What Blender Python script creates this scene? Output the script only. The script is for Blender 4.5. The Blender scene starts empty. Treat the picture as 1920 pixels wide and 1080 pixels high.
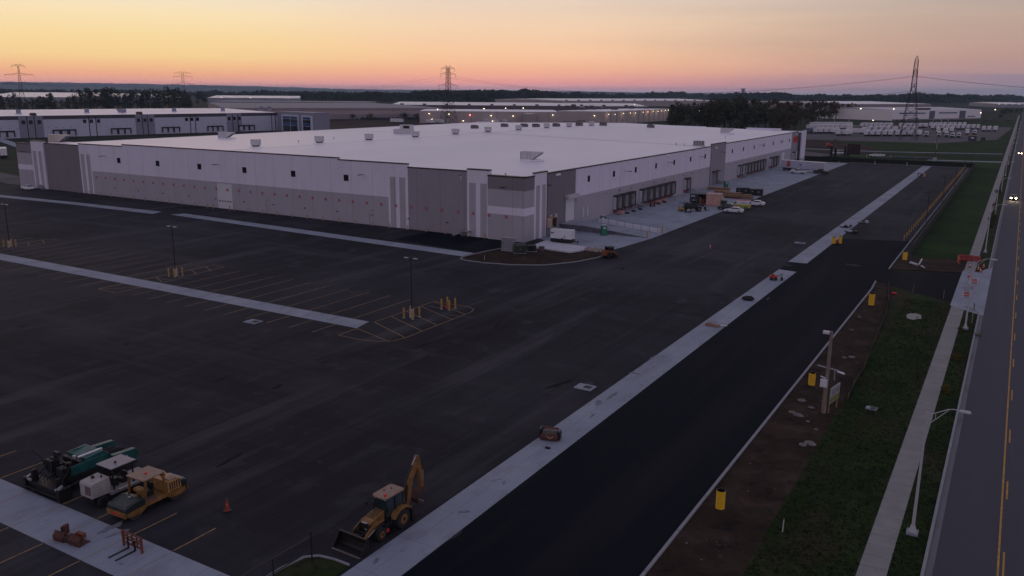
HAZE = 0.00005
import bpy, math, random
from mathutils import Matrix, Vector
random.seed(7)
R = math.radians
S = bpy.context.scene
COL = S.collection

# ---------------------------------------------------------------- camera (surveyed: x east, y north, metres)
CAM_H = 30.0; FOC = 1577.56; PITCH = R(13.1888); ROLL = R(0.4562); HEAD = R(30.696)
_f = Vector((-math.sin(HEAD)*math.cos(PITCH), math.cos(HEAD)*math.cos(PITCH), -math.sin(PITCH)))
_r0 = Vector((math.cos(HEAD), math.sin(HEAD), 0))
_u0 = _r0.cross(_f)
_r = _r0*math.cos(ROLL) + _u0*math.sin(ROLL)
_u = -_r0*math.sin(ROLL) + _u0*math.cos(ROLL)
cam_d = bpy.data.cameras.new('camera'); cam = bpy.data.objects.new('camera', cam_d); COL.objects.link(cam)
cam_d.sensor_width = 36; cam_d.lens = FOC/1920*36; cam_d.clip_start = 0.5; cam_d.clip_end = 40000
m = Matrix((( _r.x, _u.x, -_f.x, 0), (_r.y, _u.y, -_f.y, 0), (_r.z, _u.z, -_f.z, CAM_H), (0,0,0,1)))
cam.matrix_world = m
S.camera = cam
def ray(px, py): return (_f*FOC + _r*(px-960) + _u*(540-py)).normalized()
def G(px, py, z=0.0):
    "survey: the place on the level z seen in the photograph at px, py"
    d = ray(px, py); t = (z-CAM_H)/d.z
    return (d.x*t, d.y*t)
def FAR(px, py, dist):
    d = ray(px, py); h = math.hypot(d.x, d.y)
    return (d.x/h*dist, d.y/h*dist, CAM_H + d.z/h*dist)

# ---------------------------------------------------------------- materials
def srgb(r, g, b):
    c = lambda v: (v/255/12.92) if v/255 <= .04045 else ((v/255+.055)/1.055)**2.4
    return (c(r), c(g), c(b))
MATS = {}
def mat(name, col, rough=.7, metal=0., var=.15, scale=3., bump=0., bscale=20., spec=.5, emit=None, es=1., coord='Object', col2=None, stretch=None, detail=5):
    if name in MATS: return MATS[name]
    m = bpy.data.materials.new(name); m.use_nodes = True; nt = m.node_tree; N = nt.nodes; L = nt.links
    b = N['Principled BSDF']; b.inputs['Roughness'].default_value = rough; b.inputs['Metallic'].default_value = metal
    b.inputs['Specular IOR Level'].default_value = spec
    b.inputs['Base Color'].default_value = (*col, 1)
    if var or col2:
        tc = N.new('ShaderNodeTexCoord'); no = N.new('ShaderNodeTexNoise'); no.inputs['Scale'].default_value = scale; no.inputs['Detail'].default_value = detail
        if coord == 'World':
            g = N.new('ShaderNodeNewGeometry'); src = g.outputs['Position']
        else: src = tc.outputs[coord]
        if stretch:
            mp = N.new('ShaderNodeMapping'); mp.inputs['Scale'].default_value = stretch; L.new(src, mp.inputs['Vector']); src = mp.outputs[0]
        L.new(src, no.inputs['Vector'])
        cr = N.new('ShaderNodeValToRGB'); cr.color_ramp.elements[0].position = .3; cr.color_ramp.elements[1].position = .7
        a = tuple(v*(1-var) for v in col); c2 = col2 or tuple(min(1, v*(1+var)) for v in col)
        cr.color_ramp.elements[0].color = (*a, 1); cr.color_ramp.elements[1].color = (*c2, 1)
        L.new(no.outputs['Fac'], cr.inputs['Fac']); L.new(cr.outputs['Color'], b.inputs['Base Color'])
    if bump:
        n2 = N.new('ShaderNodeTexNoise'); n2.inputs['Scale'].default_value = bscale; n2.inputs['Detail'].default_value = 4
        g2 = N.new('ShaderNodeNewGeometry'); L.new(g2.outputs['Position'], n2.inputs['Vector'])
        bp = N.new('ShaderNodeBump'); bp.inputs['Strength'].default_value = bump; bp.inputs['Distance'].default_value = .05
        L.new(n2.outputs['Fac'], bp.inputs['Height']); L.new(bp.outputs['Normal'], b.inputs['Normal'])
    if emit:
        b.inputs['Emission Color'].default_value = (*emit, 1); b.inputs['Emission Strength'].default_value = es
    MATS[name] = m
    return m
def ground_mat(name, cols, scales, rough=.85, bump=.4, bscale=8., cracks=0., joints=None, spec=.35):
    """cols: base + list of (colour, noise scale, stretch, lo, hi) patches laid over one another"""
    m = bpy.data.materials.new(name); m.use_nodes = True; nt = m.node_tree; N = nt.nodes; L = nt.links
    b = N['Principled BSDF']; b.inputs['Roughness'].default_value = rough; b.inputs['Specular IOR Level'].default_value = spec
    g = N.new('ShaderNodeNewGeometry'); cur = None
    base = N.new('ShaderNodeRGB'); base.outputs[0].default_value = (*cols[0], 1); cur = base.outputs[0]
    for i, (c, sc, st, lo, hi) in enumerate(scales):
        mp = N.new('ShaderNodeMapping'); mp.inputs['Scale'].default_value = st; mp.inputs['Location'].default_value = (i*13.7, i*5.1, i*3)
        L.new(g.outputs['Position'], mp.inputs['Vector'])
        no = N.new('ShaderNodeTexNoise'); no.inputs['Scale'].default_value = sc; no.inputs['Detail'].default_value = 7; no.inputs['Roughness'].default_value = .62
        L.new(mp.outputs[0], no.inputs['Vector'])
        mr = N.new('ShaderNodeMapRange'); mr.inputs['From Min'].default_value = lo; mr.inputs['From Max'].default_value = hi; mr.clamp = True
        L.new(no.outputs['Fac'], mr.inputs['Value'])
        mx = N.new('ShaderNodeMix'); mx.data_type = 'RGBA'
        L.new(mr.outputs[0], mx.inputs['Factor']); L.new(cur, mx.inputs['A']); mx.inputs['B'].default_value = (*c, 1); cur = mx.outputs['Result']
    if joints:
        axis, period, width, jc = joints
        sx = N.new('ShaderNodeSeparateXYZ'); L.new(g.outputs['Position'], sx.inputs[0])
        for ax in axis:
            a = N.new('ShaderNodeMath'); a.operation = 'DIVIDE'; L.new(sx.outputs[ax], a.inputs[0]); a.inputs[1].default_value = period
            fr = N.new('ShaderNodeMath'); fr.operation = 'FRACT'; L.new(a.outputs[0], fr.inputs[0])
            lt = N.new('ShaderNodeMath'); lt.operation = 'LESS_THAN'; L.new(fr.outputs[0], lt.inputs[0]); lt.inputs[1].default_value = width/period
            mx = N.new('ShaderNodeMix'); mx.data_type = 'RGBA'; mu = N.new('ShaderNodeMath'); mu.operation = 'MULTIPLY'; mu.inputs[1].default_value = .7
            L.new(lt.outputs[0], mu.inputs[0]); L.new(mu.outputs[0], mx.inputs['Factor']); L.new(cur, mx.inputs['A']); mx.inputs['B'].default_value = (*jc, 1); cur = mx.outputs['Result']
    L.new(cur, b.inputs['Base Color'])
    n2 = N.new('ShaderNodeTexNoise'); n2.inputs['Scale'].default_value = bscale; n2.inputs['Detail'].default_value = 6
    L.new(g.outputs['Position'], n2.inputs['Vector'])
    bp = N.new('ShaderNodeBump'); bp.inputs['Strength'].default_value = bump; bp.inputs['Distance'].default_value = .08
    L.new(n2.outputs['Fac'], bp.inputs['Height']); L.new(bp.outputs['Normal'], b.inputs['Normal'])
    MATS[name] = m
    return m
ISO = (1, 1, 1)
ASPH = ground_mat('old_asphalt', [(.019, .0182, .0235)], [((.028, .026, .032), .5, (1, .02, 1), .44, .62), ((.017, .016, .020), .45, (.02, 1, 1), .52, .68), ((.040, .037, .045), .035, (.5, 1, 1), .45, .68), ((.013, .0125, .0155), .06, (1, .35, 1), .5, .72), ((.070, .066, .073), .10, (2.2, .16, 1), .54, .78), ((.060, .057, .064), .05, (.25, 1.6, 1), .55, .78), ((.045, .042, .049), .22, ISO, .56, .72), ((.07, .066, .07), .9, ISO, .66, .82), ((.017, .017, .02), 2.2, ISO, .60, .75)], rough=.9, bump=.35, bscale=5, spec=.14)
NEWASPH = ground_mat('fresh_asphalt', [(.0045, .0065, .0120)], [((.0085, .0105, .0155), .05, (1, .15, 1), .45, .7), ((.0165, .0160, .0185), .12, (1.8, .10, 1), .50, .74), ((.022, .021, .021), .5, ISO, .70, .85)], rough=.9, bump=.25, bscale=6, spec=.08)
ROADM = ground_mat('road_asphalt', [(.066, .066, .080)], [((.086, .086, .100), .10, (1.6, .05, 1), .45, .75), ((.062, .064, .08), .5, (1.2, .12, 1), .55, .75)], rough=.85, bump=.3, bscale=7, spec=.2)
CONC = ground_mat('concrete', [(.235, .262, .325)], [((.30, .33, .385), .12, ISO, .45, .7), ((.165, .17, .21), .35, (1, .4, 1), .52, .72), ((.10, .10, .12), .7, (.6, 1, 1), .63, .76), ((.5, .49, .52), 3, ISO, .62, .78)], rough=.75, bump=.2, bscale=4, spec=.3, joints=((0, 1), 4.6, .04, (.12, .12, .14)))
WALKM = ground_mat('sidewalk_concrete', [(.22, .215, .215)], [((.27, .265, .26), .5, ISO, .45, .7), ((.20, .19, .2), 1.2, ISO, .60, .78)], rough=.8, bump=.2, bscale=4, joints=((1,), 1.55, .05, (.08, .075, .08)))
CURBM = ground_mat('kerb_concrete', [(.24, .245, .27)], [((.30, .29, .31), .8, ISO, .5, .7)], rough=.8, bump=.2, bscale=4, joints=((1,), 3.0, .05, (.13, .13, .14)))
GRASS = ground_mat('verge_grass', [(.015, .027, .008)], [((.028, .046, .013), .22, ISO, .42, .66), ((.042, .032, .022), .16, (1, .5, 1), .50, .66), ((.007, .011, .006), 1.7, ISO, .5, .7), ((.05, .055, .03), 4.0, ISO, .62, .8)], rough=1, bump=1., bscale=3, spec=.1)
GRASS2 = ground_mat('lawn_grass', [(.015, .034, .009)], [((.024, .055, .013), .05, ISO, .42, .66), ((.013, .022, .013), .15, ISO, .5, .7), ((.04, .045, .026), .8, ISO, .6, .8)], rough=1, bump=1., bscale=2, spec=.1)
DIRT = ground_mat('bare_dirt', [(.030, .020, .015)], [((.056, .039, .030), .3, ISO, .45, .66), ((.013, .010, .010), .6, ISO, .52, .7), ((.085, .066, .06), .9, ISO, .62, .78), ((.02, .022, .013), .25, ISO, .56, .7)], rough=1, bump=1., bscale=2.5, spec=.1)
REDDIRT = ground_mat('field_earth', [(.040, .024, .024)], [((.062, .036, .034), .03, (1, .3, 1), .42, .66), ((.025, .034, .02), .02, (1, .4, 1), .5, .6), ((.02, .016, .016), .08, (1, .3, 1), .5, .7)], rough=1, bump=.8, bscale=.8, spec=.1)
FIELD = ground_mat('far_fields', [(.022, .030, .020)], [((.036, .045, .026), .012, (1, .4, 1), .42, .62), ((.045, .034, .030), .008, (.5, 1, 1), .52, .66), ((.014, .018, .014), .02, ISO, .5, .7)], rough=1, bump=.5, bscale=.4, spec=.1)
YARD = ground_mat('yard_gravel', [(.075, .070, .080)], [((.105, .098, .105), .04, (1, .4, 1), .45, .65), ((.05, .047, .055), .09, ISO, .5, .7)], rough=.9, bump=.4, bscale=2)
ROOFM = ground_mat('white_membrane', [(.83, .80, .86)], [((.77, .745, .81), .03, (1, .35, 1), .42, .6), ((.87, .845, .89), .2, (.3, 1, 1), .55, .8), ((.70, .68, .73), .5, (.12, 1, 1), .64, .8)], rough=.46, bump=.05, bscale=.5, spec=.7, joints=((0, 1), 12.25, .07, (.60, .585, .64)))
def panel_mat(name, col, ax, period=6.2):
    return ground_mat(name, [col], [(tuple(v*.93 for v in col), .35, (1, 1, .4), .42, .65), (tuple(v*1.05 for v in col), 1.3, (1, 1, .25), .55, .78), (tuple(v*.82 for v in col), .9, (2.5, 2.5, .12), .66, .84)], rough=.7, bump=.05, bscale=3, joints=(ax, period, .08, tuple(v*.42 for v in col)))
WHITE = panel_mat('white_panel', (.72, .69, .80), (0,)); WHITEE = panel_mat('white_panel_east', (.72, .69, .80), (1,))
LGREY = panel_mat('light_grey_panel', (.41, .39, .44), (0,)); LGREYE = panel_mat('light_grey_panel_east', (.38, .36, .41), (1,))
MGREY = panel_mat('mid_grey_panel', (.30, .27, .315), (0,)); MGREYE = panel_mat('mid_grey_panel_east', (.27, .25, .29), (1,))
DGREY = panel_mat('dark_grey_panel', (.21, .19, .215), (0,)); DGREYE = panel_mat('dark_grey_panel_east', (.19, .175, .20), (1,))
CAP = mat('black_coping', (.012, .012, .016), .5, .3, var=.1)
BLACK = mat('black_paint', (.010, .010, .012), .5)
BMET = mat('black_metal', (.013, .013, .016), .45, .4)
RUB = mat('tyre_rubber', (.013, .013, .014), .9, bump=.3)
GLASS = mat('dark_glass', (.010, .013, .018), .08, spec=.8, var=0)
GLASS2 = mat('tinted_cab_glass', (.015, .035, .04), .1, spec=.7, var=0)
WPAINT = mat('white_paint', (.62, .62, .66), .4, var=.06)
WDIRTY = mat('weathered_white', (.50, .49, .52), .6, var=.16, scale=1.5)
YEL = mat('safety_yellow', (.42, .235, .05), .55, var=.12)
YEL2 = mat('machine_yellow', (.13, .062, .018), .55, var=.0, scale=1.6, col2=(.29, .145, .032), bump=.15)
YELB = mat('plastic_yellow', (.72, .42, .02), .5, var=.08)
LINE = mat('painted_line_yellow', (.27, .17, .075), .8, var=.35, scale=2, coord='World')
LINE2 = mat('road_line_yellow', (.42, .22, .045), .8, var=.3, scale=3, coord='World')
LINEW = mat('road_line_white', (.6, .6, .65), .8, var=.2, scale=3, coord='World')
TEAL = mat('teal_paint', (.006, .06, .058), .45, var=.1, col2=(.012, .115, .11), scale=1.6)
ORG = mat('rusty_orange', (.15, .038, .018), .7, var=.45, scale=5)
REDP = mat('red_paint', (.50, .025, .022), .5)
ORP = mat('orange_plastic', (.45, .075, .025), .5)
TAN = mat('faded_tan_roof', (.26, .17, .125), .6, var=.18)
STEEL = mat('galvanised_steel', (.42, .43, .46), .45, .5, var=.12, scale=3)
LAMPW = mat('painted_lamp_post', (.42, .42, .44), .45, var=.05)
PLY = mat('raw_plywood', (.52, .31, .25), .8, var=.14, scale=1.2)
WOOD = mat('timber', (.26, .15, .085), .85, var=.3, scale=2)
POLEW = mat('weathered_pole', (.20, .165, .14), .9, var=.3, scale=3, stretch=(3, 3, .3))
DRUM = mat('drum_steel', (.10, .09, .09), .45, .6, var=.2)
GREENP = mat('toilet_green', (.012, .15, .095), .45, var=.08)
XGREEN = mat('transformer_green', (.018, .032, .024), .5)
ROCK = mat('pale_rock', (.17, .155, .15), .9, var=.3, scale=3, bump=.5)
FENCEN = mat('silt_fabric', (.018, .020, .020), .8)
SKIN = None
def leafmat(name, col, col2):
    m = mat(name, col, .85, var=.35, scale=.35, coord='World', col2=col2, spec=.2)
    return m
LEAF = [leafmat('leaf_dark', (.026, .036, .022), (.10, .115, .060)), leafmat('leaf_olive', (.034, .036, .018), (.105, .095, .045)), leafmat('leaf_brown', (.045, .030, .018), (.13, .075, .040))]
BARK = mat('bark', (.035, .028, .024), .95, var=.3)

# ---------------------------------------------------------------- mesh kit
class B:
    def __init__(s): s.v = []; s.f = []; s.mi = []; s.mats = []
    def _m(s, m):
        if m not in s.mats: s.mats.append(m)
        return s.mats.index(m)
    def add(s, vs, fs, m):
        o = len(s.v); s.v += [tuple(v) for v in vs]; k = s._m(m)
        for f in fs: s.f.append([i+o for i in f]); s.mi.append(k)
        return s
    def box(s, c, d, m, rz=0., ry=0., top=(1, 1), sh=(0, 0)):
        hx, hy, hz = d[0]/2, d[1]/2, d[2]/2; vs = []
        for z in (-1, 1):
            kx, ky = (top if z > 0 else (1, 1)); ox, oy = (sh if z > 0 else (0, 0))
            for x, y in ((-1, -1), (1, -1), (1, 1), (-1, 1)):
                v = Vector((x*hx*kx+ox, y*hy*ky+oy, z*hz))
                if ry: v = Matrix.Rotation(ry, 3, 'Y') @ v
                if rz: v = Matrix.Rotation(rz, 3, 'Z') @ v
                vs.append(v+Vector(c))
        return s.add(vs, [(3, 2, 1, 0), (4, 5, 6, 7), (0, 1, 5, 4), (1, 2, 6, 5), (2, 3, 7, 6), (3, 0, 4, 7)], m)
    def bb(s, x0, x1, y0, y1, z0, z1, m): return s.box(((x0+x1)/2, (y0+y1)/2, (z0+z1)/2), (abs(x1-x0), abs(y1-y0), abs(z1-z0)), m)
    def tube(s, pts, r, m, n=8, cap=True):
        pts = [Vector(p) for p in pts]; rr = r if isinstance(r, (list, tuple)) else [r]*len(pts); vs = []
        for i, p in enumerate(pts):
            d = (pts[min(i+1, len(pts)-1)]-pts[max(i-1, 0)])
            if d.length < 1e-9: d = Vector((0, 0, 1))
            d.normalize(); a = Vector((0, 0, 1)) if abs(d.z) < .9 else Vector((1, 0, 0))
            x = d.cross(a).normalized(); y = d.cross(x)
            for k in range(n):
                t = 2*math.pi*(k+.5)/n; vs.append(p+(x*math.cos(t)+y*math.sin(t))*rr[i])
        fs = []
        for i in range(len(pts)-1):
            for k in range(n):
                k2 = (k+1) % n; fs.append((i*n+k, i*n+k2, (i+1)*n+k2, (i+1)*n+k))
        if cap: fs += [tuple(range(n))[::-1], tuple((len(pts)-1)*n+k for k in range(n))]
        return s.add(vs, fs, m)
    def cyl(s, c, r, w, m, axis='Y', n=16):
        d = {'X': (w/2, 0, 0), 'Y': (0, w/2, 0), 'Z': (0, 0, w/2)}[axis]; c = Vector(c); d = Vector(d)
        return s.tube([c-d, c+d], r, m, n)
    def prism(s, pts, y0, y1, m, axis='Y'):
        "profile (a,b) extruded: axis Y -> pts are x,z ; axis Z -> x,y ; axis X -> y,z"
        n = len(pts)
        def P(a, b, t): return {'Y': (a, t, b), 'Z': (a, b, t), 'X': (t, a, b)}[axis]
        vs = [P(a, b, y0) for a, b in pts]+[P(a, b, y1) for a, b in pts]
        fs = [tuple(range(n)), tuple(range(2*n-1, n-1, -1))]+[(i, i+n, (i+1) % n+n, (i+1) % n) for i in range(n)]
        return s.add(vs, fs, m)
    def loft(s, secs, m):
        n = len(secs[0]); vs = [p for q in secs for p in q]; fs = []
        for i in range(len(secs)-1):
            for k in range(n): fs.append((i*n+k, i*n+(k+1) % n, (i+1)*n+(k+1) % n, (i+1)*n+k))
        fs += [tuple(range(n))[::-1], tuple((len(secs)-1)*n+k for k in range(n))]
        return s.add(vs, fs, m)
    def sheet(s, pts, z, m): return s.add([(x, y, z) for x, y in pts], [tuple(range(len(pts)))], m)
    def blob(s, c, r, m, seed=0, n=7):
        rn = random.Random(seed); vs = []; fs = []
        for i in range(n+1):
            th = math.pi*i/n
            for k in range(n+2):
                ph = 2*math.pi*k/(n+2); q = 1+rn.uniform(-.18, .18)
                vs.append((c[0]+r[0]*q*math.sin(th)*math.cos(ph), c[1]+r[1]*q*math.sin(th)*math.sin(ph), c[2]+r[2]*q*math.cos(th)))
        w = n+2
        for i in range(n):
            for k in range(w): fs.append((i*w+k, (i+1)*w+k, (i+1)*w+(k+1) % w, i*w+(k+1) % w))
        return s.add(vs, fs, m)
    def mesh(s, name, smooth=False):
        me = bpy.data.meshes.new(name); me.from_pydata(s.v, [], s.f)
        for m in s.mats: me.materials.append(m)
        me.polygons.foreach_set('material_index', s.mi)
        if smooth: me.polygons.foreach_set('use_smooth', [True]*len(s.f))
        me.update(); return me
    def build(s, name, parent=None, bev=0., smooth=False):
        o = bpy.data.objects.new(name, s.mesh(name, smooth)); COL.objects.link(o)
        if parent: o.parent = parent
        if bev:
            md = o.modifiers.new('bevel', 'BEVEL'); md.width = bev; md.segments = 2; md.limit_method = 'ANGLE'
        return o
def fix(o):
    "make face directions consistent"
    import bmesh
    bm = bmesh.new(); bm.from_mesh(o.data); bmesh.ops.recalc_face_normals(bm, faces=bm.faces); bm.to_mesh(o.data); bm.free(); return o
def tag(o, label, cat, group=None):
    o['label'] = label; o['category'] = cat
    if group: o['group'] = group
    return o
def T(name, label, cat, x=0, y=0, z=0, rz=0, group=None):
    o = bpy.data.objects.new(name, None); COL.objects.link(o); o.empty_display_size = .3
    o.location = (x, y, z); o.rotation_euler = (0, 0, rz); return tag(o, label, cat, group)
def struct(b, name, kind='structure'):
    o = b.build(name); o['kind'] = kind; return o
def dup(root, x, y, z=0, rz=0, label=None, group=None, sc=None):
    r = root.copy(); COL.objects.link(r); r.location = (x, y, z); r.rotation_euler = (0, 0, rz)
    if label: r['label'] = label
    if group: r['group'] = group
    if sc: r.scale = sc if isinstance(sc, tuple) else (sc,)*3
    for ch in list(root.children):
        c = ch.copy(); COL.objects.link(c); c.parent = r
        for g in list(ch.children):
            d = g.copy(); COL.objects.link(d); d.parent = c
    return r
def nth(i):
    return {1: 'first', 2: 'second', 3: 'third', 4: 'fourth', 5: 'fifth', 6: 'sixth', 7: 'seventh', 8: 'eighth', 9: 'ninth', 10: 'tenth'}.get(i) or '%d%s' % (i, {1: 'st', 2: 'nd', 3: 'rd'}.get(i % 10, 'th') if i not in (11, 12, 13) else 'th')
# ---------------------------------------------------------------- the ground and everything laid flat on it
b = B(); b.sheet([(-18500, -2500), (6000, -2500), (6000, 18500), (-18500, 18500)], -.06, FIELD); struct(b, 'ground')
b = B(); b.sheet([(-700, -40), (-17.1, -40), (-17.1, 402), (-64, 402), (-64, 398), (-83, 398), (-83, 300), (-265, 300), (-265, 148), (-300, 160), (-420, 190), (-700, 260)], 0, ASPH); struct(b, 'parking_lot')
b = B(); b.sheet([(-60, 10), (-48, 10), (-45, 14), (-45, 28), (-60, 28)], .004, NEWASPH)
drive = [(-30.25, -30), (-17.3, -30), (-17.3, 146.4), (-15.2, 144.6), (-11, 141), (-5.8, 137.2), (-5.8, 161.8), (-15.5, 157), (-17.1, 158.3), (-17.3, 191.8), (-24, 189.5), (-30.2, 187.4), (-30.3, 155.5), (-33.6, 155.3), (-33.3, 147.6), (-30.3, 147)]
b = B(); b.sheet(drive, .004, NEWASPH); b.sheet([(-108.5, 134.6), (-108.2, 147), (-84.5, 146.2), (-84.5, 139.8), (-86.6, 131.4)], .004, NEWASPH); struct(b, 'fresh_driveway')
b = B()
b.sheet([(-33.65, -30), (-30.3, -30), (-30.3, 147), (-33.4, 147.6)], .008, CONC)
b.sheet([(-33.65, 155.4), (-30.4, 155.6), (-31.1, 404), (-34.4, 404)], .008, CONC)
b.sheet([(-70.6, 79.7), (-71.3, 83.0), (-260, 83.0), (-260, 79.7)], .008, CONC)
b.sheet([(-70.6, 28.1), (-33.7, 28.1), (-33.7, 31.9), (-70.6, 31.9), (-140, 31.9), (-140, 28.1)], .008, CONC)
b.sheet([(-180.0, 130.8), (-181.5, 134.5), (-215, 133.4), (-250, 131.0), (-300, 128), (-300, 124.6), (-250, 127.8), (-215, 130.2)], .008, CONC)
b.sheet([(-175.6, 132.4), (-86.4, 127.2), (-86.2, 131.1), (-174.4, 135.6)], .008, CONC)
b.sheet([(-86.2, 152.8), (-80, 150.4), (-70.8, 148), (-65.6, 147.6), (-65.2, 151), (-64, 165), (-64, 398.5), (-86.2, 398.5)], .008, CONC)
struct(b, 'concrete_paving')
b = B(); b.sheet([(-5.6, -40), (-3.9, -40), (-3.9, 137), (-5.6, 137)], .03, WALKM); b.sheet([(-5.6, 163), (-3.9, 163), (-4.6, 1500), (-6.6, 1500)], .03, WALKM); struct(b, 'pavement')
b = B(); b.sheet([(-5.8, 135), (-1.9, 131), (-1.38, 131), (-1.38, 170), (-2.2, 168), (-3.4, 164), (-5.8, 164)], .045, CONC); struct(b, 'driveway_apron')
b = B(); b.sheet([(-1.4, -60), (14.5, -60), (14.5, 1200), (10, 2600), (-5, 2600), (-1.4, 1200)], .0, ROADM); struct(b, 'road')
GUTM = ground_mat('gutter_concrete', [(.15, .15, .165)], [((.09, .088, .095), .6, (2, .3, 1), .5, .7)], rough=.85, bump=.2, bscale=5)
b = B()
for y0, y1 in ((-60, 131.5), (168, 1200)): b.bb(-1.85, -1.4, y0, y1, -.05, .012, GUTM); b.bb(-2.05, -1.85, y0, y1, -.05, .14, CURBM)
# curb return round the near verge, both long kerbs of the drive and the one round the corner bed
def curb(b, pts, w=.22, h=.14, m=CURBM):
    for (x0, y0), (x1, y1) in zip(pts, pts[1:]):
        L = math.hypot(x1-x0, y1-y0); a = math.atan2(y1-y0, x1-x0)
        b.box(((x0+x1)/2, (y0+y1)/2, h/2-.02), (L+w*.3, w, h+.04), m, rz=a)
curb(b, [(-1.95, 131.5), (-2.3, 133.2), (-3.1, 134.6), (-3.9, 135.2)])
curb(b, [(-17.2, 10+i*6) for i in range(22)]+[(-17.2, 140), (-17.5, 146.3)])
curb(b, [(-17.0, 158.3)]+[(-17.05, 164+i*8) for i in range(30)]+[(-17.1, 402.3)])
curb(b, [(-17.1, 402.3), (-64, 402.4)])
bed = [(-84.0, 139.8), (-85.2, 133), (-85.8, 126.8), (-85.2, 125.0), (-83.6, 124.2), (-79.8, 124.1), (-74.5, 125.3), (-69.5, 128.2), (-66.2, 133.6), (-64.6, 139.4), (-64.4, 142)]
curb(b, bed)
isl = [(-37.6, 20), (-37.3, 34.2), (-37.0, 35.9), (-36.3, 36.5), (-35.2, 36.7), (-33.9, 36.7)]
curb(b, isl, w=.15)
for y in (60,): pass
struct(b, 'kerbs')
b = B(); b.sheet(bed+[(-65.0, 147.5), (-70.7, 147.4), (-70.7, 141.2), (-79.9, 142), (-83.8, 146)], .05, DIRT); struct(b, 'planting_bed')
b = B(); b.sheet(isl[1:]+[(-33.8, 36.6), (-33.8, 20), (-37.4, 20)], .05, GRASS); struct(b, 'grass_island')
b = B(); b.sheet([(-17.1, -30), (-11.6, -30), (-11.9, 60), (-12, 97), (-12.6, 110), (-13.2, 124), (-14.6, 144), (-17.1, 146.2)], .02, DIRT); struct(b, 'dirt_strip')
b = B(); b.sheet([(-11.6, -30), (-5.6, -30), (-5.6, 137), (-11.2, 141), (-14.6, 144), (-13.2, 124), (-12.6, 110), (-12, 97), (-11.9, 60)], .02, GRASS)
b.sheet([(-3.9, -30), (-2.05, -30), (-2.05, 131), (-3.9, 135)], .02, GRASS); b.sheet([(-3.9, 165), (-2.05, 168), (-2.05, 1200), (-3.9, 1200)], .02, GRASS); struct(b, 'verge')
b = B(); b.sheet([(-16.85, 172), (-15.2, 174), (-15.2, 402), (-16.9, 402)], .03, mat('dark_mulch', (.010, .009, .008), 1, var=.4, scale=1, coord='World')); struct(b, 'mulch_strip')
b = B(); b.sheet([(-16.9, 158.4), (-5.8, 162), (-5.6, 175), (-16.9, 172)], .024, DIRT); b.sheet([(-16.9, 172), (-5.6, 175), (-5.7, 402), (-17, 402)], .02, GRASS2)
b.sheet([(-83.5, 402.6), (-5.9, 402.6), (-6, 486), (-60, 484), (-83.5, 440)], .016, GRASS2); b.sheet([(-64, 492), (-6.8, 513), (-6.8, 680), (-13.5, 672), (-44, 597), (-90, 590), (-100, 560), (-75, 540)], .017, GRASS2); b.sheet([(-13.5, 672), (-6.8, 672), (-6.8, 1200), (-50, 1030), (-60, 965), (-7.6, 932)], .018, GRASS2); b.sheet([(-175, 872), (-60, 962), (-55, 1000), (-180, 960)], .018, GRASS2); struct(b, 'lawn')
b = B(); b.sheet([(-160, 440), (-84, 440), (-60, 484), (-40, 560), (-44, 597), (-130, 585), (-230, 560), (-230, 420)], .012, REDDIRT)
b.sheet([(-700, 520), (-440, 470), (-415, 560), (-480, 650), (-640, 662), (-760, 600)], .012, REDDIRT); struct(b, 'bare_field')
b = B(); b.sheet([(-135, 585), (-44, 598), (-13.5, 672), (-7.5, 930), (-60, 960), (-175, 870), (-150, 727)], .016, YARD)
b.sheet([(-230, 420), (-86, 402.5), (-84, 436), (-240, 470)], .014, YARD); struct(b, 'truck_yard')
b = B(); b.sheet([(-130, 486), (-62, 487), (-7, 507), (-7, 512), (-62, 491.5), (-130, 491)], .03, CONC); b.sheet([(-36, 438), (-6, 444), (-6, 450), (-36, 443)], .03, CONC)
b.sheet([(-150, 405), (-88, 403), (-80, 448), (-60, 449), (-40, 442), (-40, 446), (-60, 453), (-84, 452), (-100, 470)], .028, YARD)
for z0, z1 in (((-312, 166), (-322, 171.5)),):
    pass
b.sheet([(-265.5, 176), (-700, 345), (-700, 352), (-265.5, 181)], .03, CONC); struct(b, 'paths')
b = B(); b.sheet([(-266, 186), (-700, 360), (-700, 560), (-266, 300)], .02, FIELD); struct(b, 'rough_grass')
b = B(); b.sheet([(-266, 148.2), (-276, 148.4), (-330, 164), (-330, 170), (-266, 158)], .02, YARD); struct(b, 'gravel_shoulder')

# markings
b = B()
def line(x0, y0, x1, y1, w=.11, m=LINE, z=.016):
    L = math.hypot(x1-x0, y1-y0); a = math.atan2(y1-y0, x1-x0); dx, dy = -math.sin(a)*w/2, math.cos(a)*w/2
    b.add([(x0+dx, y0+dy, z), (x0-dx, y0-dy, z), (x1-dx, y1-dy, z), (x1+dx, y1+dy, z)], [(0, 1, 2, 3)], m)
k = 0; x = -74.15
while x > -235:
    isl_ = (-118.4 < x < -113.4) or (-166.6 < x < -162)
    if not isl_:
        line(x, 83.05, x, 96.0); line(x, 75.3, x, 79.65)
    x -= 4.03
for cx in (-116, -164.4):
    line(cx-2.1, 75.2, cx-2.1, 79.65); line(cx+2.2, 75.2, cx+2.2, 79.65); line(cx-2.1, 75.2, cx+2.2, 75.2); line(cx-2.1, 75.3, cx+2.1, 79.5)
    line(cx-2.1, 83.05, cx-2.1, 97); line(cx+2.2, 83.05, cx+.4, 97); line(cx-2.1, 97, cx+.4, 97)
    for y in (83.6, 87.2, 90.4, 93.4): line(cx-2.0, y+1.8, cx+1.6, y)
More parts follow.
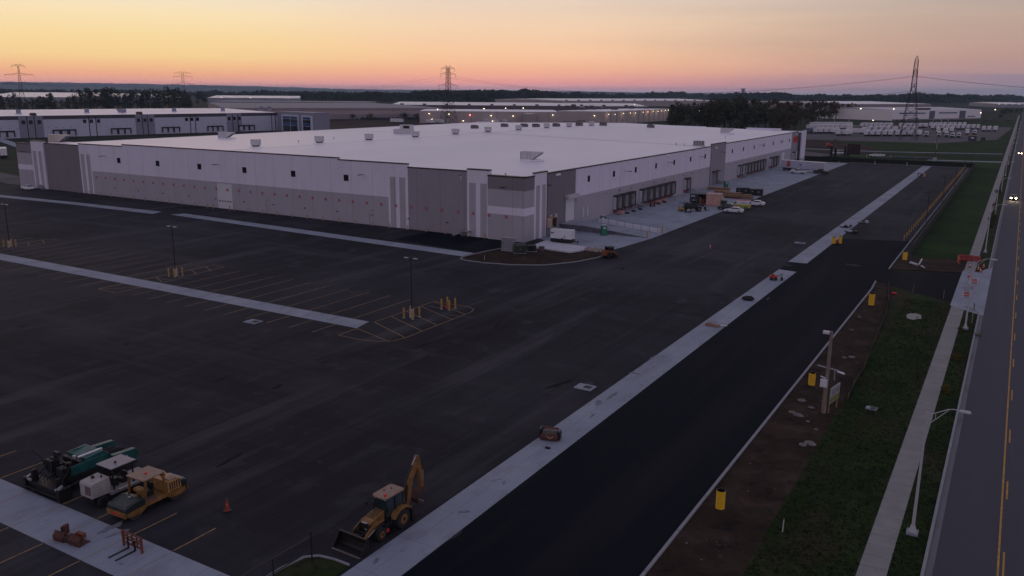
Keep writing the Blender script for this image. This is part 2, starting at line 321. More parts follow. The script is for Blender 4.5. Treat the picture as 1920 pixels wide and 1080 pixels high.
out = [(-70.6, 83.1), (-70.5, 96.5), (-64.6, 96.6), (-63.2, 96.0), (-62.6, 94.4), (-62.6, 79.8), (-63.0, 77.8), (-64.4, 76.6), (-66.5, 76.0), (-70.4, 76.0), (-70.5, 79.6)]
for p, q in zip(out, out[1:]): line(*p, *q)
for y in (83.1, 86.6, 89.9, 93.2, 96.4): line(-70.4, y, -62.65, y-3.5)
line(-70.4, 79.6, -63.2, 77.2)
for i in range(8):
    x = -45.05-i*4.12; line(x, 32.0, x, 35.5); line(x, 24.6, x, 28.0); line(x, 28.1, x, 31.9, .05)
struct(b, 'bay_markings')
# scuffs, spills and dusty patches that lie on the surfaces
b = B(); rn = random.Random(31)
STAIN = mat('dark_scuff', (.15, .155, .185), .9, var=.3, scale=2, coord='World'); DUST = mat('pale_dust', (.055, .052, .058), .9, var=.3, scale=1.2, coord='World', spec=.14); SEAL = mat('black_sealer', (.010, .010, .013), .9, var=.3, scale=2, coord='World', spec=.1); DUST2 = mat('thin_dust', (.031, .029, .034), .9, var=.25, scale=1, coord='World', spec=.14)
def blot(px, py, rx, ry, rot, m, z, n=16, g=True):
    x, y = G(px, py) if g else (px, py); ph = rn.uniform(0, 6.28)
    pts = []
    for k in range(n):
        t = 6.283*k/n; rr = 1+.28*math.sin(2*t+ph)+.2*math.sin(5*t+ph*2)+rn.uniform(-.14, .14); u, v = rx*rr*math.cos(t), ry*rr*math.sin(t); pts.append((x+u*math.cos(rot)-v*math.sin(rot), y+u*math.sin(rot)+v*math.cos(rot)))
    b.sheet(pts, z, m)
for px, py, rx, ry, rot in ((1148, 742, .25, 1.3, .1), (1122, 755, .3, .8, .5), (1238, 668, .9, .12, .2), (1222, 672, .2, .5, .3), (207, 990, .35, .9, .2), (222, 1000, .2, .7, -.2), (930, 900, .5, .08, 1.0), (945, 905, .1, .4, .3), (870, 960, .4, .25, .5), (1520, 474, .7, .15, 0), (1507, 478, .9, .1, .1), (1203, 722, .2, .2, 0), (1190, 700, .5, .35, 0), (20, 491, 1.2, .3, 0), (705, 1052, .2, .3, 0), (1110, 780, .12, .7, 0), (1440, 560, .1, .6, 0)): blot(px, py, rx, ry, rot, STAIN, .013)
for px, py, rx, ry, rot in ((1060, 800, 1.0, 5.0, 0), (1000, 860, .7, 3.5, 0), (1130, 735, .6, 3.0, 0), (1620, 393, .8, 3.5, .2), (1430, 492, 5, 1.2, .1), (830, 1010, .5, 2.0, 0)): blot(px, py, rx, ry, rot, DUST2, .005, 26)
for px, py, rx, ry, rot in ((1590, 391, .5, 1.6, .1), (1104, 719, .4, .7, 0), (816, 576, 1.0, .5, 0), (800, 600, 1.6, .5, .3), (858, 592, 2.2, .35, .2), (310, 524, 2.0, .6, 0), (350, 522, 1.0, .4, 0), (1600, 497, 1.6, .5, 0), (1690, 404, .3, 1.0, 0), (1645, 617, .2, .3, 0), (1700, 608, .2, .2, 0)): blot(px, py, rx, ry, rot, DUST, .006 if py < 610 and px < 1580 else .009)
for k in range(34):
    x = rn.uniform(-120, -36); y = rn.uniform(40, 125)
    if 74 < y < 97 and x < -62: continue
    blot(x, y, rn.uniform(.1, .5), rn.uniform(.3, 2.2), rn.uniform(-.3, .3) if rn.random() < .7 else 1.5, DUST2 if rn.random() < .6 else SEAL, .0045, 12, False)
# long roller seams left by the paver
for x in (-38.2, -42.6, -47.0, -51.3, -55.8): line(x+.1, 36.5, x, 118+rn.uniform(-8, 6), .05, SEAL, .004)
for y in (101.5, 105.8, 110.2, 114.5, 118.8, 122.9): line(-60+rn.uniform(-8, 3), y, -210, y+1.5, .05, SEAL, .004)
for x in (-25.9, -21.6): line(x, 20, x+.2, 186, .05, mat('fresh_seam', (.0085, .009, .011), .9, spec=.12, var=.2, coord='World'), .009)
struct(b, 'surface_stains')
b = B(); line(2.2, -60, 2.2, 1200, .13, LINE2, .006); line(6.4, -60, 6.4, 1200, .13, LINE2, .006)
for i in range(60): line(2.5, 57.5+i*12.4, 2.5, 61+i*12.4, .12, LINE2, .006); line(6.1, 57.5+i*12.4, 6.1, 61+i*12.4, .12, LINE2, .006)
for y in (122, 116.5): b.sheet([(4.0, y), (4.9, y+.5), (4.9, y-1.6), (4.5, y-.4)], .006, LINEW)
struct(b, 'road_markings')

# ---------------------------------------------------------------- catch basins, puddle
def basin(x, y, z, lab, s=1.8):
    t = T('catch_basin', lab, 'drain', x, y, z, group='concrete catch basins')
    bm = B(); bm.bb(-s, s, -s*.8, s*.8, 0, .03, CONC) if s > 1 else bm.bb(-s, s, -s*.8, s*.8, 0, .12, CONC); bm.build('surround', t)
    bm = B(); bm.bb(-.1, .75*min(1, s), -.35, .4, .03 if s > 1 else .12, (.05 if s > 1 else .15), BLACK)
    for i in range(5): bm.bb(-.05+i*.15, 0+i*.15, -.33, .38, .05 if s > 1 else .15, .065 if s > 1 else .165, BMET)
    bm.build('grate', t)
basin(*G(1097, 727), .004, 'pale concrete drain square in the old asphalt just left of the long strip', .95)
basin(*G(475, 604), .004, 'pale drain square just below the left striped parking strip', 1.0)
basin(*G(1500, 456), .004, 'small pale drain slab on the old asphalt left of the far strip', 1.0)
basin(*G(1634, 767), .03, 'grey drain box with a black opening in the dark verge grass', .5)
bm = B(); cx, cy = G(1714, 594); rn = random.Random(3)
bm.sheet([(cx+math.cos(a/22*6.283)*.95*rn.uniform(.8, 1.2), cy+math.sin(a/22*6.283)*1.9*rn.uniform(.8, 1.15)) for a in range(22)], .075, mat('puddle_water', (.05, .055, .07), .32, spec=.45, var=0)); o = bm.build('puddle'); o['kind'] = 'structure'

# ---------------------------------------------------------------- the big white warehouse
FY = 147.0; EX = -86.0
wh = T('warehouse', 'huge low white and grey warehouse with a bright flat roof in the middle', 'warehouse', -86, 147, 0)
class P:  # parts of the warehouse keep world coordinates
    pass
def wpart(b, name, bev=0):
    o = b.build(name, wh, bev); o.matrix_parent_inverse = Matrix.Translation((86, -147, 0)); return o
w = B(); cap = B()
def fseg(x0, x1, top, cols, off=0.):
    "front wall section; cols = [(xa, xb, [(z0,z1,mat)...])]"
    for xa, xb, bands in cols:
        for z0, z1, m in bands: w.bb(xa, xb, FY-off, FY+.5, z0, z1, m)
    cap.bb(x0-.06, x1+.06, FY-off-.08, FY+.56, top, top+.22, CAP)
def stripes(xs, top, base=WHITE, st=LGREY, zt=11.3, z0=0):
    cols = []
    for i in range(len(xs)-1):
        if i % 2 == 0: cols.append((xs[i], xs[i+1], [(z0, top, base)]))
        else: cols.append((xs[i], xs[i+1], [(z0, zt, st), (zt, top, base)]))
    return cols
tri = lambda t: [(0, 5.35, LGREY), (5.35, 6.9, WHITE), (6.9, 10.4, LGREY), (10.4, t, DGREY)]
fseg(-264.7, -256.4, 13.2, [(-264.7, -256.4, tri(13.2))], .3)
fseg(-256.4, -250.2, 14.2, stripes([-256.4, -255.7, -254.0, -252.9, -251.2, -250.2], 14.2), .5)
fseg(-250.2, -233.2, 13.6, [(-250.2, -233.2, [(0, 13.6, DGREY)])])
fseg(-233.2, -213.1, 14.1, stripes([-233.2, -232.6, -230.9, -229.9, -228.2, -227.7], 14.1)+[(-227.7, -213.1, [(0, 6.7, LGREY), (6.7, 14.1, WHITE)])])
fseg(-213.1, -134.0, 14.6, [(-213.1, -175.6, [(0, 6.7, LGREY), (6.7, 14.6, WHITE)]), (-175.6, -170.1, [(6.45, 6.7, LGREY), (6.7, 14.6, WHITE)]), (-170.1, -134, [(0, 6.7, LGREY), (6.7, 14.6, WHITE)])])
fseg(-134.0, -114.0, 14.2, [(-134, -119.5, [(0, 6.7, LGREY), (6.7, 14.2, WHITE)])]+stripes([-119.5, -119.0, -117.4, -116.4, -114.7, -114.0], 14.2))
fseg(-114.0, -98.1, 13.5, [(-114.0, -98.1, [(0, 13.5, MGREY)])])
fseg(-98.1, -92.7, 14.0, stripes([-98.1, -97.6, -95.9, -94.8, -93.2, -92.7], 14.0), .5)
fseg(-92.7, -84.0, 13.0, [(-92.7, -84.3, tri(13.0))], .9)
w2 = B()
def eseg(y0, y1, top, cols, x=EX, wbase=0.):
    for ya, yb, bands in cols:
        for z0, z1, m in bands: w2.bb(x-.5, x, ya, yb, z0, z1, m)
    cap.bb(x-.56, x+.08, y0-.03, y1+.03, top, top+.22, CAP)
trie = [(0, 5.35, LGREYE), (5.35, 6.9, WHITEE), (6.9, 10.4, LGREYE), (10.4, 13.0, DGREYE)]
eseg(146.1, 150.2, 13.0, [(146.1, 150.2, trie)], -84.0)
def stre(ys, top, x, st=LGREYE, zt=11.1):
    out = []
    for i in range(len(ys)-1):
        out.append((ys[i], ys[i+1], [(0, top, WHITEE)] if i % 2 == 0 else [(0, zt, st), (zt, top, WHITEE)]))
    return out
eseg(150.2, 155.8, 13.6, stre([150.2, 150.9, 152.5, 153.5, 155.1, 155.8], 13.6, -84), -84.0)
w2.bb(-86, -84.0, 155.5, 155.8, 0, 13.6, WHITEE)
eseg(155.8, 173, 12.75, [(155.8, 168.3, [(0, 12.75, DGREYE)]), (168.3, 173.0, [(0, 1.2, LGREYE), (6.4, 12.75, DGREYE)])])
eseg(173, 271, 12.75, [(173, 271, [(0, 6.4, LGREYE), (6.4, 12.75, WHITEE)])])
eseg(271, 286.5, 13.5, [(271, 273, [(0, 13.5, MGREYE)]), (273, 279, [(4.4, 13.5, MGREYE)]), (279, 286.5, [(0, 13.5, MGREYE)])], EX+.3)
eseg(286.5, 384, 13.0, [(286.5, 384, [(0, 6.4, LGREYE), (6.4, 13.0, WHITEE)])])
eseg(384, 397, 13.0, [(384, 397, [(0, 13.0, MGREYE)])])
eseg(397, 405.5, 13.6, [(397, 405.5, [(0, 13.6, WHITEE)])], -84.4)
for y0, y1, t in ((405.2, 405.6, 13.0),): w2.bb(-264.7, -84.4, y0, y1, 0, t, WHITEE)
w2.bb(-265.0, -264.7, FY+.3, 405.5, 0, 12.6, WHITEE)
for x0, x1 in ((-205, -160), (-150, -132), (-112, -96)): w2.bb(x0, x1, 404.9, 405.9, 13.0, 13.9, WHITEE)
wpart(w, 'front_wall'); wpart(w2, 'dock_wall'); wpart(cap, 'coping')
w = B(); RX = -174.5
w.add([(-264.6, FY+.4, 12.5), (RX, FY+.4, 14.5), (-86.3, FY+.4, 12.65), (-264.6, 405.3, 12.5), (RX, 405.3, 14.5), (-86.3, 405.3, 12.65)], [(0, 1, 4, 3), (1, 2, 5, 4)], ROOFM)
w.bb(RX-.35, RX+.35, FY+1, 404, 14.49, 14.56, ROOFM)
w.add([(-264.6, 271.5, 12.59), (RX, 271.5, 14.59), (-86.3, 271.5, 12.74), (-264.6, 272.1, 12.59), (RX, 272.1, 14.59), (-86.3, 272.1, 12.74)], [(0, 1, 4, 3), (1, 2, 5, 4)], mat('seam_grey', (.33, .32, .36), .8))
wpart(w, 'roof')
def roofz(x): return 14.5-(x-RX)*1.85/88.2 if x > RX else 14.5-(RX-x)*2/90.1
WINM = GLASS
fr = mat('window_frame', (.05, .05, .055), .5)
for i in range(6):
    x = -215.0+i*16.65
    q = B(); q.bb(x-.72, x+.72, FY-.05, FY-.01, 9.55, 11.0, fr); wo = wpart(q, 'window')
    q = B(); q.bb(x-.62, x+.62, FY-.07, FY-.05, 9.65, 10.9, WINM); o = q.build('pane', wo)
for y in (179.8, 194.2, 208.2, 222.7, 237.1, 251.5, 265.3, 295.1, 308.8, 323.3, 337.5, 351.9, 366.3, 379.6):
    q = B(); q.bb(EX+.01, EX+.05, y-.6, y+.6, 9.3, 10.75, fr); wo = wpart(q, 'window')
    q = B(); q.bb(EX+.05, EX+.07, y-.52, y+.52, 9.4, 10.65, WINM); q.build('pane', wo)
# white overhead door with its row of small lights
q = B(); q.bb(-175.6, -170.1, FY+.05, FY+.2, .0, 6.45, WPAINT)
for i in range(8): q.bb(-175.6, -170.1, FY+.03, FY+.06, .75+i*.78, .77+i*.78, STEEL)
do = wpart(q, 'overhead_door')
q = B()
for i in range(5): q.bb(-175.1+i*1.0, -174.6+i*1.0, FY+.0, FY+.04, 1.75, 2.05, GLASS)
q.build('door_light', do)
q = B(); q.bb(EX-.3, EX-.15, 168.3, 173, 1.2, 6.4, WPAINT); do = wpart(q, 'overhead_door'); q = B(); q.bb(EX, EX+.9, 167.9, 173.4, 6.45, 7.3, WDIRTY); q.build('canopy', do)
q = B(); q.bb(EX-.1, EX+.0, 273, 279, 0, 4.4, DGREYE); q.bb(EX+.3, EX+1.3, 272.6, 279.4, 4.45, 4.7, BMET); wpart(q, 'recessed_entrance')
for x, y0, y1, z1 in ((EX, 374.2-5.4, 374.2-1.2, 5.4),):
    q = B(); q.bb(EX+.01, EX+.06, 367.8, 372.6, 1.0, 5.4, WPAINT); wpart(q, 'overhead_door')
for y in (160.8, 163.1, 176.6, 179.0):
    q = B(); q.bb(EX+.01, EX+.12, y, y+.9, .2 if y < 170 else 1.2, 3.7, WDIRTY); wpart(q, 'downspout_box')
# dock doors with their shelters
def dock(y, light=True, d=.9):
    q = B()
    q.bb(EX+.01, EX+d, y, y+.42, 1.05, 4.25, WDIRTY); q.bb(EX+.01, EX+d, y+3.5, y+3.9, 1.05, 4.25, WDIRTY)
    q.bb(EX+.01, EX+d+.1, y-.05, y+3.95, 4.25, 4.62, BLACK)
    q.bb(EX+d, EX+d+.08, y-.02, y+.5, 1.05, 4.25, BLACK); q.bb(EX+d, EX+d+.08, y+3.4, y+3.92, 1.05, 4.25, BLACK)
    q.bb(EX+.01, EX+d-.05, y, y+3.9, .86, 1.05, BLACK)
    s = wpart(q, 'dock_shelter')
    q = B(); q.bb(EX+.012, EX+.09, y+.45, y+3.45, 1.06, 4.2, mat('dock_door_grey', (.16, .155, .165), .6)); q.build('dock_door', s)
    q = B(); q.bb(EX+.02, EX+.34, y+.55, y+.95, .45, .85, REDP); q.bb(EX+.02, EX+.34, y+2.95, y+3.35, .45, .85, REDP); q.bb(EX+.01, EX+.3, y+.4, y+3.5, .3, .44, mat('dock_lip_red', (.16, .02, .022), .7)); q.build('bumper', s)
for y in [194.4+i*4.3 for i in range(3)]+[211.4+i*4.35 for i in range(6)]+[246.4, 303]+[309.6+i*4.35 for i in range(7)]+[347.6+i*4.4 for i in range(3)]+[386.6]: dock(y)
for y in (378.6, 383.2): 
    q = B(); q.bb(EX+.31, EX+.5, y+9, y+11.4, 1.1, 4.6, WDIRTY); wpart(q, 'overhead_door')
for x in (-157.2, -124.4, -208.5):
    q = B(); q.bb(x-.62, x+.62, FY-.04, FY-.01, .0, 3.3, MATS['light_grey_panel']); q.bb(x-.68, x-.62, FY-.05, FY-.01, 0, 3.35, BMET); q.bb(x-.62, x+.62, FY-.05, FY-.01, 3.3, 3.36, BMET); wpart(q, 'exit_door')
# number plates on the front wall, red with a pale figure
for i in range(34):
    x = -226.0+i*4.175; off = .9 if x > -92.7 else (.5 if -98.1 < x < -92.7 else 0)
    pale = i % 2 == 0
    q = B(); q.bb(x-.33, x+.33, FY-off-.05, FY-off-.01, 4.6, 5.22, mat('number_plate_red', (.48, .065, .08), .7)); q.bb(x-.24, x+.24, FY-off-.053, FY-off-.05, 4.69, 5.13, mat('plate_ground', (.26, .21, .24), .7))
    p = wpart(q, 'number_plate'); q = B()
    q.bb(x-.16, x+.16, FY-off-.06, FY-off-.053, 4.98, 5.06, MATS['number_plate_red']); q.bb(x+.06 if i % 3 else x-.16, x+.16 if i % 3 else x-.06, FY-off-.06, FY-off-.053, 4.72, 4.98, MATS['number_plate_red']); 
    if pale: q.bb(x-.16, x+.06, FY-off-.06, FY-off-.053, 4.74, 4.82, MATS['number_plate_red'])
    q.build('figure', p)
# flat wall lamps on arms, small vents at the eave, wall vents
for x, z in ((-221.0, 11.2), (-174.5, 11.2), (-126.5, 11.3), (-88.5, 11.0), (-259.4, 10.9)):
    off = .9 if x > -92.7 else (.3 if x < -256 else 0)
    q = B(); q.bb(x-.08, x+.08, FY-off-1.3, FY-off-.01, z, z+.1, BMET); q.bb(x-.3, x+.3, FY-off-1.9, FY-off-1.1, z-.05, z+.07, BMET); wpart(q, 'wall_lamp')
for y, z in ((157.6, 10.6), (201, 10.2), (232, 10.4), (259, 10.3), (280, 10.6), (330, 10.4), (362, 10.4)):
    xo = EX+(.3 if 271 < y < 286.5 else 0)
    q = B(); q.bb(xo+.01, xo+1.3, y-.08, y+.08, z, z+.1, BMET); q.bb(xo+1.1, xo+1.9, y-.3, y+.3, z-.05, z+.07, BMET); wpart(q, 'wall_lamp')
for y in (164.1, 203.7, 231.9, 275.3, 391):
    xo = EX+(.3 if 271 < y < 286.5 else 0)
    q = B(); q.bb(xo+.01, xo+.22, y-.95, y+.95, 12.05, 12.45, mat('pale_vent', (.8, .78, .8), .5)); wpart(q, 'overflow_vent')
for i in range(13):
    x = -218+i*10.4
    q = B(); q.bb(x-.3, x+.3, FY-.06, FY-.01, 2.2, 2.4, BMET); wpart(q, 'louvre')
rn = random.Random(5)
for i in range(24):
    y = 190+i*7.9
    if 270 < y < 288 or y > 383: continue
    q = B(); q.bb(EX+.01, EX+.07, y-.18, y+.18, 5.35, 5.75, REDP if i % 3 == 0 else BMET); wpart(q, 'dock_number')
# red wall logo at the far end
q = B(); q.bb(EX+.01, EX+.05, 387.0, 395.8, 8.5, 11.3, mat('logo_red', (.55, .02, .015), .5)); lo = wpart(q, 'wall_logo'); q = B()
q.prism([(388.0, 9.0), (389.0, 9.0), (390.2, 10.6), (389.4, 10.9)], EX+.051, EX+.07, mat('logo_dark', (.06, .01, .012), .5), 'X'); q.prism([(390.6, 9.2), (394.8, 9.0), (395.0, 9.5), (390.9, 9.7)], EX+.051, EX+.07, MATS['logo_dark'], 'X'); q.prism([(391.4, 10.2), (394.6, 10.1), (394.6, 10.8), (391.6, 10.7)], EX+.051, EX+.07, MATS['logo_dark'], 'X')
q.build('logo_mark', lo)

# rooftop machines: each is a thing standing on the roof
def vent(px, py, lab):
    x, y = G(px, py, 13.9); x, y = G(px, py, roofz(x)); z = roofz(x)
    t = T('roof_vent', lab, 'roof vent', x, y, z-.02, group='square fan vents along the roof ridge')
    q = B(); q.bb(-1.35, 1.35, -1.2, 1.2, 0, .16, ROOFM); q.bb(-.72, .72, -.72, .72, .16, .5, BMET); q.build('base_pan', t)
    q = B(); q.bb(-1.0, 1.0, -1.0, 1.0, .5, 2.0, WDIRTY); q.bb(-1.06, 1.06, -1.06, 1.06, 2.0, 2.08, STEEL); q.build('hood', t, .03)
vp = [(480, 276), (599, 269), (692, 264), (779, 258.5), (854, 253), (915, 248.7), (972.5, 245), (1025, 241), (1067, 238.5), (1109, 236)]
for i, (px, py) in enumerate(vp): vent(px, py, 'pale square roof fan, %s from the left along the warehouse ridge' % nth(i+1))
def wedge(px, py, lab, flip=1, s=1., rz=0, m=WDIRTY):
    x, y = G(px, py, 13.9); x, y = G(px, py, roofz(x)); z = roofz(x)
    t = T('rooftop_air_unit', lab, 'air handling unit', x, y, z-.02, rz, group='boxy air units on the warehouse roof')
    q = B(); q.bb(-2.1*s, 3.6*s, -1.1*s, 1.1*s, 0, .35, ROOFM); q.build('curb_frame', t)
    q = B(); q.bb(-2.0*s, .6*s, -1.1*s, 1.1*s, .35, 2.3*s, m)
    for k in range(3): q.bb((-1.9+k*.85)*s, (-1.85+k*.85)*s, -1.12*s, -1.1*s, .5, 2.2*s, BMET)
    q.build('cabinet', t)
    q = B(); q.prism([(.6*s, .5), (1.3*s, .5), (3.4*s, 1.9*s), (3.4*s, 2.25*s), (.6*s, 2.25*s)], -1.0*s, 1.0*s, m)
    q.prism([(1.35*s, .47), (3.45*s, 1.85*s), (3.5*s, 1.95*s), (1.3*s, .56)], -1.02*s, 1.02*s, mat('intake_grey', (.12, .12, .13), .6)); q.build('intake_hood', t)
wedge(992, 302, 'largest air unit with a sloping hood near the front corner of the roof', rz=R(12))
wedge(422, 259, 'air unit with a sloping hood near the left end of the roof', rz=R(20))
wedge(108, 266, 'cream air unit on the far left roof corner', s=1.2, rz=R(20), m=mat('cream_metal', (.5, .46, .40), .6))
wedge(1360, 251, 'pale air unit with a hood at the right far side of the roof', rz=R(15))
x, y = G(758, 251, 14); 
t = T('rooftop_air_unit', 'wide two-part air unit on the ridge behind the roof fans', 'air handling unit', x, y, roofz(x), R(10), group='boxy air units on the warehouse roof')
q = B(); q.bb(-3.8, 3.4, -1.4, 1.4, 0, 1.8, WDIRTY); q.build('cabinet', t); q = B(); q.bb(-1.2, 3.3, -1.3, 1.3, 1.8, 3.4, WDIRTY); q.bb(.3, 2.9, -1.35, -1.3, 2.1, 3.1, BMET); q.build('hood', t)
x, y = G(1310, 273, 12.9)
t = T('rooftop_air_unit', 'dark louvred condenser on a pallet near the right roof edge', 'air handling unit', x, y, roofz(x), R(5), group='boxy air units on the warehouse roof')
q = B(); q.bb(-1.9, 1.9, -1.2, 1.2, 0, .3, WDIRTY); q.build('frame', t); q = B(); q.bb(-1.6, 1.6, -1.1, 1.1, .3, 1.7, mat('louvre_grey', (.12, .12, .125), .5))
for k in range(6): q.bb(-1.5+k*.52, -1.35+k*.52, -1.13, -1.1, .4, 1.6, WDIRTY)
q.build('cabinet', t, .02)
for i, (px, py) in enumerate([(983, 239), (1005, 240), (1043, 239.5), (1086, 239), (1131, 238), (1220, 240), (946, 238), (890, 241)]):
    x, y = G(px, py-1, 14.0)
    t = tag(B().bb(-1.5, 1.5, -1, 1, 0, 1.3, mat('old_unit_grey', (.13, .12, .13), .7)).bb(-1.2, .6, -1.2, 1.2, 1.3, 1.5, BMET).build('rooftop_cooler'), 'dark low cooler, %s along the far edge of the roof' % nth(i+1), 'cooler', 'dark coolers on the far roof edge')
    t.location = (x, y, roofz(x)-.02)
for i, (px, py) in enumerate([(864, 332), (948, 328), (1268, 271), (1283, 272), (1360, 258), (626, 268), (560, 275)]):
    x, y = G(px, py, 13.2)
    o = tag(B().tube([(0, 0, 0), (0, 0, .7)], .12, WDIRTY).tube([(0, 0, .7), (0, 0, .85)], .18, BMET).build('vent_pipe'), 'short vent pipe on the white roof, %s in order of distance from the left wall' % nth([3, 4, 5, 6, 7, 2, 1][i]), 'vent pipe', 'small pipes poking through the roof'); o.location = (x, y, roofz(x)-.05)
def text(parent, s, size, m, loc, rot, depth=.01, name='lettering'):
    cu = bpy.data.curves.new(name, 'FONT'); cu.body = s; cu.size = size; cu.extrude = depth; cu.align_x = 'CENTER'; cu.align_y = 'CENTER'
    tmp = bpy.data.objects.new('tmp', cu); COL.objects.link(tmp)
    dg = bpy.context.evaluated_depsgraph_get(); me = bpy.data.meshes.new_from_object(tmp.evaluated_get(dg)); me.materials.clear(); me.materials.append(m)
    bpy.data.objects.remove(tmp); bpy.data.curves.remove(cu)
    o = bpy.data.objects.new(name, me); COL.objects.link(o); o.parent = parent; o.location = loc; o.rotation_euler = rot; return o
HF = Matrix
def wheel(t, x, y, r, w, hubm, name='wheel', z=None):
    z = r if z is None else z
    q = B(); q.tube([(x, y-w/2, z), (x, y-w*.38, z), (x, y+w*.38, z), (x, y+w/2, z)], [r*.9, r, r, r*.9], RUB, 20)
    wh_ = q.build(name, t, smooth=False)
    q = B(); q.cyl((x, y, z), r*.52, w*1.03, hubm, 'Y', 14); q.cyl((x, y, z), r*.2, w*1.12, BMET, 'Y', 8); q.build('rim', wh_)
    return wh_

# ---------------------------------------------------------------- backhoe loader
bh = T('backhoe_loader', 'yellow backhoe loader with a tan cab roof and folded boom beside the long strip', 'backhoe loader', -34.95, 41.35, 0, R(-92))
for x, y, r, w in ((-1.15, .82, .70, .48), (-1.15, -.82, .70, .48), (1.05, .80, .48, .34), (1.05, -.80, .48, .34)): wheel(bh, x, y, r, w, YEL2)
q = B(); q.bb(-2.2, 1.7, -.38, .38, .5, .95, BLACK); q.bb(.9, 1.2, -.75, .75, .4, .6, BLACK); q.bb(-1.3, -1.0, -.75, .75, .6, .85, BLACK); q.bb(-.4, .5, -.75, -.42, .42, .85, BLACK); q.bb(-.4, .5, .42, .75, .42, .85, BLACK)
q.bb(-.3, .35, -.92, -.76, .38, .46, STEEL); q.build('chassis', bh, .02)
q = B(); q.prism([(0.15, .95), (0.15, 1.75), (1.3, 1.52), (1.72, 1.40), (1.78, .95)], -.42, .42, YEL2); q.build('bonnet', bh, .04)
q = B(); q.bb(1.74, 1.80, -.38, .38, .75, 1.38, BLACK); g_ = q.build('grille', bh)
for k in range(5): pass
text(g_, 'CAT', .24, mat('decal_white', (.75, .75, .78), .5), (1.74, 0, 1.40), (R(10), 0, R(90)), .01)
q = B()
for s in (-1, 1):
    q.prism([(-2.1, 1.1), (-1.95, 1.32), (-1.5, 1.56), (-.8, 1.56), (-.35, 1.3), (-.2, 1.0), (-.32, 1.0), (-.5, 1.22), (-.85, 1.44), (-1.45, 1.44), (-1.85, 1.25), (-1.98, 1.1)], s*.58, s*1.04, YEL2)
    q.prism([(-.95, .5), (-.95, 1.44), (-.35, 1.25), (-.15, .95), (-.1, .5)], s*.58, s*.72, BLACK)
q.build('rear_fender', bh, .02)
cabq = B()
for x, y in ((.12, .55), (.12, -.55), (-.75, .62), (-.75, -.62), (-1.6, .60), (-1.6, -.60)):
    cabq.tube([(x, y, .95), (x*1.0-(.08 if x > 0 else 0), y*.96, 2.55)], .05, BLACK, 6)
cabq.bb(-1.65, .15, -.62, .62, .9, 1.02, BLACK); cabq.bb(-1.3, -.8, -.25, .25, 1.0, 1.35, BLACK); cabq.bb(-1.4, -1.28, -.25, .25, 1.3, 1.95, BLACK); cabq.bb(-.25, -.1, -.2, .2, 1.0, 1.6, BLACK); cabq.build('cab_frame', bh)
for nm, pts in (('windscreen', [(.13, -.53, 1.3), (.13, .53, 1.3), (.05, .52, 2.5), (.05, -.52, 2.5)]), ('side_window', [(.1, .57, 1.15), (-1.58, .61, 1.15), (-1.58, .59, 2.5), (.03, .54, 2.5)]), ('side_window', [(.1, -.57, 1.15), (-1.58, -.61, 1.15), (-1.58, -.59, 2.5), (.03, -.54, 2.5)]), ('rear_window', [(-1.62, -.58, 1.3), (-1.62, .58, 1.3), (-1.62, .57, 2.5), (-1.62, -.57, 2.5)])):
    q = B(); q.add(pts, [(0, 1, 2, 3)], GLASS2); q.build(nm, bh)
q = B(); q.prism([(.28, -.5), (.32, 0), (.28, .5), (.1, .66), (-1.65, .68), (-1.78, .5), (-1.78, -.5), (-1.65, -.68), (.1, -.66)], 2.55, 2.68, TAN, 'Z'); rf = q.build('cab_roof', bh, .04)
q = B(); q.cyl((-.05, .35, 2.76), .09, .16, mat('beacon_red', (.7, .03, .02), .3, var=0), 'Z', 10); q.build('beacon', rf)
q = B(); q.cyl((-.7, -.35, 2.7), .06, .06, BLACK, 'Z', 8); q.cyl((-1.2, -.1, 2.7), .06, .06, BLACK, 'Z', 8); q.build('roof_plug', rf)
for s in (-1, 1):
    q = B(); q.prism([(.45, 1.32), (.45, 1.15), (1.2, 1.05), (1.95, .75), (2.6, .35), (2.72, .48), (2.05, 1.02), (1.3, 1.35)], s*.52, s*.64, YEL2); arm = q.build('loader_arm', bh, .01)
    q = B(); q.tube([(.5, s*.7, 1.0), (1.5, s*.7, .95)], .05, BLACK, 8); q.tube([(1.5, s*.7, .95), (2.2, s*.7, .7)], .028, STEEL, 8); q.build('cylinder', arm)
q = B(); q.tube([(.45, -.3, 1.6), (.45, -.3, 2.35)], .045, BLACK, 8); q.build('exhaust_stack', bh)
q = B()
for yy in (-.45, .45): q.box((.12, yy, 2.5), (.1, .16, .1), STEEL); q.box((-1.72, yy, 2.48), (.1, .16, .1), STEEL)
q.build('work_light', bh)
for s_ in (-1, 1):
    q = B(); q.tube([(.15, s_*.6, 2.2), (.4, s_*.95, 2.1)], .018, BLACK, 5); q.box((.42, s_*.97, 2.0), (.05, .14, .28), BLACK); q.build('mirror', bh)
    q = B(); q.bb(-.35, .3, s_*.72, s_*1.0, .35, .4, BMET); q.bb(-.35, .3, s_*.72, s_*1.0, .65, .7, BMET); q.bb(-.3, .2, s_*.425, s_*.435, 1.05, 1.2, BLACK); q.build('step', bh)
q = B(); q.prism([(.2, 1.76), (.2, 1.775), (1.25, 1.545), (1.25, 1.53)], -.3, .3, mat('hood_grime', (.10, .055, .02), .8, var=.4, scale=5)); q.build('bonnet_grime', bh)
q = B(); q.bb(.55, 1.15, -.66, -.645, 1.12, 1.3, mat('decal_red', (.3, .02, .02), .5)); q.build('decal', bh)
q = B(); q.bb(2.0, 2.12, -.5, .5, .68, .85, BLACK); q.tube([(1.7, .45, 1.25), (2.25, .45, 1.0), (2.65, .45, .9)], .04, BMET, 6); q.tube([(1.7, -.45, 1.25), (2.25, -.45, 1.0), (2.65, -.45, .9)], .04, BMET, 6); q.build('linkage', bh)
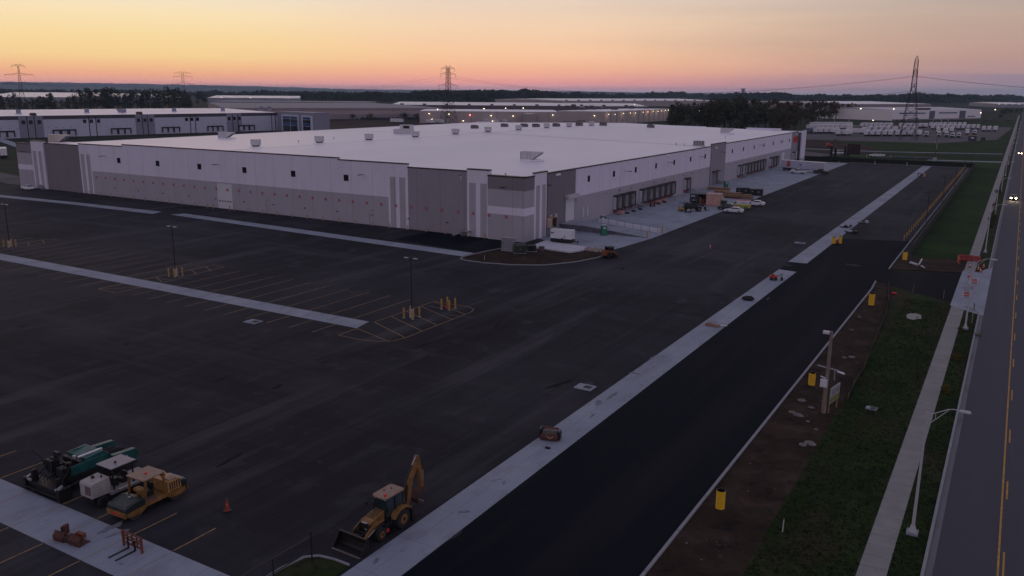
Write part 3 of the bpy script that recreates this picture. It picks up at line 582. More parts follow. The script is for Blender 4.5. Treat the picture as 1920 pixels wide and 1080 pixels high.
q = B(); prof = [(2.62, .16), (2.60, .55), (2.68, .92), (2.86, 1.06), (2.92, 1.02), (2.78, .88), (2.70, .55), (2.74, .2), (2.9, .07), (3.62, .03), (3.62, .0), (2.85, .0)]
q.prism(prof, -1.2, 1.2, mat('bucket_black', (.018, .015, .014), .55, .3, var=.3)); q.prism([(2.66, .1), (2.66, .9), (2.88, 1.04), (3.6, .03), (2.85, .02)], -1.23, -1.2, MATS['bucket_black']); q.prism([(2.66, .1), (2.66, .9), (2.88, 1.04), (3.6, .03), (2.85, .02)], 1.2, 1.23, MATS['bucket_black'])
q.bb(3.45, 3.68, -1.23, 1.23, -.005, .035, mat('worn_edge', (.22, .19, .18), .5, .5)); q.bb(2.84, 2.94, -1.23, 1.23, 1.0, 1.07, mat('worn_brown', (.06, .04, .03), .7)); q.build('front_bucket', bh)
q = B(); q.bb(-2.45, -2.1, -.9, .9, .45, .95, BLACK); q.bb(-2.4, -2.15, -.95, -.75, .02, 1.2, BLACK); q.bb(-2.4, -2.15, .75, .95, .02, 1.2, BLACK); q.bb(-2.75, -2.4, -.22, .22, .55, 1.15, YEL2); q.build('stabiliser_frame', bh, .02)
q = B(); q.prism([(-2.45, .9), (-2.62, 1.6), (-2.72, 2.45), (-3.75, 3.85), (-4.0, 3.72), (-3.25, 2.5), (-3.02, 1.5), (-2.85, .8)], -.17, .17, YEL2); bm_ = q.build('boom', bh, .015)
q = B(); q.tube([(-2.45, 0, 2.35), (-3.35, 0, 3.65)], .07, BLACK, 8); q.tube([(-3.3, 0, 3.6), (-3.85, 0, 4.2)], .04, STEEL, 8); q.tube([(-2.5, .12, 1.1), (-2.6, .12, 2.4)], .07, BLACK, 8); q.build('boom_cylinder', bm_)
q = B(); q.prism([(-3.65, 3.85), (-3.8, 4.25), (-4.05, 4.15), (-4.42, 2.9), (-4.5, 1.6), (-4.28, 1.55), (-4.08, 2.75)], -.13, .13, YEL2); st_ = q.build('dipper_arm', bh, .01)
q = B(); q.tube([(-4.1, 0, 4.0), (-4.62, 0, 2.8)], .05, BLACK, 8); q.tube([(-4.62, 0, 2.8), (-4.6, 0, 1.8)], .03, STEEL, 8); q.tube([(-2.5, -.1, 1.4), (-2.9, -.2, 2.6), (-3.6, -.16, 3.6), (-4.2, -.15, 2.9)], .022, BLACK, 5); q.build('dipper_cylinder', st_)
q = B(); q.prism([(-4.6, 1.65), (-3.8, 1.45), (-3.5, .95), (-3.65, .55), (-4.2, .48), (-4.12, .62), (-3.75, .7), (-3.66, .98), (-3.9, 1.28), (-4.4, 1.4)], -.33, .33, mat('rusty_bucket', (.06, .025, .018), .8, var=.4))
for k in range(4): q.box((-4.22, -.25+k*.165, .46), (.22, .06, .05), STEEL, ry=.5)
q.build('digging_bucket', bh)
q = B(); q.cyl((.5, .98, .55), .14, .05, REDP, 'Y', 10); q.bb(1.75, 1.82, .1, .3, .95, 1.0, WPAINT); q.build('side_reflector', bh)

# ---------------------------------------------------------------- tandem roller (yellow)
t = T('tandem_roller', 'yellow double drum roller with a tan canopy, right end of the parked paving machines', 'road roller', -51.75, 35.1, 0, R(-88))
for x in (1.75, -1.75):
    q = B(); q.cyl((x, 0, .62), .62, 1.72, DRUM, 'Y', 28); d_ = q.build('drum', t)
    q = B()
    for s in (-1, 1): q.prism([(x-.75, .55), (x-.35, .4), (x+.35, .4), (x+.8, .55), (x+.8, .85), (x-.75, .85)], s*.9, s*1.0, YEL2)
    q.build('drum_frame', d_)
q = B(); q.prism([(1.0, .85), (1.0, 1.35), (1.35, 1.42), (2.5, 1.22), (2.62, 1.1), (2.62, .8)], -1.0, 1.0, mat('dark_hood_green', (.016, .026, .026), .4)); q.bb(1.45, 1.6, -.1, .1, 1.4, 1.46, STEEL); q.tube([(1.2, -.85, 1.43), (2.45, -.85, 1.25)], .025, BLACK, 6); q.tube([(1.2, .85, 1.43), (2.45, .85, 1.25)], .025, BLACK, 6); q.build('front_hood', t, .04)
q = B(); q.bb(2.58, 2.72, -1.0, 1.0, .48, .86, YEL2); fb = q.build('front_bumper', t, .02)
q = B()
for i in range(5): q.bb(2.72, 2.735, -.42+i*.17, -.30+i*.17, .6, .76, mat('decal_red_bright', (.55, .03, .03), .5))
q.build('lettering', fb)
q = B(); q.bb(-1.15, 1.05, -.95, .95, .62, .9, YEL2); q.bb(-.1, .9, -.95, .95, .88, .94, mat('worn_deck', (.13, .075, .06), .8, var=.3)); q.bb(-1.15, -.7, -.5, .5, .35, .7, BLACK); q.build('deck', t, .02)
q = B(); q.bb(-.3, .3, -.28, .3, .94, 1.38, BLACK); q.bb(-.35, -.22, -.28, .3, 1.3, 1.85, BLACK); q.build('seat', t, .03)
q = B(); q.bb(.45, .72, -.22, .22, .94, 1.55, YEL2); q.bb(.35, .85, -.5, .35, 1.5, 1.72, YEL2); q.build('steering_console', t, .03)
q = B(); q.prism([(-1.0, .9), (-1.0, 1.75), (-2.1, 1.7), (-2.2, .9)], -.95, .95, mat('hood_ochre', (.40, .22, .075), .5, var=.2))
for k in range(5): q.bb(-2.05+k*.2, -1.95+k*.2, -.97, -.95, 1.0, 1.6, BLACK); q.bb(-2.05+k*.2, -1.95+k*.2, .95, .97, 1.0, 1.6, BLACK)
q.bb(-1.75, -1.5, -.5, -.2, 1.73, 1.85, BLACK); q.bb(-1.9, -1.2, .35, .9, 1.72, 1.82, TAN); q.build('engine_cover', t, .02)
q = B(); q.prism([(-2.15, .85), (-2.15, 1.35), (-2.4, 1.42), (-2.72, 1.3), (-2.72, .85)], -.95, .95, MATS['dark_hood_green']); q.bb(-2.62, -2.2, -.8, .8, 1.38, 1.44, mat('water_tank_lid', (.22, .22, .24), .6)); q.build('rear_tank', t, .02)
q = B(); q.bb(-2.75, -2.68, -1.0, 1.0, .55, .85, YEL2); q.build('rear_bumper', t, .01)
q = B()
for x, y in ((.85, .88), (.85, -.88), (-.75, .88), (-.75, -.88)): q.box((x-.02, y, 1.75), (.16, .09, 1.75), YEL2, ry=-.08 if x > 0 else .05)
q.build('canopy_post', t)
q = B(); q.box((.02, 0, 2.62), (1.9, 1.9, .09), TAN); rf = q.build('canopy', t, .02); q = B(); q.cyl((.1, .1, 2.73), .09, .14, MATS['beacon_red'], 'Z', 8); q.build('beacon', rf)
# ---------------------------------------------------------------- pneumatic roller (white)
t = T('pneumatic_roller', 'white rubber-tyred roller with a flat grey canopy between the paver and the yellow roller', 'road roller', -55.25, 35.1, 0, R(-90)); t.scale = (.9, .9, .9)
for x in (1.95, -1.8):
    for k in range(4):
        wheel(t, x, -.78+k*.52, .48, .36, BLACK)
q = B(); q.prism([(1.2, .95), (1.2, 2.35), (2.75, 2.25), (2.85, 2.1), (2.85, 1.0)], -.78, .78, mat('machine_white', (.33, .31, .30), .55, var=.15, scale=2)); eb = q.build('engine_box', t, .04)
q = B()
for k in range(3): q.bb(2.85, 2.87, -.05+k*.26, .12+k*.26, 1.25, 2.0, mat('rad_brown', (.10, .06, .05), .7))
q.bb(2.3, 2.78, -.80, -.78, 1.15, 1.6, BLACK); q.bb(1.3, 1.9, -.80, -.78, 1.7, 2.1, mat('grille_dark', (.03, .03, .03), .6)); q.build('louvre', eb)
q = B(); q.cyl((2.0, -.25, 2.4), .14, .2, BLACK, 'Z', 10); q.cyl((1.6, .3, 2.42), .06, .25, BLACK, 'Z', 8); q.build('exhaust', eb)
q = B(); q.bb(-2.6, 1.3, -.95, .95, .75, 1.05, mat('machine_white2', (.24, .225, .225), .7, var=.2)); q.bb(-2.6, 2.6, -.5, .5, .45, .8, BLACK); q.bb(-2.65, .6, .95, 1.0, .95, 1.1, WDIRTY); q.build('deck', t, .02)
q = B(); q.bb(.1, .5, -.3, .3, 1.05, 1.75, BLACK); q.bb(-.7, -.2, -.3, .3, 1.05, 1.45, BLACK); q.bb(-.75, -.62, -.3, .3, 1.4, 1.95, BLACK); q.build('operator_station', t, .02)
q = B()
for x, y in ((.9, .8), (.9, -.8), (-.9, .8), (-.9, -.8)): q.bb(x-.05, x+.05, y-.05, y+.05, 1.0, 2.95, BLACK)
q.build('canopy_post', t)
q = B(); q.bb(-1.15, 1.15, -1.0, 1.0, 2.95, 3.03, mat('canopy_grey', (.24, .23, .26), .5, var=.08)); rf = q.build('canopy', t, .02); q = B(); q.cyl((.2, .2, 3.12), .1, .16, mat('beacon_dark', (.05, .02, .02), .4), 'Z', 8); q.build('beacon', rf)
q = B(); q.bb(-2.5, -1.2, -.85, .85, 1.05, 1.35, MATS['machine_white2']); q.build('water_tank', t, .03)
# ---------------------------------------------------------------- asphalt paver (teal / black)
t = T('asphalt_paver', 'teal and black asphalt paver with a wide black screed at the lower left', 'asphalt paver', -60.0, 35.4, 0, R(90))
PB = mat('greasy_black', (.012, .012, .013), .55, .2, var=.4)
for s in (-1, 1):
    q = B(); q.prism([(-1.7, .35), (-1.35, .05), (2.0, .05), (2.35, .4), (2.0, .8), (-1.3, .8)], s*.8, s*1.15, RUB)
    for k in range(14): q.bb(-1.3+k*.25, -1.2+k*.25, s*.78, s*1.17, .0, .05, BMET)
    q.build('track', t)
q = B(); q.bb(-1.9, 2.2, -.8, .8, .4, 1.1, PB); q.bb(-1.9, 1.2, -1.25, 1.25, .8, 1.15, PB); q.build('chassis', t, .02)
q = B(); q.prism([(-.5, 1.15), (-.5, 2.15), (1.0, 2.3), (1.45, 1.9), (1.45, 1.15)], -1.2, 1.2, TEAL); q.bb(-1.75, 1.1, -1.28, -1.2, 1.2, 2.0, TEAL); eh = q.build('engine_hood', t, .05)
q = B(); q.box((.2, -.72, 2.28), (2.0, .16, .1), mat('bright_rail', (.62, .64, .70), .35, .3)); q.box((.2, .9, 2.26), (1.6, .1, .08), TEAL); q.build('hood_rail', eh)
q = B()
for s in (-1, 1):
    q.prism([(1.5, .8), (1.5, 1.75), (3.5, 1.65), (3.75, 1.2), (3.5, .75)], s*1.2, s*1.65, TEAL)
q.prism([(1.5, .45), (1.5, .6), (3.6, .6), (3.6, .45)], -1.6, 1.6, PB); q.build('hopper', t, .03)
q = B(); q.blob((2.5, 0, 1.15), (1.0, 1.15, .55), mat('asphalt_load', (.008, .008, .009), .95, bump=.8), 4); q.build('hopper_load', t)
q = B(); q.bb(2.0, 2.7, -1.68, -1.655, 1.0, 1.35, mat('decal_pale', (.5, .55, .56), .5)); q.build('side_decal', t)
q = B(); q.bb(-1.85, -.5, -1.25, 1.25, 1.15, 1.3, PB)
for y in (-.85, .85): q.bb(-1.5, -1.05, y-.28, y+.28, 1.3, 1.7, BLACK); q.bb(-1.62, -1.5, y-.28, y+.28, 1.6, 2.2, BLACK)
q.bb(-.95, -.6, -1.1, 1.1, 1.3, 2.05, PB); q.bb(-.9, -.7, -.4, -.1, 2.05, 2.3, STEEL); q.bb(-1.9, -1.8, -1.2, 1.2, 2.2, 2.3, BMET); q.build('operator_platform', t, .02)
for s in (-1, 1):
    q = B(); q.tube([(.3, s*1.35, .75), (-2.6, s*1.35, .5)], .12, PB, 6); q.tube([(-1.7, s*1.2, 2.1), (-2.8, s*1.5, 1.0)], .05, BMET, 6); q.build('tow_arm', t)
q = B(); q.bb(-3.3, -2.4, -2.0, 2.0, .12, .75, PB); q.bb(-3.5, -2.5, -2.35, -2.0, .05, 1.0, PB); q.bb(-3.5, -2.5, 2.0, 2.35, .05, 1.0, PB); q.bb(-3.6, -3.3, -2.2, 2.2, .35, .42, BMET)
for i in range(9): q.tube([(-2.9, -1.9+i*.47, .75), (-2.95, -1.8+i*.44, 1.15), (-2.6, -1.75+i*.42, 1.2)], .03, BMET, 5)
for s in (-1, 1): q.box((-3.0, s*1.55, 1.15), (.55, .3, .9), PB, top=(.7, .7)); q.bb(-3.45, -3.3, s*1.7-.3, s*1.7-.05, .85, 1.0, STEEL)
scr = q.build('screed', t, .015)
q = B()
for y, z in ((-2.1, 1.05), (1.9, 1.0)): q.box((-3.2, y, z), (.5, .12, .28), STEEL, rz=.5)
q.build('screed_panel', scr)
q = B(); q.tube([(-2.2, .9, 1.2), (-2.5, 1.3, 2.5), (-2.9, 1.8, 3.1)], .06, BLACK, 6); q.tube([(-1.6, -1.2, 1.3), (-1.6, -1.2, 2.5)], .05, BLACK, 6); q.tube([(-1.9, 0, 1.2), (-1.9, 0, 2.4), (-1.6, .4, 2.55)], .05, BMET, 6); q.bb(-1.75, -1.5, .3, .9, 2.4, 2.75, PB); q.build('umbrella_pole', t)
q = B(); q.box((-1.9, .9, 1.75), (.7, .9, .9), PB); q.box((-2.1, -.7, 1.6), (.5, .8, .7), PB); q.box((-1.45, 1.0, 2.35), (.35, .35, .4), PB); q.build('control_console', t, .04)
q = B(); q.tube([(-2.9, -1.6, 1.2), (-2.6, -1.7, 2.3), (-2.2, -1.5, 2.5)], .05, BMET, 5); q.tube([(-2.6, 0, 1.2), (-2.4, .2, 2.1)], .06, BMET, 5); q.build('control_mast', t)
q = B()
for i in range(7): q.tube([(-1.2+i*.1, -1.2+i*.33, 1.3), (-1.6, -1.0+i*.33, 1.9+.1*(i % 3)), (-2.3, -1.1+i*.36, 1.5), (-2.9, -1.2+i*.38, .9)], .028, BMET, 5)
q.build('hose', t)

# ---------------------------------------------------------------- attachments lying about
RB = mat('rust_bucket', (.085, .032, .022), .85, var=.5, scale=4)
t = T('clam_bucket', 'rusty orange bucket attachment lying on the lower left strip', 'bucket attachment', -51.9, 29.35, 0, R(8))
q = B(); prof = [(-.55, .0), (-.62, .4), (-.35, .72), (-.28, .66), (-.5, .38), (-.44, .08), (.35, .06), (.35, .0)]
q.prism([(y, z) for y, z in prof], -1.25, -.35, RB, 'X'); q.prism(prof, .25, 1.15, RB, 'X'); q.build('bucket_shell', t, .01)
q = B(); q.bb(-.35, .25, -.5, .15, .05, .42, mat('shadow_rust', (.05, .02, .015), .8, var=.3)); q.box((-1.0, .1, .55), (.12, .5, .6), RB, rz=.3); q.box((-.75, .1, .6), (.12, .5, .7), RB, rz=.3); q.box((.5, .15, .45), (.7, .3, .35), ORG); q.build('coupler', t, .01)
t = T('pallet_forks', 'red pallet fork attachment with two black tines standing on the lower left strip', 'fork attachment', -47.5, 30.75, 0, R(180))
q = B()
for x in (-.95, .95): q.bb(x-.06, x+.06, -.05, .09, 0, 1.15, ORG)
for z in (.62, .82, 1.08): q.bb(-.95, .95, -.03, .05, z-.04, z+.04, ORG)
for x in (-.5, .0, .5): q.bb(x-.035, x+.035, -.02, .06, .3, 1.1, ORG)
q.bb(-.95, .95, -.03, .06, .26, .34, ORG); q.build('carriage', t)
for x in (-.32, .38):
    q = B(); q.bb(x-.06, x+.06, .06, .13, 0, .75, BMET); q.bb(x-.06, x+.06, .1, 1.55, .02, .07, BMET); q.build('tine', t)
t = T('broom_attachment', 'rusty box broom attachment on the long strip near its widest part', 'sweeper attachment', -32.5, 61.6, 0, R(15))
q = B(); q.box((0, 0, .52), (1.5, .9, .7), mat('worn_grey_metal', (.10, .085, .075), .8, var=.4), top=(.8, .7)); q.bb(-.95, -.75, -.45, .5, .15, 1.0, BLACK); q.bb(.75, .95, -.35, .35, .1, .85, BLACK); q.build('hood', t, .02)
q = B(); q.cyl((0, -.32, .3), .3, 1.5, RB, 'X', 12); q.box((.1, -.5, .25), (1.1, .2, .2), ORG); q.tube([(-.2, -.6, .5), (.1, -.65, .3), (.4, -.6, .45)], .03, mat('pale_hose', (.4, .3, .18), .6), 6); q.build('brush_roll', t)
q = B(); q.bb(-.7, .7, .35, .45, .8, .95, ORG); q.build('mount_bar', t)
o = tag(B().bb(-.22, .22, -.12, .12, 0, .12, BMET).bb(-.16, .16, -.08, .08, .12, .15, BLACK).build('floor_grate_block', bev=.01), 'small dark block on the strip just below the rusty sweeper attachment', 'block'); o.location = (*G(1027, 841), .01)
t = T('trench_roller', 'red and black walk-behind machine on the strip end', 'walk-behind machine', -31.9, 138.3, 0, R(20))
q = B()
for x in (-.5, .15): q.cyl((x, 0, .28), .28, .9, BLACK, 'Y', 14)
q.build('roller_drum', t); q = B(); q.bb(-.75, .35, -.4, .4, .4, .85, REDP); q.bb(-.5, -.1, -.3, .3, .85, 1.0, BLACK); q.build('body', t, .02)
q = B(); q.tube([(.35, .35, .6), (1.3, .35, 1.05), (1.3, -.35, 1.05), (.35, -.35, .6)], .03, BLACK, 6); q.bb(1.0, 1.3, -.5, .5, .1, .55, BLACK); q.tube([(1.1, -.3, .3), (1.1, -.3, 1.3)], .03, BLACK, 6); q.build('handle_frame', t)
t = T('rubber_mat_roll', 'round black rubber heap on the long strip', 'rubber roll', *G(1403, 563), .01, R(20))
q = B(); q.blob((0, 0, .28), (.85, .6, .36), RUB, 3); q.build('roll', t); q = B(); q.bb(-1.0, -.5, .4, .75, 0, .1, WOOD); q.build('board', t)
t = T('timber_pallet', 'brown timber bundle lying on the long strip with a pale tube beside it', 'timber bundle', *G(1336, 611), .01, R(-12))
q = B()
for i in range(5): q.bb(-.9, .9, -.45+i*.19, -.3+i*.19, .05, .2+(i % 2)*.05, WOOD)
q.build('planks', t); q = B(); q.tube([(.9, .4, .12), (1.6, .9, .14)], .08, WPAINT, 8); q.build('tube', t)
for i, (px, py, rz, lab) in enumerate([(1587, 427, 10, 'black plate attachment with a raised arm on the far strip, left of the other three'), (1596, 437, -20, 'black attachment with pale fittings at the right edge of the far strip'), (1621, 419, 15, 'grey drum attachment on the asphalt just right of the far strip')]):
    t = T('machine_attachment', lab, 'attachment', *G(px, py), .01, R(rz), group='black attachments left on the far strip')
    q = B(); q.bb(-1.1, .9, -.45, .45, 0, .22, BLACK); q.box((-1.2, 0, .25), (.9, .3, .14), BMET, ry=.2); q.build('base', t)
    q = B()
    if i == 0: q.prism([(-.8, .2), (-.2, .75), (.5, .2)], -.3, .3, BLACK)
    elif i == 1: q.cyl((-.2, 0, .35), .25, .8, STEEL, 'Y', 10); q.bb(.4, 1.5, -.3, .3, .1, .6, BLACK); q.tube([(1.3, 0, .3), (1.9, .2, .7)], .05, BLACK, 6)
    else: q.cyl((.5, 0, .4), .38, 1.0, STEEL, 'Y', 12); q.bb(.1, 1.0, -.55, .55, 0, .15, BLACK)
    q.build('implement', t)
o = tag(B().blob((0, 0, .2), (.35, .3, .22), BLACK, 8).build('rubber_bucket'), 'small black lump between the plate attachment and the strip edge', 'bucket'); o.location = (*G(1595, 425), .01)
# ---------------------------------------------------------------- yellow corrugated pipe sleeves (barrels)
def barrel(x, y, h, r, lab, rz=0, tilt=0):
    t = T('corrugated_barrel', lab, 'barrel', x, y, 0, rz, group='yellow ribbed barrels along the drive')
    q = B(); pts = []; rr = []
    n = int(h/.2)
    for k in range(n): pts += [(0, 0, k*h/n+.005), (0, 0, k*h/n+h/n*.42), (0, 0, k*h/n+h/n*.5), (0, 0, k*h/n+h/n*.92)]; rr += [r, r, r*.93, r*.93]
    pts.append((0, 0, h)); rr.append(r); q.tube(pts, rr, YELB, 18, cap=False); q.tube([(0, 0, h), (0, 0, h-.01), (0, 0, .2)], [r*.98, r*.9, r*.88], BLACK, 18, cap=False); q.cyl((0, 0, .22), r*.88, .02, BLACK, 'Z', 18); q.build('sleeve', t)
    t.rotation_euler = (tilt, 0, rz)
barrel(-15.75, 57.0, 1.45, .34, 'yellow ribbed barrel nearest the camera, in the dirt beside the long kerb')
barrel(-15.75, 88.7, 1.35, .36, 'yellow ribbed barrel in the dirt left of the wooden pole', tilt=.03)
barrel(-15.7, 129.1, 1.7, .42, 'yellow ribbed barrel at the near side of the drive opening')
barrel(-15.7, 169.3, 1.5, .42, 'yellow ribbed barrel past the drive opening beside the lawn')
barrel(-30.3, 180.4, 1.3, .42, 'left one of the two yellow barrels at the edge of the far strip')
barrel(-29.2, 181.2, 1.5, .36, 'right one of the two yellow barrels at the edge of the far strip')
o = tag(B().bb(-.7, .5, -.3, .3, 0, .35, mat('dark_red_box', (.16, .01, .015), .6)).build('toolbox', bev=.02), 'dark red box between the two yellow barrels on the far strip', 'box'); o.location = (-29.9, 180.9, .01); o.rotation_euler = (0, 0, .8)
# ---------------------------------------------------------------- cones, drums, barricades
def cone(x, y, lab, h=.75, z=0., grp='orange traffic cones', m=None):
    t = T('traffic_cone', lab, 'traffic cone', x, y, z, 0, grp)
    q = B(); q.bb(-.2*h/.75, .2*h/.75, -.2*h/.75, .2*h/.75, 0, .04, BLACK); q.build('base', t)
    q = B(); q.tube([(0, 0, .04), (0, 0, h*.45)], [.16*h/.75, .10*h/.75], m or ORP, 12); q.tube([(0, 0, h*.65), (0, 0, h)], [.075*h/.75, .03], m or ORP, 12); q.build('cone', t)
    q = B(); q.tube([(0, 0, h*.45), (0, 0, h*.65)], [.10*h/.75, .075*h/.75], WPAINT if z < 1 and m is None else ORP, 12); q.build('collar', t)
DIM = mat('dusty_cone_orange', (.24, .045, .025), .7)
cone(-46.35, 37.65, 'tall orange cone on dark asphalt between the yellow roller and the backhoe', .95, .01, m=DIM)
cone(-49.9, 160.5, 'lone cone with a white collar on the asphalt in front of the docks', .9)
cx, cy = G(842, 590); cone(-66.35, 94.1, 'red cone in the middle of the four yellow posts beyond the striped island', 1.0, m=REDP)
for i, (px, py, k) in enumerate([(1819, 525, 'cone'), (1825, 533, 'bar'), (1821, 541, 'cone'), (1818, 552, 'cone'), (1812, 558, 'bar'), (1818, 502, 'cone'), (1834, 507, 'cone'), (1844, 503, 'cone'), (1838, 511, 'cone'), (1816, 520, 'cone')]):
    x, y = G(px, py)
    if k == 'cone': cone(x, y, '%s orange cone counting from the pale lamp post side, on the concrete driveway crossing' % nth(i+1), .9, .045, 'cones on the driveway crossing')
    else:
        t = T('safety_barricade', 'folding orange barricade lying %s on the driveway crossing' % ('nearer the lamp post' if i > 3 else 'behind the middle cones'), 'barricade', x, y, .045, R(20), 'orange barricades by the road')
        q = B(); q.bb(-.6, .6, -.04, .04, .55, .8, ORP); q.bb(-.6, .6, -.04, .04, .2, .38, ORP); q.build('board', t); q = B(); q.box((-.55, .1, .45), (.06, .5, .9), WPAINT); q.box((.55, .1, .45), (.06, .5, .9), WPAINT); q.build('leg', t)
x, y = G(1818, 492)
for k in range(3):
    t = T('water_barrier', '%s of the red plastic barriers closing the pavement, counted from the lawn' % nth(k+1), 'barrier', x-1.2+k*1.15, y+1.3+(k % 2)*.3, .03, R(8*k-6), 'red plastic barriers across the pavement')
    q = B(); q.prism([(-.3, 0), (-.3, .25), (-.12, .5), (-.1, 1.05), (.1, 1.05), (.12, .5), (.3, .25), (.3, 0)], -.55, .55, mat('barrier_red', (.26, .03, .025), .55), 'X'); q.build('shell', t, .03)
    q = B(); q.bb(-.5, .5, -.11, -.1, .85, .95, ORP); q.build('stripe', t)
t = T('orange_mesh_fence', 'curved orange plastic mesh beside the red barriers at the lawn edge', 'plastic fence', *G(1804, 492), .02, R(0))
q = B()
for k in range(7): a = k/6; q.tube([(-.3-.5*math.sin(a*3), -2.2+a*4.6, 0), (-.3-.5*math.sin(a*3), -2.2+a*4.6, 1.1)], .03, ORP, 5)
for z in (.1, .35, .6, .85, 1.08): q.tube([(-.3-.5*math.sin(k/12*3), -2.2+k/12*4.6, z) for k in range(13)], .035, ORP, 5)
q.build('mesh', t)

# ---------------------------------------------------------------- street lamps, lot lamps, bollards
def street_lamp():
    t = T('street_lamp', '', 'street lamp', 0, 0, 0, 0, 'pale curved street lamps along the road')
    q = B(); q.box((0, 0, .06), (.75, .75, .3), CONC); q.box((0, 0, .42), (.5, .5, .5), LAMPW, top=(.5, .5)); q.build('base', t)
    q = B(); q.tube([(0, 0, .6), (0, 0, 5), (0, 0, 9.0)], [.115, .09, .06], LAMPW, 12); q.cyl((0, 0, 9.03), .07, .1, LAMPW, 'Z', 10); q.build('pole', t)
    q = B(); q.tube([(0, 0, 8.85), (.7, 0, 9.22), (1.2, 0, 9.5), (1.55, 0, 9.58), (1.9, 0, 9.55)], .032, LAMPW, 8); q.tube([(0, 0, 8.1), (.7, 0, 8.85), (1.25, 0, 9.48)], .028, LAMPW, 8); q.tube([(.5, 0, 8.62), (.5, 0, 9.1)], .02, LAMPW, 6); a = q.build('arm', t)
    q = B(); q.box((2.2, 0, 9.56), (.75, .26, .14), STEEL, top=(.8, .7)); q.box((2.25, 0, 9.47), (.5, .2, .06), mat('lamp_lens', (.4, .42, .5), .2)); q.build('lamp_head', a, .02)
    return t
sl = street_lamp(); sl.location = (-3.1, 60.4, 0); sl['label'] = 'nearest curved pale street lamp, tall at the lower right beside the pavement'
for i, y in enumerate([121.9, 185.8, 247.5, 309, 371, 433, 495, 557, 620, 690, 760]):
    dup(sl, -3.15, y, 0, 0, 'curved pale street lamp, %s from the camera along the road' % nth(i+2))
def bollard(name='bollard'):
    t = T(name, '', 'bollard', 0, 0, 0, 0)
    q = B(); q.tube([(0, 0, 0), (0, 0, .95), (0, 0, 1.03), (0, 0, 1.06)], [.1, .1, .07, .02], YEL, 12); q.build('sleeve', t)
    q = B(); q.cyl((0, 0, .03), .17, .06, CONC, 'Z', 12); q.build('footing', t); return t
b0 = bollard(); b0.location = (-233.6, 145.9, 0); b0['label'] = 'leftmost of the yellow bollards along the long front wall'; b0['group'] = 'bollards along the front wall'
k = 2; x = -228.5
while x < -86:
    if not (-175.5 < x < -170.5):
        dup(b0, x, FY-1.05 if x < -93 else FY-1.8, 0, 0, 'short yellow bollard, %s from the left along the long front wall' % nth(k)); k += 1
    x += 5.0
dup(b0, -175.9, 145.7, label='short yellow bollard at the left jamb of the white overhead door in the front wall', sc=1.2); dup(b0, -169.8, 145.7, label='short yellow bollard at the right jamb of the white overhead door in the front wall', sc=1.2)
for i in range(49):
    dup(b0, -18.35, 192.2+i*4.36, 0, 0, 'yellow bollard, %s from the near end of the row beside the lawn fence' % nth(i+1), 'bollards along the right fence', 1.15)
def lotlamp(x, y, lab, h=8.2, first=[]):
    if not first:
        t = T('lot_lamp', lab, 'lot lamp', x, y, 0, 0, 'black lot lamps on concrete plinths')
        q = B(); q.cyl((0, 0, .6), .32, 1.2, mat('plinth_concrete', (.40, .36, .31), .8, var=.2), 'Z', 16); q.build('plinth', t)
        q = B(); q.tube([(0, 0, 1.2), (0, 0, h)], [.09, .07], BLACK, 8); q.cyl((0, 0, 1.24), .18, .08, BLACK, 'Z', 8); q.build('pole', t)
        q = B(); q.bb(-.5, .5, -.04, .04, h-.1, h, BLACK); a = q.build('cross_arm', t)
        for s in (-1, 1): q = B(); q.box((s*.75, 0, h-.02), (.65, .38, .1), mat('lamp_shell', (.22, .22, .24), .4)); q.build('lamp_head', a, .02)
        first.append(t); return t
    return dup(first[0], x, y, 0, 0, lab)
lotlamp(-67.8, 87.7, 'black twin-headed lot lamp inside the striped island right of the parking bays')
lotlamp(-116.2, 87.7, 'black twin-headed lot lamp in the middle of the parking bays')
lotlamp(-164.6, 87.7, 'black lot lamp at the left edge of the photo')
for cx, cy, nm in ((-67.8, 87.65, 'the lot lamp in the striped island'), (-116.2, 87.65, 'the middle lot lamp'), (-164.5, 87.65, 'the left edge lot lamp')):
    for dx, dy, w_ in ((-.75, -.7, 'near left'), (.75, -.7, 'near right'), (.75, .75, 'far right'), (-.75, .75, 'far left')):
        dup(b0, cx+dx, cy+dy, 0, 0, 'tall yellow bollard at the %s corner round %s' % (w_, nm), 'bollards round the lot lamps', (1.2, 1.2, 1.35))
for dx, dy, w_ in ((-.68, -.7, 'near left'), (.62, -.65, 'near right'), (.65, .75, 'far right'), (-.68, .75, 'far left')):
    dup(b0, -66.3+dx, 94.15+dy, 0, 0, 'tall yellow bollard at the %s corner of the group of four without a lamp' % w_, 'bollards round the lot lamps', (1.25, 1.25, 1.45))
f0 = None
for i, (x, y) in enumerate([(-16.75, 220), (-16.85, 267.5), (-16.9, 318), (-16.95, 368), (-17, 417)]):
    lab = 'thin black single-arm lamp, %s from the camera along the lawn fence' % nth(i+1)
    if not f0:
        f0 = T('fence_lamp', lab, 'lamp post', x, y, 0, 0, 'black lamps along the right fence')
        q = B(); q.tube([(0, 0, 0), (0, 0, 7.6)], .08, BLACK, 8); q.build('pole', f0); q = B(); q.bb(-.9, 0, -.04, .04, 7.45, 7.55, BLACK); q.box((-1.1, 0, 7.5), (.7, .35, .12), BLACK); q.build('lamp_head', f0)
    else: dup(f0, x, y, 0, 0, lab)
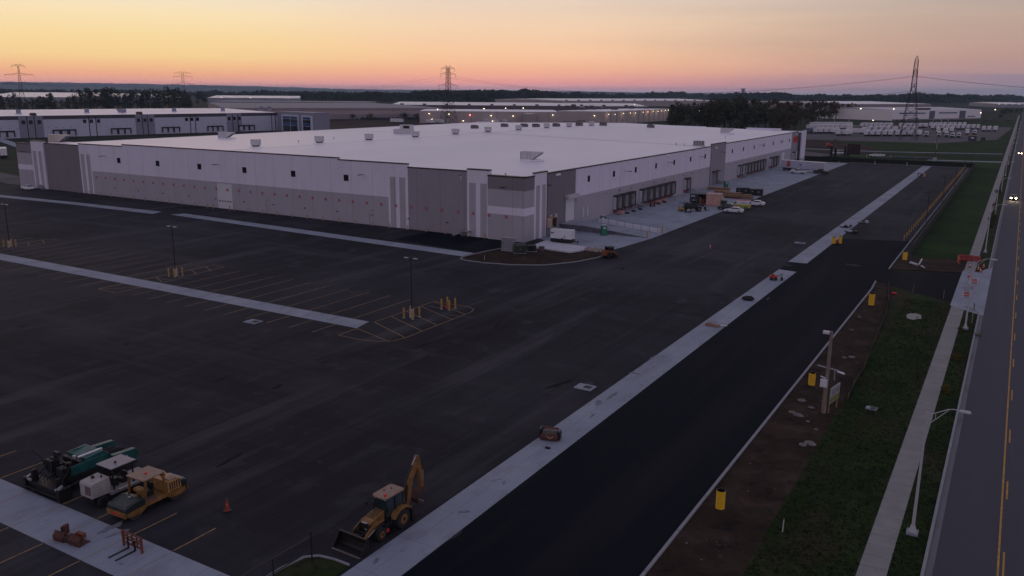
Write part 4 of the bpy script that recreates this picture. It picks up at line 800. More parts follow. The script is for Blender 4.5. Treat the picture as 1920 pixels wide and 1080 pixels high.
# right-hand fence
t = T('mesh_fence', 'long black mesh fence between the kerb and the lawn on the right', 'fence', -15.2, 175, 0)
q = B()
for i in range(80): q.tube([(0, i*3, 0), (0, i*3, 1.85)], .035, BLACK, 6)
q.build('post', t); q = B(); q.tube([(0, 0, 1.88), (0, 237, 1.88)], .03, BLACK, 6); q.build('top_rail', t)
fm = bpy.data.materials.new('chain_mesh'); fm.use_nodes = True; nt = fm.node_tree; bs = nt.nodes['Principled BSDF']; bs.inputs['Base Color'].default_value = (.01, .012, .012, 1); bs.inputs['Roughness'].default_value = .8
tr = nt.nodes.new('ShaderNodeBsdfTransparent'); mxs = nt.nodes.new('ShaderNodeMixShader'); mxs.inputs[0].default_value = .72; nt.links.new(tr.outputs[0], mxs.inputs[1]); nt.links.new(bs.outputs[0], mxs.inputs[2]); nt.links.new(mxs.outputs[0], nt.nodes['Material Output'].inputs['Surface'])
q = B(); q.bb(-.01, .01, 0, 237, .05, 1.83, fm); q.build('mesh_panel', t)
t = T('mesh_fence', 'black mesh fence along the far kerb of the lot beyond the strip', 'fence', -15.2, 404.4, 0)
q = B()
for i in range(24): q.tube([(-i*3, 0, 0), (-i*3, 0, 1.95)], .035, BLACK, 6)
q.build('post', t); q = B(); q.tube([(0, 0, 1.97), (-69, 0, 1.97)], .03, BLACK, 6); q.build('top_rail', t)
q = B(); q.bb(-69, 0, -.01, .01, .05, 1.93, fm); q.build('mesh_panel', t)
# railing at the bottom left of the picture
p1 = G(583, 1007, 1.9); p2 = G(511, 1048, 1.9); top1 = G(583, 990, 2.25)
t = T('pipe_rail', 'thin black pipe railing at the bottom edge left of the grass island', 'railing', p1[0], p1[1], 0)
d = Vector((p2[0]-p1[0], p2[1]-p1[1], 0))
q = B(); q.tube([(0, 0, 0), (0, 0, 2.35)], .055, BLACK, 8); q.tube([(d.x, d.y, 0), (d.x, d.y, 1.95)], .05, BLACK, 8); q.tube([(d.x*3, d.y*3, 0), (d.x*3, d.y*3, 1.95)], .035, BLACK, 8); q.build('post', t)
q = B(); q.tube([(0, 0, 1.9), (d.x*3, d.y*3, 1.9)], .045, BLACK, 8); q.tube([(0, 0, .95), (d.x*3, d.y*3, .95)], .04, BLACK, 8); q.build('rail', t)
# silt fence along the dirt
t = T('silt_fence', 'low sagging black silt fence between the dirt and the verge grass', 'silt fence', 0, 0, 0)
sp = [(-15.3, 144), (-14.0, 134), (-13.1, 124.2), (-12.5, 109.5), (-11.9, 97.6), (-11.9, 90.4), (-11.7, 85.9)]
q = B()
for (x0, y0), (x1, y1) in zip(sp, sp[1:]):
    n = 6
    for k in range(n):
        a, c = k/n, (k+1)/n; rn = random.Random(int(y0*9)+k); h0 = .42+.12*math.sin(y0+k); h1 = .42+.12*math.sin(y0+k+1)
        q.add([(x0+(x1-x0)*a, y0+(y1-y0)*a, 0), (x0+(x1-x0)*c, y0+(y1-y0)*c, 0), (x0+(x1-x0)*c, y0+(y1-y0)*c, h1), (x0+(x1-x0)*a, y0+(y1-y0)*a, h0), (x0+(x1-x0)*a+.03, y0+(y1-y0)*a, 0), (x0+(x1-x0)*c+.03, y0+(y1-y0)*c, 0), (x0+(x1-x0)*c+.03, y0+(y1-y0)*c, h1), (x0+(x1-x0)*a+.03, y0+(y1-y0)*a, h0)], [(0, 1, 2, 3), (7, 6, 5, 4), (3, 2, 6, 7)], FENCEN)
q.build('fabric', t)
q = B()
for x, y in sp: q.tube([(x+.05, y, 0), (x+.05, y, .8)], .025, WOOD, 5)
q.build('stake', t)
# utility pole with its boxes, and the sign standing behind it
x, y = -13.0, 80.9
t = T('utility_pole', 'weathered wooden pole with a white meter box, in the dirt beside the kerb', 'utility pole', x, y, 0)
q = B(); q.tube([(0, 0, 0), (.0, 0, 8.2)], [.19, .14], POLEW, 12); q.build('pole', t)
q = B(); q.box((-.45, -.05, 8.05), (.6, .3, .28), WPAINT); q.build('camera_box', t, .02)
q = B(); q.box((-.22, -.28, 3.1), (.62, .3, .75), WPAINT); q.tube([(-.6, -.1, 3.7), (-.1, -.1, 3.55)], .06, WPAINT, 6); q.build('meter_box', t, .02)
q = B(); q.tube([(-1.0, .1, 4.65), (.9, .1, 4.45)], .06, STEEL, 6); q.tube([(.6, .1, 4.4), (.62, .2, 3.4)], .05, STEEL, 6); q.box((1.15, .1, 4.3), (.7, .3, .08), WPAINT, ry=.2); q.build('cross_arm', t)
q = B(); q.tube([(-.25, .2, 0), (-.2, .15, 3.2)], .06, WOOD, 6); q.build('brace', t)
x, y = G(1562, 770)
t = T('project_sign', 'upright white board with a yellow-green lower band behind the wooden pole', 'sign', x, y, 0, R(80))
q = B(); q.bb(-1.2, 1.2, -.03, .03, 1.0, 2.6, mat('sign_grey_white', (.33, .33, .36), .6)); q.bb(-1.2, 1.2, -.035, -.03, 1.05, 1.6, mat('lime_band', (.17, .19, .04), .6)); sb = q.build('board', t)
q = B()
for i in range(3): q.bb(-.9, .2+.2*(i % 2), -.04, -.035, 1.75+i*.24, 1.83+i*.24, mat('sign_blue', (.06, .08, .16), .6))
q.bb(.45, .95, -.04, -.035, 1.8, 2.3, MATS['lime_band']); q.build('printing', sb)
q = B(); q.bb(-1.1, -1.0, .03, .13, 0, 2.5, WOOD); q.bb(1.0, 1.1, .03, .13, 0, 2.5, WOOD); q.build('leg', t)
# marker stakes
for i, (px, py, h, lab) in enumerate([(1467, 998, 1.0, 'pale survey stake in the dark dirt at the lower right'), (1711, 548, 1.2, 'thin stake at the corner of the drive opening'), (908, 488, .9, 'pale stake in the planting bed by its left tip'), (1769, 560, 1.3, 'thin stake at the right end of the drive edge')]):
    o = tag(B().box((0, 0, h/2), (.07, .05, h), WDIRTY if i in (0, 2) else WOOD).box((0, 0, h+.03), (.05, .04, .06), WOOD).build('survey_stake'), lab, 'stake'); o.location = (*G(px, py), .02); o.rotation_euler = (.05, .04, i)
# rocks
rn = random.Random(11)
rk = [(1485, 775, .35), (1497, 780, .45), (1518, 833, .55), (1505, 836, .4), (1521, 766, .3), (1503, 753, .5), (1515, 792, .22), (1583, 672, .3), (1597, 671, .35), (1611, 596, .25), (1597, 620, .28), (1580, 703, .25), (1530, 807, .22), (1720, 596, .2)]
for i, (px, py, s) in enumerate(rk):
    x, y = G(px, py); q = B(); q.blob((0, 0, .08), (s*rn.uniform(.8, 1.1), s*rn.uniform(.5, .8), s*.4), ROCK, i)
    o = tag(q.build('rock'), 'pale rock in the dirt strip, %s nearest the bottom of the photo' % nth(sorted(range(len(rk)), key=lambda k: -rk[k][1]).index(i)+1), 'rock', 'pale rocks in the dirt strip'); o.location = (x, y, .02)
for i, (px, py, s) in enumerate([(1104, 471, 1.0), (1115, 472, 1.1), (1126, 473, 1.0)]):
    x, y = G(px, py); q = B(); q.blob((0, 0, .3), (s*1.0, s*.5, s*.5), mat('broken_concrete', (.34, .29, .27), .9, var=.4, scale=2, bump=.5), i+40)
    o = tag(q.build('concrete_chunk'), 'pale broken concrete chunk, %s from the left behind the planting bed' % nth(i+1), 'rubble', 'concrete rubble behind the planting bed'); o.location = (x, y, .02)
for i, (px, py, L_, rz) in enumerate([(1713, 497, 2.0, 130), (1725, 497, 2.4, 85), (1730, 503, 1.6, 115)]):
    q = B(); q.tube([(-L_/2, 0, .25), (L_/2, 0, .25 if i != 1 else .9)], .22 if i == 0 else .12, WDIRTY, 10); q.tube([(-L_/2-.01, 0, .25), (-L_/2+.05, 0, .25)], .24 if i == 0 else .13, STEEL, 10)
    o = tag(q.build('pipe_offcut'), ['thick white pipe offcut on the dirt past the drive opening', 'thin white pipe propped up on the dirt past the drive opening', 'short thin white pipe lying right of the propped one'][i], 'pipe', 'white pipe offcuts'); o.location = (*G(px, py), .03); o.rotation_euler = (0, 0, R(rz))
o = tag(B().blob((0, 0, .15), (.4, .3, .2), REDP, 4).bb(-.3, .3, -.02, .02, .1, .3, ORG).build('red_valve'), 'small red valve on the dirt near the drive corner', 'valve'); o.location = (*G(1676, 552), .02)
# road sign post and storm inlet by the crossing
x, y = G(1822, 606)
t = T('road_sign', 'dark square road sign seen from the side on a thin post by the crossing', 'road sign', x, y, 0, R(100))
q = B(); q.tube([(0, 0, 0), (0, 0, 2.6)], .035, STEEL, 6); q.build('post', t); q = B(); q.bb(-.45, .45, -.03, .0, 1.9, 2.75, mat('sign_back', (.10, .11, .14), .5, .4)); q.build('plate', t)
o = tag(B().bb(-.35, .35, -.6, .6, 0, .16, mat('inlet_brown', (.05, .028, .025), .8)).bb(-.3, -.1, -.5, .5, .16, .18, BLACK).build('storm_inlet'), 'brown storm inlet in the kerb line near the second street lamp', 'storm inlet'); o.location = (-1.6, 119.5, 0)
# ---------------------------------------------------------------- around the warehouse corner
t = T('transformer', 'larger dark green transformer box on a slab at the warehouse corner', 'transformer', -79.0, 135.9, .05, R(35), 'dark green transformers')
q = B(); q.bb(-1.2, 1.2, -1.05, 1.0, 0, .08, CONC); q.build('slab', t); q = B(); q.bb(-1.15, 1.15, -.2, .95, .15, 1.75, XGREEN); q.prism([(-.2, .15), (-.95, .15), (-.95, 1.5), (-.2, 1.75)], -1.1, 1.1, XGREEN, 'X'); q.bb(-.1, .1, -.98, -.95, .8, .9, STEEL); q.build('cabinet', t, .03)
t = T('transformer', 'smaller dark green transformer box right behind the larger one', 'transformer', -77.9, 138.5, .05, R(35), 'dark green transformers')
q = B(); q.bb(-1, 1, -.8, .8, 0, .12, CONC); q.build('slab', t); q = B(); q.bb(-.85, .85, -.6, .6, .12, 1.2, XGREEN); q.bb(-.6, .6, -.63, -.6, .2, 1.05, BMET); q.build('cabinet', t, .03)
t = T('switch_cabinet', 'tall light grey switchgear cabinet left of the green transformers', 'electric cabinet', -82.0, 136.6, .05, R(5))
q = B(); q.bb(-1.3, 1.3, -.8, .8, 0, .12, CONC); q.build('slab', t); q = B(); q.bb(-1.15, 1.15, -.65, .65, .12, 2.5, mat('cabinet_grey', (.22, .22, .25), .55)); q.bb(-1.2, 1.2, -.7, .7, 2.5, 2.58, mat('cabinet_grey_lid', (.28, .28, .31), .5)); cb = q.build('cabinet', t, .02)
q = B(); q.bb(-.9, -.7, -.68, -.65, 1.4, 1.65, BLACK); q.build('lock_plate', cb)
t = T('concrete_pad', 'raised pale concrete slab at the warehouse corner behind the planting bed', 'slab', 0, 0, 0)
q = B(); q.prism([(-80.1, 141.6), (-70.8, 140.8), (-69.6, 144.2), (-69.6, 147.2), (-80.8, 149.3)], 0, .32, mat('new_concrete', (.48, .48, .53), .7, var=.08, scale=.6, coord='World'), 'Z'); q.build('slab', t)
o = tag(B().bb(-.45, .45, -.35, .35, 0, .8, mat('brown_box', (.12, .08, .075), .8)).bb(-.5, .5, -.4, .4, .8, .86, BMET).build('handhole_box', bev=.02), 'small brown box standing at the edge of the raised slab', 'box'); o.location = (-76.5, 139.9, .05)
t = T('towable_generator', 'white towable generator on black wheels parked at the warehouse corner', 'generator', -76.9, 149.4, .02, R(5))
q = B(); q.bb(-2.3, 2.3, -.9, .9, .45, .98, BLACK); q.tube([(2.3, .5, .6), (3.6, 0, .55)], .06, BLACK, 6); q.tube([(2.3, -.5, .6), (3.6, 0, .55)], .06, BLACK, 6); q.tube([(3.3, 0, 0), (3.3, 0, 1.0)], .06, BLACK, 6); q.bb(-2.2, 2.2, -.85, .85, .35, .55, BLACK); q.build('chassis', t)
for x in (-.7, .2): wheel(t, x, .95, .4, .25, BLACK); wheel(t, x, -.95, .4, .25, BLACK)
q = B(); q.bb(-2.3, 2.3, -.95, .95, 1.1, 2.9, WPAINT); gb = q.build('housing', t, .06)
q = B(); q.bb(.1, .45, -.97, -.95, .95, 1.3, BLACK); q.bb(.6, 1.0, -.97, -.95, 1.45, 1.65, BLACK); q.bb(.6, 1.3, -.97, -.95, .95, 1.05, BLACK); q.bb(-2.2, -1.5, -.97, -.95, 2.1, 2.3, BMET); q.build('panel', gb)
q = B()
q.bb(-1.15, -1.12, -.965, -.95, 1.15, 2.9, STEEL)
q.build('door_seam', gb)
def staircase(x, y, rz, lab, n=6, w=1.3, h=1.2, col=STEEL, z=0):
    t = T('metal_staircase', lab, 'stairs', x, y, z, rz, 'metal staircases at the warehouse doors')
    q = B(); q.bb(-1.6, 0, -w/2-.1, w/2+.1, h-.08, h, col)
    for a in (-1.5, -.1):
        for b_ in (-1, 1): q.tube([(a, b_*w/2, 0), (a, b_*w/2, h)], .05, col, 6)
    q.build('landing', t)
    q = B()
    for i in range(n): q.bb(i*.28, i*.28+.3, -w/2, w/2, h-(i+1)*h/n-.02, h-(i+1)*h/n+.03, col)
    for b_ in (-1, 1): q.prism([(0, h-.05), (0, h-.3), (n*.28, 0), (n*.28+.1, 0), (n*.28+.1, .1)], b_*w/2-.02, b_*w/2+.02, col)
    q.build('flight', t)
    q = B()
    for b_ in (-1, 1):
        for zz in (.5, 1.0): q.tube([(-1.6, b_*w/2, h+zz), (0, b_*w/2, h+zz), (n*.28, b_*w/2, zz)], .03, col, 6)
        for a, c in ((-1.6, h), (0, h), (n*.28, 0), (n*.14, h/2)): q.tube([(a, b_*w/2, c), (a, b_*w/2, c+1.0)], .03, col, 6)
    q.build('handrail', t); return t
st0 = staircase(-82.7, 156.6, R(-25), 'metal staircase with a wooden crate on its landing at the warehouse corner', 8, 1.5, 1.7)
def st(x, y, rz, lab): return dup(st0, x, y, 0, rz, lab, sc=(1, 1, .72))
st(-98.7, 145.9, R(180), 'small metal staircase on the front wall at the striped white panel nearest the corner')
st(-85.0, 209.2, R(90), 'metal staircase between the first three and the next six dock doors')
st(-85.0, 251.4, R(90), 'metal staircase beside the lone dock door before the grey tower')
st(-84.6, 280.5, R(90), 'metal staircase at the recessed entrance of the grey tower')
st(-85.0, 307.4, R(90), 'metal staircase beside the first dock door past the grey tower')
st(-83.6, 396.0, R(90), 'pale staircase at the far end of the dock wall')
st(-252.9, 145.8, R(0), 'small metal staircase at the far left striped panel of the front wall')
t = T('open_crate', 'open wooden crate with a pale side standing on the corner stair landing', 'crate', -83.4, 157.2, 1.72, R(0))
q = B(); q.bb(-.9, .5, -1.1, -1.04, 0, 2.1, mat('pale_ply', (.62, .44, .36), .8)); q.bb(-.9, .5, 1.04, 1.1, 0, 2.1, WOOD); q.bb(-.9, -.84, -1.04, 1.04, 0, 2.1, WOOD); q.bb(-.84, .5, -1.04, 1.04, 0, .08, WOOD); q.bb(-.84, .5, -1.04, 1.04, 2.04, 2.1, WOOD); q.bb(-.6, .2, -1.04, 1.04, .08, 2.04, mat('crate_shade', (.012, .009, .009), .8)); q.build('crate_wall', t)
t = T('white_door', 'narrow', 'door') if False else None
# ramp with its walls
t = T('loading_ramp', 'concrete ramp rising to the white overhead door, with a pale wall along it', 'ramp', 0, 0, 0)
q = B(); q.add([(-85.9, 165.4, 0), (-64.5, 165.4, 0), (-85.9, 165.4, 1.2), (-85.9, 172.2, 0), (-64.5, 172.2, 0), (-85.9, 172.2, 1.2), (-79.5, 165.4, 1.2), (-79.5, 172.2, 1.2)], [(0, 1, 6, 2), (3, 5, 7, 4), (2, 6, 7, 5), (6, 1, 4, 7), (0, 3, 4, 1), (0, 2, 5, 3)], CONC); q.build('ramp_slab', t); q = B(); q.prism([(-85.9, -.1), (-64.6, -.1), (-64.6, .02), (-79.5, 1.24), (-85.9, 1.24)], 165.15, 165.39, mat('shaded_ramp_wall', (.12, .115, .135), .85, var=.25, scale=1)); q.build('retaining_wall', t)  # the south wall's shade is put into its darker concrete colour
q = B(); q.prism([(-79.5, 0), (-65, 0), (-65, .95), (-79.5, 2.1)], 172.22, 172.5, mat('pale_wall', (.60, .60, .66), .6, var=.05)); q.build('side_wall', t)
q = B()
for k in range(11): x = -85.5+k*2.05; h = max(0, 1.2-(max(0, x+79.5))*1.2/15); q.tube([(x, 165.5, h), (x, 165.5, h+1.0)], .03, STEEL, 6)
for zz in (.5, 1.0): q.tube([(-85.5, 165.5, 1.2+zz), (-79.5, 165.5, 1.2+zz), (-65, 165.5, zz+.04)], .025, STEEL, 6)
for k in range(8): x = -79+k*1.95; h = 1.2-(x+79.5)*1.2/15; q.tube([(x, 172.1, h), (x, 172.1, h+1.4)], .03, BMET, 6)
q.build('handrail', t)
for i, (x, y) in enumerate([(-65.0, 165.1), (-64.6, 172.9)]): dup(b0, x, y, 0, 0, 'yellow bollard at the %s foot corner of the loading ramp' % ('near', 'far')[i], 'bollards at the ramp foot', (1.2, 1.2, 1.5))
toilet = None
def port(x, y, rz, lab):
    global toilet
    if toilet: return dup(toilet, x, y, 0, rz, lab)
    t = T('portable_toilet', lab, 'portable toilet', x, y, 0, rz, 'green portable toilets'); toilet = t
    q = B(); q.bb(-.58, .58, -.58, .58, .05, 2.05, GREENP); 
    for k in range(5): q.bb(.58, .6, -.5+k*.22, -.42+k*.22, .2, 1.9, GREENP)
    bd = q.build('cabin', t, .03)
    q = B(); q.bb(-.45, .45, -.62, -.58, .12, 1.9, mat('toilet_green_door', (.015, .17, .11), .4)); q.build('door', bd); q = B(); q.bb(-.3, .3, -.63, -.62, 1.45, 1.72, WPAINT); q.build('plate', bd)
    q = B(); q.prism([(-.62, 2.05), (-.55, 2.2), (-.3, 2.32), (.3, 2.32), (.55, 2.2), (.62, 2.05)], -.62, .62, mat('toilet_roof', (.34, .36, .38), .5)); q.build('roof', t)
    q = B(); q.bb(-.62, .62, -.62, .62, 0, .08, BLACK); q.build('skid', t); return t
port(-74.3, 163.6, R(38), 'nearest green portable toilet, below the ramp'); port(-80.6, 176.6, R(38), 'green portable toilet against the dock wall above the ramp'); port(-80.0, 270.0, R(38), 'far green portable toilet at the foot of the grey tower')
# skid steer
t = T('skid_steer', 'small orange skid steer loader at the right tip of the planting bed', 'skid steer', -62.9, 141.3, 0, R(62))
for x in (-.55, .6):
    for s in (-1, 1): wheel(t, x, s*.78, .38, .3, BMET)
q = B(); q.bb(-1.1, 1.0, -.6, .6, .3, .95, BLACK); q.bb(-1.35, -.7, -.6, .6, .5, 1.45, mat('skid_orange', (.22, .07, .025), .5, var=.2)); q.build('body', t, .03)
q = B()
for x, y in ((-.65, .5), (-.65, -.5), (.55, .5), (.55, -.5)): q.bb(x-.05, x+.05, y-.05, y+.05, .9, 2.0, BLACK)
q.bb(-.75, .65, -.58, .58, 2.0, 2.1, BLACK); q.bb(-.62, .5, -.53, -.5, 1.0, 1.95, BMET); q.bb(-.62, .5, .5, .53, 1.0, 1.95, BMET); q.bb(-.3, .2, -.25, .25, .95, 1.4, BLACK); q.build('cage', t)
for s in (-1, 1):
    q = B(); q.prism([(-1.3, 1.3), (-1.1, 1.55), (.7, 1.2), (1.3, .5), (1.2, .35), (.6, .95), (-1.1, 1.3)], s*.68, s*.8, MATS['skid_orange']); q.build('lift_arm', t)
q = B(); q.prism([(1.2, .05), (1.2, .6), (1.35, .65), (1.4, .2), (1.9, .08), (1.9, .03)], -.9, .9, ORG); q.build('bucket', t)
# ---------------------------------------------------------------- cars, vans and pickups
def vehicle(kind, name, lab, cat, x, y, rz, paint, paint2=None, group=None, lights=False):
    t = T(name, lab, cat, x, y, 0.01, rz, group); L_ = {'sedan': 4.9, 'van': 5.8, 'pickup': 5.9, 'service': 7.2, 'suv': 4.8}[kind]; W = .92 if kind in ('sedan', 'suv') else 1.0; h = L_/2
    def sec(x, zb, zt, w): return [(x, -w, zb), (x, -w, zb+(zt-zb)*.6), (x, -w*.93, zt), (x, w*.93, zt), (x, w, zb+(zt-zb)*.6), (x, w, zb)]
    if kind in ('sedan', 'suv'):
        e = .12 if kind == 'suv' else 0
        body = [(-h, .4, .85+e, .78), (-h+.12, .28, .98+e, .88), (-h+1.0, .22, 1.0+e, W), (0, .22, .98+e, W), (h-1.3, .22, .92+e, W), (h-.4, .25, .76+e, .9), (h, .36, .6+e, .72)]
        cabs = [(-h+.55, .98+e, .80), (-h+1.35, 1.42+e*2, .62), (-.1, 1.46+e*2, .64), (.35, 1.42+e*2, .64), (1.15, .97+e, .80)]
    elif kind == 'van':
        body = [(-h, .4, 1.25, .92), (-h+.1, .3, 1.3, W), (0, .3, 1.3, W), (h-1.2, .3, 1.25, W), (h-.3, .3, 1.0, .95), (h, .45, .8, .85)]
        cabs = [(-h+.03, 1.25, .92), (-h+.2, 2.1, .82), (h-2.1, 2.1, .82), (h-1.1, 1.25, .88)]
    else:
        off = 1.3 if kind == 'service' else 0
        body = [(-h, .55, 1.1, .95), (-h+.1, .5, 1.15, W), (h-1.7, .45, 1.15, W), (h-1.5, .45, 1.15, W), (h-.3, .45, 1.08, .95), (h, .5, .9, .88)]
        cabs = [(h-3.55+(.9 if kind == 'service' else 0), 1.13, .90), (h-3.45+(.9 if kind == 'service' else 0), 1.82, .74), (h-2.3, 1.86, .74), (h-1.5, 1.13, .86)]
    q = B(); q.loft([sec(*b_) for b_ in body], paint2 or paint); bd = fix(q.build('body', t, .04))
    q = B(); q.loft([[(x_, -w_, zb_) if k < 2 else (x_, w_, zb_) for k, zb_ in enumerate((body[0][2]*.0+.9, z_, z_, .9))] for x_, z_, w_ in cabs], paint); cb = fix(q.build('cabin', t, .05))
    # glass: built from the cabin's own edges
    def lerp(a, b_, k): return tuple(a[i]+(b_[i]-a[i])*k for i in range(len(a)))
    base = min(c[1] for c in cabs)
    for s in (-1, 1):
        lo = base+.05
        a, d_ = cabs[0], cabs[-1]; tops = cabs[1:-1]
        y0 = .86 if kind in ('sedan', 'suv') else .93
        pts = [(lerp(a, cabs[1], .15)[0]+.05, s*(lerp(a, cabs[1], .2)[2]+.012), lo+.03)]+[(c[0]+(.08 if i == 0 else (-.08 if i == len(tops)-1 else 0)), s*(c[2]+.02), c[1]-.08) for i, c in enumerate(tops)]+[(lerp(d_, cabs[-2], .15)[0]-.12, s*(lerp(d_, cabs[-2], .2)[2]+.012), lo+.03)]
        if kind == 'van': pts = [(h-2.2, s*(.86+.03), 1.4), (h-2.2, s*(.82+.02), 2.0), (h-2.05, s*(.82+.02), 2.0), (h-1.3, s*(.87+.02), 1.4)]
        q = B(); q.add(pts, [tuple(range(len(pts)))], GLASS); q.build('side_window', t)
    a, b_ = cabs[-1], cabs[-2]; q = B(); q.add([(a[0]-.06+.03, -a[2]*.9, a[1]+.08), (a[0]-.06+.03, a[2]*.9, a[1]+.08), (b_[0]+.07, b_[2]*.9, b_[1]-.05), (b_[0]+.07, -b_[2]*.9, b_[1]-.05)], [(0, 1, 2, 3)], GLASS); q.build('windscreen', t)
    a, b_ = cabs[0], cabs[1]; q = B(); q.add([(a[0]+.04-.03, -a[2]*.9, a[1]+.1), (a[0]+.04-.03, a[2]*.9, a[1]+.1), (b_[0]-.07, b_[2]*.9, b_[1]-.06), (b_[0]-.07, -b_[2]*.9, b_[1]-.06)], [(0, 1, 2, 3)], GLASS); q.build('rear_window', t)
    if kind in ('pickup', 'service'):
        q = B(); q.bb(-h+.15, cabs[0][0]-.1, -.8, .8, .8, 1.17, BLACK) ; q.build('load_bed', bd)
        if kind == 'service':
            q = B(); q.bb(-h, cabs[0][0]-.25, -1.1, -.7, .7, 1.45, paint); q.bb(-h, cabs[0][0]-.25, .7, 1.1, .7, 1.45, paint); q.bb(-h, -h+.1, -1.1, 1.1, .6, 1.45, paint); q.build('side_box', t, .02)
            q = B(); q.bb(-h+.4, -h+1.6, -.3, .6, 1.2, 1.9, BLACK); q.tube([(-h+.8, 0, 1.6), (-h+.2, .2, 2.5), (-h+1.0, .2, 2.8)], .08, BLACK, 6); q.bb(-h+2.5, -h+3.4, -.5, .5, 1.2, 1.7, BMET); q.build('crane', t)
    r = .33 if kind in ('sedan', 'suv') else .4
    for xx in (-h+1.05, h-.95):
        for s in (-1, 1): wheel(t, xx, s*(W-.1), r, .24, STEEL)
    hl = mat('headlight_on', (1, .9, .75), .2, emit=(1, .78, .5), es=22, var=0) if lights else mat('headlight_off', (.55, .55, .6), .15, var=0)
    for s in (-1, 1):
        q = B(); q.box((h-.02, s*.62, .68 if kind in ('sedan', 'suv') else .85), (.1, .3, .14) if not lights else (.14, .42, .3), hl); q.build('headlight', t)
        q = B(); q.box((-h+.04, s*.66, .8), (.1, .28, .12), mat('tail_light', (.25, .01, .01), .3)); q.build('tail_light', t)
    return t
CARW = mat('car_white', (.66, .66, .70), .25, var=.02, spec=.6); CARD = mat('car_dark', (.015, .015, .018), .25, spec=.6); CARR = mat('pickup_maroon', (.035, .014, .016), .3, spec=.6)
VLIME = mat('van_lime', (.34, .34, .06), .35)
vehicle('sedan', 'parked_sedan', 'nearest white sedan parked at the edge of the concrete dock yard', 'car', -60.9, 213.9, R(186), CARW)
vehicle('suv', 'parked_car', 'dark car half hidden between the nearest white sedan and the two-tone van', 'car', -64.0, 218.2, R(186), CARD)
vn = vehicle('van', 'work_van', 'white and lime two-tone van with a ladder rack beside the white sedans', 'van', -61.9, 222.3, R(186), CARW, VLIME)
q = B(); q.bb(-2.5, .8, -.7, -.62, 2.2, 2.27, REDP); q.bb(-2.5, .8, .62, .7, 2.2, 2.27, REDP)
for k in range(7): q.bb(-2.4+k*.5, -2.34+k*.5, -.7, .7, 2.15, 2.2, REDP)
q.build('roof_rack', vn); q = B(); q.bb(-1.8, -.4, .87, .89, 1.65, 1.75, BMET); q.bb(-2.75, -2.6, .8, .9, 1.5, 1.9, ORP); q.build('side_lettering', vn)
vehicle('sedan', 'parked_sedan', 'farther white sedan parked behind the two-tone van', 'car', -59.9, 230.9, R(186), CARW)
vehicle('sedan', 'parked_sedan', 'white car parked at the far left end of the front wall', 'car', -253.6, 142.6, 0, CARW)
vehicle('pickup', 'pickup_truck', 'white pickup parked in front of the long white trailer', 'pickup', -71.5, 334.2, R(170), CARW)
vehicle('pickup', 'pickup_truck', 'dark maroon pickup parked at the right end of the long white trailer', 'pickup', -63.8, 338.0, R(165), CARR)
vehicle('service', 'service_truck', 'white service truck with side boxes on the dirt beyond the lot', 'truck', -58.9, 446.5, R(186), CARW)
vehicle('pickup', 'pickup_truck', 'white pickup by the dark gate piers beyond the warehouse end', 'pickup', -78.6, 453.5, R(190), CARW)
vehicle('sedan', 'oncoming_car', 'dark car with lit headlights coming towards the camera on the road', 'car', .45, 287.5, R(-90), CARD, lights=True)
vehicle('suv', 'oncoming_car', 'far car with lit headlights higher up on the road', 'car', .9, 512, R(-90), CARD, lights=True)
# headlamp glow on the road comes from real spot lamps of the near car
for s in (-1, 1):
    ld = bpy.data.lights.new('headlamp_beam', 'SPOT'); ld.energy = 260; ld.color = (1, .72, .45); ld.spot_size = R(50); ld.spot_blend = .6; ld.shadow_soft_size = .1
    lo = bpy.data.objects.new('headlamp_beam', ld); COL.objects.link(lo); lo.location = (.45+s*.6, 284.9, .75); lo.rotation_euler = (R(80), 0, R(180))
# long white semi trailer
t = T('box_trailer', 'long white box trailer with a red emblem parked near the far dock doors', 'trailer', -71.6, 343.6, 0, R(163))
q = B(); q.bb(-9.2, 9.2, -1.3, 1.3, 1.2, 4.05, mat('trailer_white', (.50, .50, .58), .45, .1, var=.06)); bx = q.build('box', t, .03)
q = B()
for k in range(36): q.bb(-9+k*.5, -8.97+k*.5, 1.3, 1.32, 1.3, 3.95, mat('trailer_seam', (.3, .3, .35), .5))
q.bb(-9.2, 9.2, -1.33, 1.33, 3.98, 4.1, WPAINT); q.bb(-9.2, 9.2, -1.33, 1.33, 1.15, 1.25, STEEL); q.build('trim', bx)
q = B(); q.bb(5.0, 6.5, 1.325, 1.34, 1.9, 3.9, mat('emblem_red', (.42, .10, .11), .5)); q.bb(5.7, 6.2, 1.34, 1.35, 1.6, 2.6, REDP); q.bb(.2, 1.1, 1.325, 1.34, 2.3, 3.0, mat('emblem_grey', (.18, .19, .26), .5)); q.bb(-1.2, -.4, 1.325, 1.34, 2.5, 3.1, WPAINT); q.build('emblem', bx)
for x in (6.3, 7.6, -4.5):
    for s in (-1, 1):
        if x > 0: wheel(t, x, s*1.0, .5, .5, STEEL)
q = B(); q.bb(-7, -6.8, -1, -.8, 0, 1.2, STEEL); q.bb(-7, -6.8, .8, 1, 0, 1.2, STEEL); q.bb(-6, 5.0, -.9, .9, .95, 1.2, BLACK); q.bb(5.4, 8.6, -.9, .9, .7, 1.2, BLACK); q.build('underframe', t)
